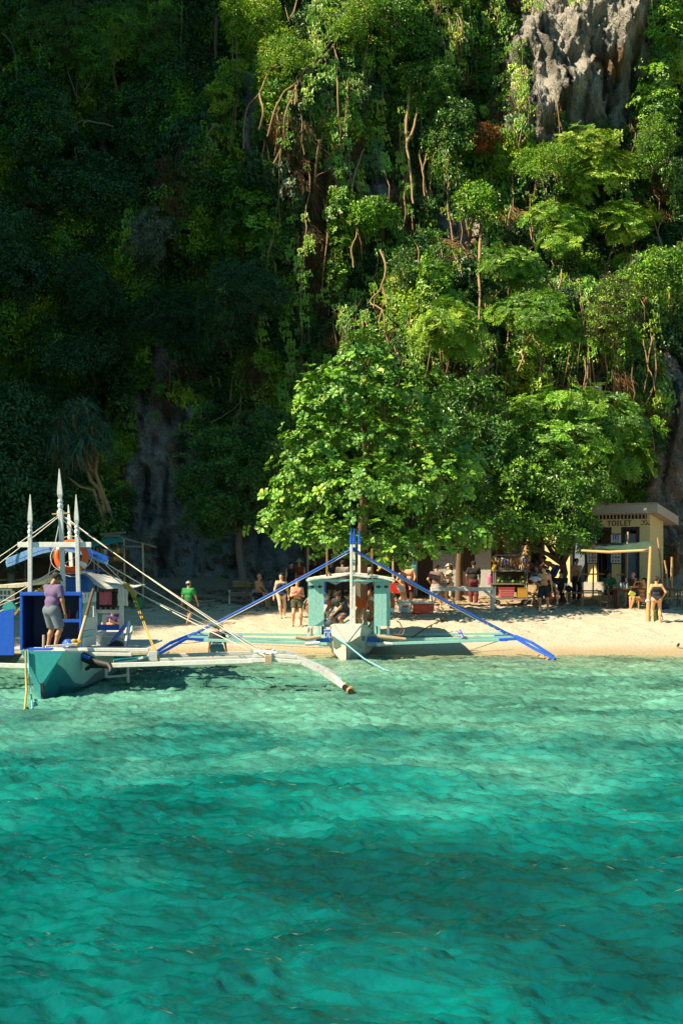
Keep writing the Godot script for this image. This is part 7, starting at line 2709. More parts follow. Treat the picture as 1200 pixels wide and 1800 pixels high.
func head_parts():
	# origin at the top of the neck, face along +z; a head 0.235 m tall
	var S := Vector3(0, 0.13, -0.01)
	var bones := [[S + Vector3(0, 0, -0.025), S + Vector3(0, 0.005, 0.02), 0.078, 0.076], [S + Vector3(-0.012, 0.02, 0), S + Vector3(0.012, 0.02, 0), 0.074, 0.074],
		[Vector3(-0.022, 0.045, 0.035), Vector3(0.022, 0.045, 0.035), 0.042, 0.042], [Vector3(0, 0.02, 0.058), Vector3(0, 0.028, 0.060), 0.026, 0.026], [Vector3(0, 0.06, 0.06), Vector3(0, 0.11, 0.06), 0.032, 0.032],
		[Vector3(0, 0.118, 0.082), Vector3(0, 0.075, 0.103), 0.010, 0.016], [Vector3(0, 0.045, 0.088), Vector3(0, 0.052, 0.088), 0.016, 0.016],
		[Vector3(-0.078, 0.085, -0.01), Vector3(-0.083, 0.12, -0.018), 0.012, 0.017], [Vector3(0.078, 0.085, -0.01), Vector3(0.083, 0.12, -0.018), 0.012, 0.017], [Vector3(0, -0.05, -0.015), Vector3(0, 0.06, -0.01), 0.052, 0.052]]
	HEAD = skin_over(bones, 0.0085, 0.02, [], func(p: Vector3) -> Color:
		if p.z > 0.05:
			for sx in [-1.0, 1.0]:
				if Vector2((p.x - sx * 0.034) / 0.017, (p.y - 0.112) / 0.009).length() < 1.0:
					return Color(0.12, 0.10, 0.10)
				if Vector2((p.x - sx * 0.034) / 0.022, (p.y - 0.134) / 0.006).length() < 1.0:
					return Color(0.25, 0.2, 0.2)
			if Vector2(p.x / 0.027, (p.y - 0.048) / 0.009).length() < 1.0:
				return Color(0.95, 0.55, 0.55)
		return Color.WHITE)
	var cap := [[S + Vector3(0, 0, -0.03), S + Vector3(0, 0.008, 0.016), 0.092, 0.087], [S + Vector3(-0.014, 0.024, -0.01), S + Vector3(0.014, 0.024, -0.01), 0.084, 0.084]]
	var line := [[Vector3(0, 0.112, 0.0), Vector3(0, -0.75, 0.66)]]
	HAIR.short = skin_over(cap, 0.014, 0.02, [[Vector3(0, 0.145, 0.07), Vector3(0, -0.62, 0.78)], [Vector3(0, 0.07, -0.05), Vector3(0, -1, 0.0)]])
	var curl := []
	for i in 26:
		var d := rand_dir()
		if d.y > -0.25 and d.z < 0.62:
			curl.append([S + d * 0.095, S + d * 0.10, 0.034, 0.03])
	HAIR.curly = skin_over(cap + curl, 0.014, 0.015, [[Vector3(0, 0.15, 0.075), Vector3(0, -0.62, 0.78)], [Vector3(0, 0.05, -0.05), Vector3(0, -1, 0.0)]])
	HAIR.long = skin_over(cap + [[Vector3(-0.03, 0.12, -0.07), Vector3(-0.04, -0.16, -0.085), 0.06, 0.045], [Vector3(0.03, 0.12, -0.07), Vector3(0.04, -0.18, -0.085), 0.06, 0.045]], 0.015, 0.03, [[Vector3(0, 0.145, 0.07), Vector3(0, -0.62, 0.78)]])
	HAIR.bun = skin_over(cap + [[Vector3(0, 0.19, -0.085), Vector3(0, 0.21, -0.10), 0.045, 0.04]], 0.014, 0.02, [[Vector3(0, 0.15, 0.07), Vector3(0, -0.62, 0.78)], [Vector3(0, 0.05, -0.05), Vector3(0, -1, 0.0)]])
	HAIR.cap = skin_over([[S + Vector3(0, 0, -0.03), S + Vector3(0, 0.012, 0.02), 0.098, 0.094], [Vector3(-0.03, 0.155, 0.09), Vector3(-0.022, 0.140, 0.165), 0.020, 0.010], [Vector3(0.03, 0.155, 0.09), Vector3(0.022, 0.140, 0.165), 0.020, 0.010], [Vector3(0, 0.158, 0.09), Vector3(0, 0.143, 0.17), 0.018, 0.010]], 0.013, 0.02, [[Vector3(0, 0.135, 0), Vector3(0, -1, 0.02)]])
	var st := mb()
	lathe(st, Vector3(0, 0.150, -0.01), [[0, 0.20], [0.012, 0.19], [0.03, 0.105], [0.09, 0.092], [0.105, 0.05]], 16)
	HAIR.straw = st.commit()
	for sg in [-1.0, 1.0]:
		# a relaxed hand from the wrist along -y, palm facing the thigh; the thumb leaves the side of the palm
		var hb := [[Vector3(0, 0.02, 0), Vector3(0, -0.03, 0.0), 0.026, 0.026], [Vector3(0, -0.03, -0.020), Vector3(0, -0.085, -0.028), 0.017, 0.015], [Vector3(0, -0.03, 0.015), Vector3(0, -0.09, 0.022), 0.018, 0.015], [Vector3(0, -0.05, -0.02), Vector3(0, -0.05, 0.02), 0.016, 0.016]]
		for fi in 4:
			var z: float = [0.030, 0.010, -0.010, -0.029][fi]
			var L: float = [0.070, 0.078, 0.072, 0.056][fi]
			var k1 := Vector3(0, -0.088, z)
			var k2 := k1 + Vector3(-sg * 0.006, -L * 0.48, z * 0.12)
			var k3 := k2 + Vector3(-sg * 0.016, -L * 0.32, 0)
			var k4 := k3 + Vector3(-sg * 0.016, -L * 0.16, 0)
			hb.append([k1, k2, 0.0095, 0.0088])
			hb.append([k2, k3, 0.0088, 0.008])
			hb.append([k3, k4, 0.008, 0.007])
		var t1 := Vector3(-sg * 0.008, -0.028, 0.022)
		var t2 := t1 + Vector3(-sg * 0.014, -0.030, 0.022)
		hb.append([t1, t2, 0.013, 0.0105])
		hb.append([t2, t2 + Vector3(-sg * 0.006, -0.030, 0.004), 0.0105, 0.0085])
		HAND[sg] = skin_over(hb, 0.0058, 0.008)

func ik(a: Vector3, target: Vector3, l1: float, l2: float, pole: Vector3) -> Array:
	var d := target - a
	var L := clampf(d.length(), absf(l1 - l2) + 0.01, (l1 + l2) * 0.999)
	var dir := d.normalized()
	var x := (l1 * l1 - l2 * l2 + L * L) / (2.0 * L)
	var h := sqrt(maxf(0.0, l1 * l1 - x * x))
	var p := (pole - dir * pole.dot(dir)).normalized()
	return [a + dir * x + p * h, a + dir * L]

func cloth_mat(c: Color) -> StandardMaterial3D:
	var key := "cloth" + c.to_html()
	if not M.has(key):
		var m := StandardMaterial3D.new()
		m.resource_name = "cloth"
		m.albedo_color = c.linear_to_srgb()
		m.roughness = 0.88
		m.rim_enabled = true
		m.rim = 0.2
		m.rim_tint = 0.5
		m.albedo_texture = tex.cloth
		m.uv1_triplanar = true
		m.uv1_scale = Vector3(3, 3, 3)
		M[key] = m
	return M[key]

func skin_mat(c: Color) -> StandardMaterial3D:
	var key := "skin" + c.to_html()
	if not M.has(key):
		var m := StandardMaterial3D.new()
		m.resource_name = "skin"
		m.albedo_color = c.linear_to_srgb()
		m.vertex_color_use_as_albedo = true
		m.roughness = 0.5
		m.subsurf_scatter_enabled = true
		m.subsurf_scatter_strength = 0.08
		M[key] = m
	return M[key]

const FAIR := Color(0.66, 0.40, 0.26)
const TAN := Color(0.54, 0.28, 0.15)
const BROWN := Color(0.31, 0.15, 0.075)
const BLACKHAIR := Color(0.014, 0.011, 0.010)
const BROWNHAIR := Color(0.06, 0.03, 0.015)

# o: at, h (height), yaw (0 faces the camera), and in units of the height, in the person's own frame (x to the viewer's right, z forward):
# pel pelvis, lean/side torso angles, head [pitch, yaw], lh rh wrists, lf rf ankles, lk rk knee poles; wear: list of [kind, colour]
func person(label: String, o: Dictionary) -> Node3D:
	var h: float = o.h
	var at: Vector3 = o.at
	var t := thing("person", label, "person", at, o.get("yaw", 0.0), o.get("group", ""))
	var fem: bool = o.get("fem", false)
	var fat: float = o.get("fat", 1.0)
	var cell: float = o.get("cell", 0.03)
	var pel: Vector3 = o.get("pel", Vector3(0, 0.525, 0)) * h
	var lean: float = o.get("lean", 0.03)
	var side: float = o.get("side", 0.0)
	var tb := Basis(Vector3.UP, o.get("twist", 0.0)) * Basis(Vector3.BACK, -side) * Basis(Vector3.RIGHT, lean)
	var up := tb.y
	var waist := pel + up * 0.10 * h
	var chest := pel + up * 0.215 * h + tb.z * 0.008 * h
	var neck := pel + up * 0.315 * h
	var skull := pel + up * 0.352 * h + tb.z * 0.012 * h
	var hw := 0.055 * h
	var sw := (0.103 if fem else 0.118) * h
	var bones := []
	var g := {}
	var hipw := (0.058 if fem else 0.042) * h
	g.hips = [[pel + tb.x * -hipw, pel + tb.x * hipw, (0.062 if fem else 0.057) * h * fat, (0.062 if fem else 0.057) * h * fat], [pel + Vector3(0, -0.02 * h, 0) - tb.x * hipw * 0.9 - tb.z * 0.02 * h, pel + Vector3(0, -0.02 * h, 0) + tb.x * hipw * 0.9 - tb.z * 0.02 * h, 0.056 * h, 0.056 * h]]
	var ww := (0.047 if fem else 0.054) * h * fat
	g.waist = [[waist - tb.x * 0.034 * h, waist + tb.x * 0.034 * h, ww, ww]]
	g.chest = [[chest - tb.x * 0.050 * h, chest + tb.x * 0.050 * h, 0.062 * h * fat, 0.062 * h * fat], [chest + up * 0.055 * h - tb.x * sw * 0.72, chest + up * 0.055 * h + tb.x * sw * 0.72, 0.044 * h, 0.044 * h]]
	if fem:
		for s in [-1.0, 1.0]:
			g.chest.append([chest + tb.x * s * 0.045 * h + tb.z * 0.042 * h - up * 0.005 * h, chest + tb.x * s * 0.045 * h + tb.z * 0.05 * h, 0.036 * h, 0.033 * h])
	g.neck = [[neck - up * 0.03 * h, skull, 0.033 * h, 0.030 * h]]
	g.legs = []
	g.shins = []
	g.feet = []
	g.arms = []
	g.fore = []
	var hands := []
	for s in [-1.0, 1.0]:
		var nm := "r" if s < 0 else "l"
		var hip: Vector3 = pel + tb.x * s * hw + Vector3(0, -0.02 * h, 0)
		var an: Vector3 = o.get(nm + "f", Vector3(s * 0.06, 0.045, 0.0)) * h
		var kn := ik(hip, an, 0.245 * h, 0.246 * h, o.get(nm + "k", Vector3(s * 0.15, 0, 1)))
		g.legs.append([hip, kn[0], 0.052 * h * fat, 0.034 * h])
		g.shins.append([kn[0], kn[0].lerp(kn[1], 0.35) - Vector3(0, 0, 0.008 * h), 0.033 * h, 0.033 * h])
		g.shins.append([kn[0].lerp(kn[1], 0.35) - Vector3(0, 0, 0.008 * h), kn[1], 0.032 * h, 0.021 * h])
		var toe := Vector3(s * 0.25, 0, 1).normalized()
		var foot_y := Vector3(0, -0.028 * h, 0)
		g.feet.append([kn[1] + foot_y - toe * 0.02 * h, kn[1] + foot_y + toe * 0.085 * h, 0.021 * h, 0.016 * h])
		var sh: Vector3 = neck - up * 0.025 * h + tb.x * s * sw
		var wr: Vector3 = o.get(nm + "h", Vector3(s * 0.17, 0.47, 0.03)) * h
		var el := ik(sh, wr, 0.172 * h, 0.155 * h, o.get(nm + "e", Vector3(s * 0.7, -0.2, -0.8)))
		g.arms.append([sh, el[0], 0.032 * h, 0.024 * h])
		g.fore.append([el[0], el[1], 0.025 * h, 0.0165 * h])
		hands.append([s, el[0], el[1]])
	for part in ["hips", "waist", "chest", "neck", "legs", "shins", "feet", "arms", "fore"]:
		bones.append_array(g[part])
	var st := mb()
	var body := skin_over(bones, cell, 0.028 * h)
	st.append_from(body, 0, Transform3D.IDENTITY)
	var hd: Array = o.get("head", [0.0, 0.0])
	var hb := Basis(Vector3.UP, hd[1]) * Basis(Vector3.RIGHT, hd[0])
	var ht := Transform3D((tb.slerp(Basis.IDENTITY, 0.75) * hb).scaled(Vector3.ONE * (h / 1.72)), skull)
	st.append_from(HEAD, 0, ht)
	for q in hands:
		var dir: Vector3 = (q[2] - q[1]).normalized()
		var fwd := (Vector3.BACK - dir * dir.z)
		fwd = fwd.normalized() if fwd.length() > 0.2 else (Vector3.UP - dir * dir.y).normalized()
		st.append_from(HAND[q[0]], 0, Transform3D(Basis((-dir).cross(fwd), -dir, fwd).scaled(Vector3.ONE * (h / 1.75)), q[2] + dir * 0.008 * h))
	obj("body", st, skin_mat(o.get("skin", TAN)), t)
	if o.has("hair"):
		var hm := obj("hair" if not o.hair in ["cap", "straw"] else "hat", HAIR[o.hair], cloth_mat(o.get("hairc", BLACKHAIR)), t)
		hm.transform = ht
		if o.hair in ["cap", "straw"] and o.has("under"):
			var hu := obj("hair", HAIR[o.under], cloth_mat(BLACKHAIR), t)
			hu.transform = ht.scaled_local(Vector3.ONE * 0.97)
	if o.has("glasses"):
		st = mb()
		for s in [-1.0, 1.0]:
			box(st, Vector3(s * 0.034, 0.113, 0.098), Vector3(0.052, 0.034, 0.012))
			box(st, Vector3(s * 0.078, 0.118, 0.04), Vector3(0.006, 0.01, 0.11))
		box(st, Vector3(0, 0.118, 0.10), Vector3(0.02, 0.008, 0.01))
		var gm := obj("sunglasses", st, M.black_rubber, t)
		gm.transform = ht
	for w in o.get("wear", []):
		var b := []
		var clips := []
		var grow := 0.013 * h
		var name_: String = w[0]
		match w[0]:
			"shirt", "tank", "vest":
				b = g.waist + g.chest + [[waist, pel + up * 0.02 * h, 0.061 * h * fat, 0.060 * h * fat]]
				b += [[pel - tb.x * hipw, pel + tb.x * hipw, 0.056 * h * fat, 0.056 * h * fat]]
				clips = [[pel + up * -0.01 * h, -up], [neck + up * 0.012 * h, up]]
				if w[0] == "shirt":
					for a in g.arms:
						b.append([a[0], a[0].lerp(a[1], 0.72), a[2], a[3] + 0.008 * h, true])
				if w[0] == "vest":
					grow = 0.03 * h
					name_ = "life_vest"
			"long_shirt":
				name_ = "shirt"
				b = g.waist + g.chest + g.arms + [[waist, pel + up * 0.02 * h, 0.061 * h * fat, 0.060 * h * fat]]
				for a in g.fore:
					b.append([a[0], a[0].lerp(a[1], 0.85), a[2], a[3] + 0.004 * h, true])
				clips = [[pel + up * -0.02 * h, -up], [neck + up * 0.012 * h, up]]
			"shorts", "trousers", "skirt":
				b = g.hips.duplicate()
				clips = [[waist - up * 0.045 * h, up]]
				for a in g.legs:
					b.append([a[0], a[0].lerp(a[1], w[2] if w.size() > 2 else 0.8), a[2] + 0.004 * h, a[3] + 0.018 * h, true] if w[0] != "trousers" else a)
				if w[0] == "trousers":
					for a in g.shins:
						b.append([a[0], a[1], a[2] + 0.004 * h, a[3] + 0.012 * h])
				if w[0] == "skirt":
					b.append([pel, g.legs[0][1].lerp(g.legs[1][1], 0.5).lerp(pel, 0.35), 0.08 * h, 0.10 * h, true])
			"swimsuit":
				b = g.hips + g.waist + g.chest.slice(0, 1) + g.chest.slice(2)
				grow = 0.008 * h
				clips = [[chest + up * 0.05 * h - tb.z * 0.05 * h, up * 0.8 - tb.z * 0.55]]
				for s in [-1.0, 1.0]:
					clips.append([pel + tb.x * s * hipw * 1.25 + up * 0.010 * h, tb.x * s * 0.62 - up * 0.78])
			"bikini":
				name_ = "bikini_bottom"
				b = g.hips.duplicate()
				grow = 0.007 * h
				clips = [[pel + up * 0.035 * h, up]]
				for s in [-1.0, 1.0]:
					clips.append([pel + tb.x * s * hipw * 1.35 - up * 0.005 * h, tb.x * s * 0.62 - up * 0.78])
				var top = g.chest.slice(0, 1) + g.chest.slice(2)
				var tbn := []
				for q in top:
					tbn.append([q[0], q[1], q[2] + grow, q[3] + grow])
				obj("bikini_top", skin_over(tbn, cell * 0.8, 0.02 * h, [[chest + up * 0.022 * h, up], [chest - up * 0.028 * h, -up]]), cloth_mat(w[1]), t)
			"top":
				b = g.chest.slice(0, 1) + g.chest.slice(2) + [[chest, waist + up * 0.03 * h, 0.07 * h, 0.066 * h, true]]
				grow = 0.010 * h
				clips = [[chest + up * 0.045 * h, up]]
			"shoes":
				b = g.feet.duplicate()
				grow = 0.008 * h
		var gb := []
		for q in b:
			gb.append([q[0], q[1], q[2] + grow, q[3] + grow] + ([q[4]] if q.size() > 4 else []))
		var mesh := skin_over(gb, cell * 0.85, 0.022 * h, clips)
		if mesh.get_surface_count():
			obj(name_, mesh, cloth_mat(w[1]), t)
	return t

func on_sand(px: float, d: float) -> Vector3:
	var x := (px - 600.0) * d / F
	return Vector3(x, ground_y(x, -d) + 0.012, -d)

func build_people():
	head_parts()
	var G := "people standing on the beach"
	# ---- on the left boat
	person("man in a dark cap, lavender t-shirt and grey shorts standing on the left boat's bow", {"at": Vector3(P(91, 1143, 32.2).x, 0.87, -32.2), "h": 1.74, "yaw": 2.55, "cell": 0.018, "skin": BROWN, "hair": "cap", "hairc": Color(0.05, 0.045, 0.05), "under": "short", "head": [0.55, -0.25], "lean": 0.10, "fat": 1.08,
		"rh": Vector3(-0.17, 0.45, 0.08), "lh": Vector3(0.10, 0.52, 0.20), "lf": Vector3(0.085, 0.045, 0.02), "rf": Vector3(-0.085, 0.045, -0.02),
		"wear": [["shirt", Color(0.15, 0.105, 0.24)], ["shorts", Color(0.13, 0.17, 0.22), 0.92]]})
	person("dark haired person half hidden behind the blue covered heap of the left boat", {"at": Vector3(P(113, 1143, 36.2).x, 0.83, -36.2), "h": 1.75, "yaw": PI, "skin": BROWN, "hair": "curly", "wear": [["shirt", Color(0.02, 0.02, 0.03)], ["shorts", Color(0.05, 0.05, 0.06)]]})
	# ---- on the mint boat
	person("man in a black t-shirt bending over the bow of the mint boat", {"at": Vector3(P(603, 1120, 43.7).x, 0.72, -43.75), "h": 1.72, "yaw": -0.9, "skin": BROWN, "hair": "short", "head": [0.4, 0.5], "pel": Vector3(-0.06, 0.40, -0.08), "lean": 0.85, "twist": 0.5,
		"lh": Vector3(0.04, 0.30, 0.30), "rh": Vector3(-0.12, 0.34, 0.22), "wear": [["shirt", Color(0.035, 0.038, 0.045)], ["shorts", Color(0.03, 0.05, 0.09)]]})
	person("man in a white t-shirt seated inside the mint boat with his back turned", {"at": Vector3(P(579, 1120, 44.6).x, 0.72, -44.6), "h": 1.70, "yaw": 2.6, "skin": BROWN, "hair": "short", "pel": Vector3(0, 0.18, 0), "lean": 0.15,
		"lf": Vector3(0.09, 0.03, 0.30), "rf": Vector3(-0.09, 0.03, 0.30), "lh": Vector3(0.14, 0.24, 0.16), "rh": Vector3(-0.14, 0.24, 0.16), "wear": [["shirt", Color(0.52, 0.54, 0.56)], ["shorts", Color(0.04, 0.07, 0.12)]]})
	person("swimmer in an orange life vest bending forward inside the mint boat", {"at": Vector3(P(634, 1120, 45.0).x, 0.72, -45.0), "h": 1.70, "yaw": -1.1, "fem": true, "skin": TAN, "hair": "short", "pel": Vector3(0.0, 0.50, -0.04), "lean": 1.15, "twist": 0.2, "head": [0.5, 0.0],
		"lh": Vector3(0.05, 0.42, 0.36), "rh": Vector3(-0.1, 0.42, 0.36), "wear": [["vest", Color(0.75, 0.13, 0.01)], ["bikini", Color(0.02, 0.02, 0.02)]]})
	person("passenger in a yellow hemmed skirt seated on the right side of the mint boat", {"at": Vector3(P(655, 1120, 45.6).x, 0.72, -45.6), "h": 1.66, "yaw": -0.3, "fem": true, "skin": TAN, "hair": "short", "pel": Vector3(0.02, 0.24, 0.0), "lf": Vector3(-0.05, 0.045, 0.25), "rf": Vector3(-0.13, 0.045, 0.25), "lh": Vector3(0.06, 0.28, 0.18), "rh": Vector3(-0.12, 0.28, 0.18), "wear": [["shirt", Color(0.03, 0.09, 0.10)], ["shorts", Color(0.45, 0.25, 0.03), 0.7]]})
	# ---- on the open sand
	person("boy in a bright green t-shirt and pale cap walking away over the sand", {"at": on_sand(331, 50.0), "h": 1.52, "yaw": 2.7, "group": G, "skin": TAN, "hair": "cap", "hairc": Color(0.5, 0.48, 0.44), "under": "short", "lf": Vector3(0.05, 0.045, 0.10), "rf": Vector3(-0.05, 0.06, -0.13), "lh": Vector3(0.2, 0.50, 0.05), "rh": Vector3(-0.17, 0.50, 0.13),
		"wear": [["shirt", Color(0.012, 0.25, 0.055)], ["shorts", Color(0.03, 0.032, 0.03), 0.85]]})
	person("woman in a navy swimsuit walking towards the water", {"at": on_sand(494, 52.2), "h": 1.63, "yaw": 0.25, "group": G, "fem": true, "skin": FAIR, "hair": "bun", "head": [0.0, -0.5], "lf": Vector3(0.10, 0.05, -0.14), "rf": Vector3(-0.02, 0.045, 0.10), "lh": Vector3(0.16, 0.47, 0.06), "rh": Vector3(-0.17, 0.48, 0.0), "wear": [["swimsuit", Color(0.02, 0.035, 0.10)]]})
	person("woman in a pink top and olive shorts standing with her hands at her chest", {"at": on_sand(522, 49.2), "h": 1.64, "yaw": 0.1, "group": G, "fem": true, "skin": TAN, "hair": "bun", "hairc": Color(0.12, 0.06, 0.03), "lf": Vector3(0.085, 0.045, 0), "rf": Vector3(-0.085, 0.045, 0.02), "lh": Vector3(0.03, 0.68, 0.15), "rh": Vector3(-0.03, 0.69, 0.15),
		"wear": [["top", Color(0.66, 0.24, 0.20)], ["shorts", Color(0.075, 0.07, 0.03), 0.5]]})
	person("woman in a black one piece swimsuit standing with her back turned by the bamboo post", {"at": on_sand(1153, 50.3), "h": 1.64, "yaw": PI - 0.1, "cell": 0.022, "group": G, "fem": true, "skin": Color(0.64, 0.33, 0.165), "hair": "bun", "hairc": BROWNHAIR, "head": [0.1, -0.5], "lf": Vector3(0.075, 0.045, 0), "rf": Vector3(-0.075, 0.045, 0), "lh": Vector3(0.10, 0.56, 0.14), "rh": Vector3(-0.16, 0.58, 0.13), "wear": [["swimsuit", Color(0.018, 0.02, 0.026)]]})
	person("shirtless curly haired man in black shorts carrying a red bag", {"at": on_sand(956, 54.3), "h": 1.74, "yaw": -0.35, "group": G, "skin": Color(0.55, 0.30, 0.165), "hair": "curly", "head": [0.0, -0.6], "lf": Vector3(0.09, 0.045, 0.03), "rf": Vector3(-0.09, 0.045, 0), "lh": Vector3(0.19, 0.45, 0.06), "rh": Vector3(-0.10, 0.60, 0.14),
		"wear": [["shorts", Color(0.02, 0.022, 0.028), 0.85], ["shoes", Color(0.7, 0.7, 0.7)]]})
	person("man in a brown backed t-shirt leaning on the white table", {"at": on_sand(766, 55.2), "h": 1.72, "yaw": 2.5, "group": G, "skin": TAN, "hair": "short", "head": [0.1, 0.2], "lf": Vector3(0.09, 0.045, 0), "rf": Vector3(-0.10, 0.045, 0.04), "lh": Vector3(0.2, 0.56, 0.10), "rh": Vector3(-0.13, 0.62, 0.2), "wear": [["shirt", Color(0.16, 0.11, 0.10)], ["shorts", Color(0.34, 0.25, 0.24)]]})
	person("woman in a black bikini and white cap standing at the white table", {"at": on_sand(791, 56.6), "h": 1.68, "yaw": -1.35, "group": G, "fem": true, "skin": FAIR, "hair": "cap", "hairc": Color(0.7, 0.62, 0.6), "under": "long", "head": [0.2, 0.0], "lf": Vector3(0.05, 0.045, -0.10), "rf": Vector3(-0.05, 0.045, 0.05), "lh": Vector3(0.08, 0.62, 0.22), "rh": Vector3(-0.06, 0.64, 0.24), "wear": [["bikini", Color(0.02, 0.02, 0.022)]]})
	person("man in a black t-shirt and dark red trousers standing with his back turned", {"at": on_sand(832, 58.4), "h": 1.70, "yaw": PI, "group": G, "skin": BROWN, "hair": "short", "rh": Vector3(-0.15, 0.50, 0.08), "lh": Vector3(0.15, 0.52, 0.10), "wear": [["shirt", Color(0.012, 0.012, 0.014)], ["trousers", Color(0.14, 0.015, 0.02)]]})
	person("woman in white shorts standing left of the shirtless man in red shorts", {"at": on_sand(704, 56.2), "h": 1.62, "yaw": 0.9, "group": G, "fem": true, "skin": TAN, "hair": "long", "hairc": BROWNHAIR, "lean": 0.15, "lh": Vector3(0.10, 0.50, 0.18), "rh": Vector3(-0.14, 0.56, 0.12), "lf": Vector3(0.06, 0.045, -0.05), "wear": [["bikini", Color(0.30, 0.05, 0.05)], ["shorts", Color(0.66, 0.64, 0.60), 0.6]]})
	person("shirtless man in dark red shorts with tied up hair", {"at": on_sand(718, 57.0), "h": 1.74, "yaw": -0.3, "group": G, "skin": TAN, "hair": "bun", "lh": Vector3(0.13, 0.52, 0.10), "rh": Vector3(-0.12, 0.55, 0.14), "wear": [["shorts", Color(0.20, 0.02, 0.03), 0.9]]})
	# ---- in the shade behind the mint boat
	var B := "people in the shade behind the mint boat"
	person("person in a straw hat and red top standing under the sea almond", {"at": on_sand(526, 59.5), "h": 1.72, "yaw": -0.2, "group": B, "skin": TAN, "hair": "straw", "hairc": Color(0.42, 0.32, 0.18), "under": "short", "lh": Vector3(0.06, 0.62, 0.16), "rh": Vector3(-0.12, 0.58, 0.12), "wear": [["tank", Color(0.30, 0.03, 0.02)], ["shorts", Color(0.03, 0.03, 0.04)]]})
	person("woman in a black dress standing beside the straw hat", {"at": on_sand(511, 59.2), "h": 1.66, "yaw": 0.5, "group": B, "fem": true, "skin": TAN, "hair": "short", "wear": [["tank", Color(0.012, 0.012, 0.014)], ["skirt", Color(0.012, 0.012, 0.014), 0.7]]})
	person("man in a white t-shirt standing behind the mint boat's left mast", {"at": on_sand(602, 58.4), "h": 1.74, "yaw": PI, "group": B, "skin": TAN, "hair": "short", "wear": [["shirt", Color(0.52, 0.44, 0.42)], ["shorts", Color(0.05, 0.05, 0.06)]]})
	person("person in a dark t-shirt standing left of the white t-shirt man", {"at": on_sand(581, 58.8), "h": 1.72, "yaw": 2.7, "group": B, "skin": TAN, "hair": "short", "wear": [["shirt", Color(0.03, 0.03, 0.035)], ["shorts", Color(0.06, 0.05, 0.05)]]})
	person("person in a pale t-shirt at the fruit stall right of the masts", {"at": on_sand(643, 59.0), "h": 1.68, "yaw": 2.9, "group": B, "skin": TAN, "hair": "short", "wear": [["shirt", Color(0.42, 0.38, 0.36)], ["shorts", Color(0.05, 0.06, 0.07)]]})
	person("person in a black top standing between the white t-shirt and the pole", {"at": on_sand(553, 60.2), "h": 1.74, "yaw": 0.1, "group": B, "skin": BROWN, "hair": "short", "wear": [["shirt", Color(0.016, 0.016, 0.02)], ["trousers", Color(0.03, 0.03, 0.04)]]})
	# ---- seated by the sign
	person("bald shirtless man seated beside the signboard", {"at": on_sand(452, 56.6), "h": 1.74, "yaw": 1.1, "skin": TAN, "fat": 1.15, "pel": Vector3(0, 0.29, 0), "lean": 0.12, "lf": Vector3(0.08, 0.045, 0.26), "rf": Vector3(-0.08, 0.045, 0.30), "lh": Vector3(0.10, 0.34, 0.20), "rh": Vector3(-0.10, 0.34, 0.22), "wear": [["shorts", Color(0.02, 0.03, 0.06), 0.9]]})
	person("child in a blue and red shirt seated right of the bald man", {"at": on_sand(474, 57.4), "h": 1.35, "yaw": 0.6, "skin": BROWN, "hair": "short", "pel": Vector3(0, 0.33, 0), "lf": Vector3(0.08, 0.045, 0.26), "rf": Vector3(-0.08, 0.045, 0.26), "lh": Vector3(0.08, 0.38, 0.18), "rh": Vector3(-0.08, 0.38, 0.18), "wear": [["shirt", Color(0.05, 0.10, 0.20)], ["shorts", Color(0.22, 0.03, 0.03)]]})
	person("woman in a striped grey top seated at the left snack stall", {"at": on_sand(236, 56.0), "h": 1.64, "yaw": -2.3, "fem": true, "skin": BROWN, "hair": "bun", "fat": 1.1, "pel": Vector3(0, 0.29, 0), "lf": Vector3(0.08, 0.045, 0.24), "rf": Vector3(-0.08, 0.045, 0.24), "lh": Vector3(0.08, 0.42, 0.18), "rh": Vector3(-0.08, 0.42, 0.18), "wear": [["shirt", Color(0.17, 0.20, 0.25)], ["shorts", Color(0.02, 0.02, 0.025), 0.9]]})
	# ---- at the toilets
	var T := "people resting before the public toilet"
	person("shirtless man in sunglasses and black trousers standing before the blue toilet door", {"at": on_sand(1012, 60.3), "h": 1.74, "yaw": 0.1, "group": T, "skin": TAN, "hair": "short", "glasses": 1, "lh": Vector3(0.02, 0.52, 0.13), "rh": Vector3(-0.15, 0.50, 0.10), "wear": [["trousers", Color(0.015, 0.016, 0.02)]]})
	person("man in a black t-shirt sitting with bare pale shins on the bamboo bench", {"at": on_sand(986, 57.8), "h": 1.74, "yaw": -0.1, "group": T, "skin": FAIR, "hair": "short", "head": [0.1, -0.6], "pel": Vector3(0, 0.30, -0.1), "lf": Vector3(0.13, 0.045, 0.16), "rf": Vector3(-0.10, 0.045, 0.18), "lh": Vector3(0.05, 0.34, 0.12), "rh": Vector3(-0.14, 0.36, 0.12), "wear": [["shirt", Color(0.014, 0.016, 0.018)], ["shorts", Color(0.02, 0.02, 0.024), 0.85], ["shoes", Color(0.6, 0.6, 0.6)]]})
	person("man in a green flowered shirt sitting left of the dark table", {"at": on_sand(1071, 58.0), "h": 1.72, "yaw": 0.1, "group": T, "skin": BROWN, "hair": "short", "head": [0.0, 0.5], "pel": Vector3(0, 0.30, -0.1), "lf": Vector3(0.0, 0.045, 0.12), "rf": Vector3(-0.05, 0.09, 0.22), "lh": Vector3(0.10, 0.36, 0.12), "rh": Vector3(-0.04, 0.34, 0.14), "wear": [["shirt", Color(0.02, 0.16, 0.07)], ["shorts", Color(0.02, 0.025, 0.03), 0.85]]})
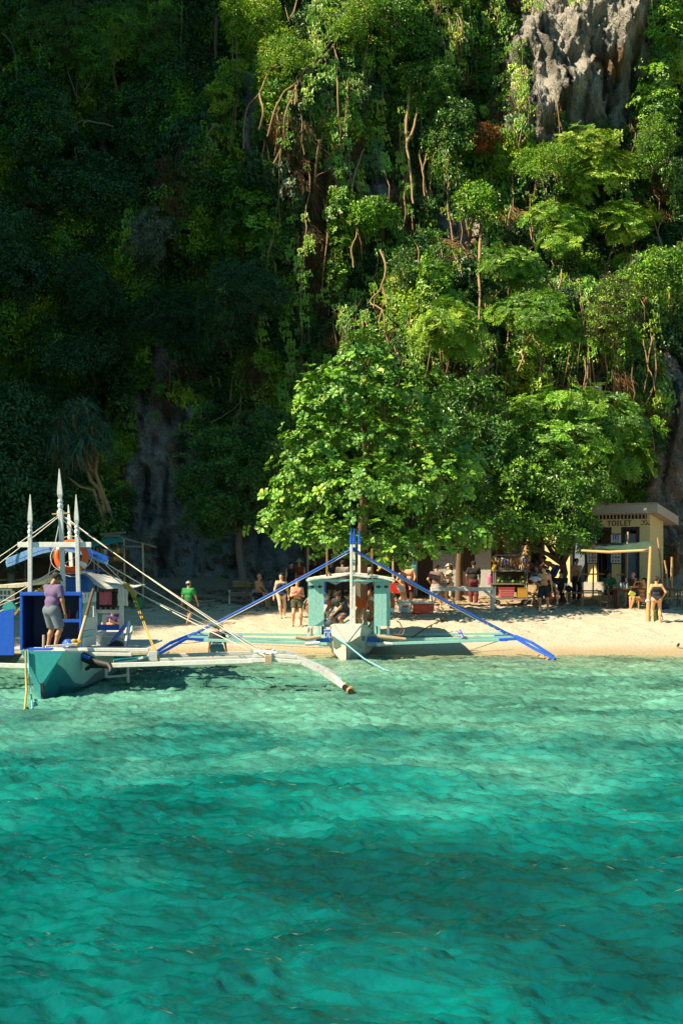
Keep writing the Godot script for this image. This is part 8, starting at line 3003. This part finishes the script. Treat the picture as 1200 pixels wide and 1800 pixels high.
	person("woman in a tan bikini sitting with one arm raised to her head", {"at": on_sand(1127, 55.2), "h": 1.66, "yaw": -1.35, "group": T, "fem": true, "skin": Color(0.50, 0.24, 0.11), "hair": "bun", "head": [-0.3, 0.0], "pel": Vector3(0, 0.27, 0), "lean": -0.1, "lf": Vector3(0.06, 0.045, 0.30), "rf": Vector3(-0.06, 0.045, 0.27), "lh": Vector3(0.06, 0.66, 0.12), "rh": Vector3(-0.06, 0.66, 0.14), "re": Vector3(-0.4, -0.3, 0.8), "wear": [["bikini", Color(0.22, 0.10, 0.05)]]})
	person("bald older man in a grey shirt sitting behind the dark table", {"at": on_sand(1112, 57.6), "h": 1.72, "yaw": -0.6, "group": T, "skin": FAIR, "pel": Vector3(0, 0.29, 0), "lf": Vector3(0.08, 0.045, 0.24), "rf": Vector3(-0.08, 0.045, 0.24), "lh": Vector3(0.08, 0.42, 0.2), "rh": Vector3(-0.1, 0.42, 0.2), "wear": [["shirt", Color(0.10, 0.085, 0.09)], ["shorts", Color(0.05, 0.05, 0.06)]]})
	person("shirtless person standing inside the open toilet doorway", {"at": Vector3(P(1060, 1000, 63.9).x, 2.16, -63.9), "h": 1.66, "yaw": -0.4, "group": T, "skin": TAN, "hair": "short", "wear": [["shorts", Color(0.02, 0.04, 0.12)]]})
	person("person in bright blue shorts bending over on the bench by the toilet wall", {"at": on_sand(973, 60.6) + Vector3(0, 0.47, 0), "h": 1.70, "yaw": -1.2, "group": T, "skin": BROWN, "hair": "short", "lean": 1.1, "pel": Vector3(0, 0.52, -0.05), "lh": Vector3(0.1, 0.5, 0.4), "rh": Vector3(-0.1, 0.55, 0.4), "wear": [["shorts", Color(0.015, 0.10, 0.32), 0.9]]})
	person("person in beige shorts standing just behind the shirtless curly haired man", {"at": on_sand(944, 56.6), "h": 1.66, "yaw": -0.8, "group": T, "skin": BROWN, "hair": "short", "lh": Vector3(0.06, 0.62, 0.16), "rh": Vector3(-0.08, 0.70, 0.14), "wear": [["shirt", Color(0.05, 0.07, 0.10)], ["shorts", Color(0.35, 0.24, 0.12), 0.85]]})
	person("person in dark clothes sitting on the bench behind the black t-shirt man", {"at": on_sand(962, 60.0), "h": 1.68, "yaw": 0.3, "group": T, "skin": BROWN, "hair": "short", "pel": Vector3(0, 0.29, 0), "lf": Vector3(0.08, 0.045, 0.24), "rf": Vector3(-0.08, 0.045, 0.24), "lh": Vector3(0.08, 0.42, 0.18), "rh": Vector3(-0.08, 0.42, 0.18), "wear": [["shirt", Color(0.02, 0.022, 0.03)], ["shorts", Color(0.03, 0.03, 0.04)]]})
	# ---- at the water's edge
	person("child in teal swim shorts standing at the water's edge behind the left boat", {"at": on_sand(194, 46.2), "h": 0.95, "yaw": 0.1, "skin": TAN, "hair": "short", "wear": [["shorts", Color(0.03, 0.35, 0.40), 0.8]]})
	person("swimmer with a diving mask pushed up crouching behind the child", {"at": on_sand(199, 46.9), "h": 1.62, "yaw": 0.0, "skin": TAN, "hair": "short", "pel": Vector3(0, 0.24, -0.05), "lean": 0.3, "lf": Vector3(0.10, 0.045, 0.05), "rf": Vector3(-0.10, 0.045, 0.05), "lh": Vector3(0.08, 0.40, 0.2), "rh": Vector3(-0.12, 0.36, 0.2), "wear": [["shirt", Color(0.07, 0.04, 0.16)], ["shorts", Color(0.03, 0.03, 0.04)]]})
	person("wader in a straw hat, black top and denim shorts behind the white outrigger", {"at": on_sand(381, 43.2) + Vector3(0, -0.04, 0), "h": 1.62, "yaw": PI, "fem": true, "skin": BROWN, "hair": "straw", "hairc": Color(0.55, 0.48, 0.32), "under": "short", "pel": Vector3(0, 0.30, 0), "lean": 0.55, "head": [0.3, 0.0], "lf": Vector3(0.10, 0.045, 0.0), "rf": Vector3(-0.10, 0.045, 0.0), "lh": Vector3(0.17, 0.22, 0.16), "rh": Vector3(-0.17, 0.22, 0.16), "wear": [["shirt", Color(0.03, 0.035, 0.045)], ["shorts", Color(0.06, 0.16, 0.22), 0.7]]})
	person("bather at the right edge holding up a small camera", {"at": on_sand(1222, 43.6), "h": 1.62, "yaw": 0.15, "fem": true, "skin": FAIR, "hair": "bun", "pel": Vector3(0, 0.07, 0), "lean": -0.25, "lf": Vector3(0.10, 0.03, 0.45), "rf": Vector3(-0.02, 0.03, 0.46), "lh": Vector3(0.20, 0.05, -0.1), "rh": Vector3(-0.325, 0.225, 0.0), "re": Vector3(-0.3, -1.0, 0.2), "wear": [["bikini", Color(0.02, 0.02, 0.03)]]})
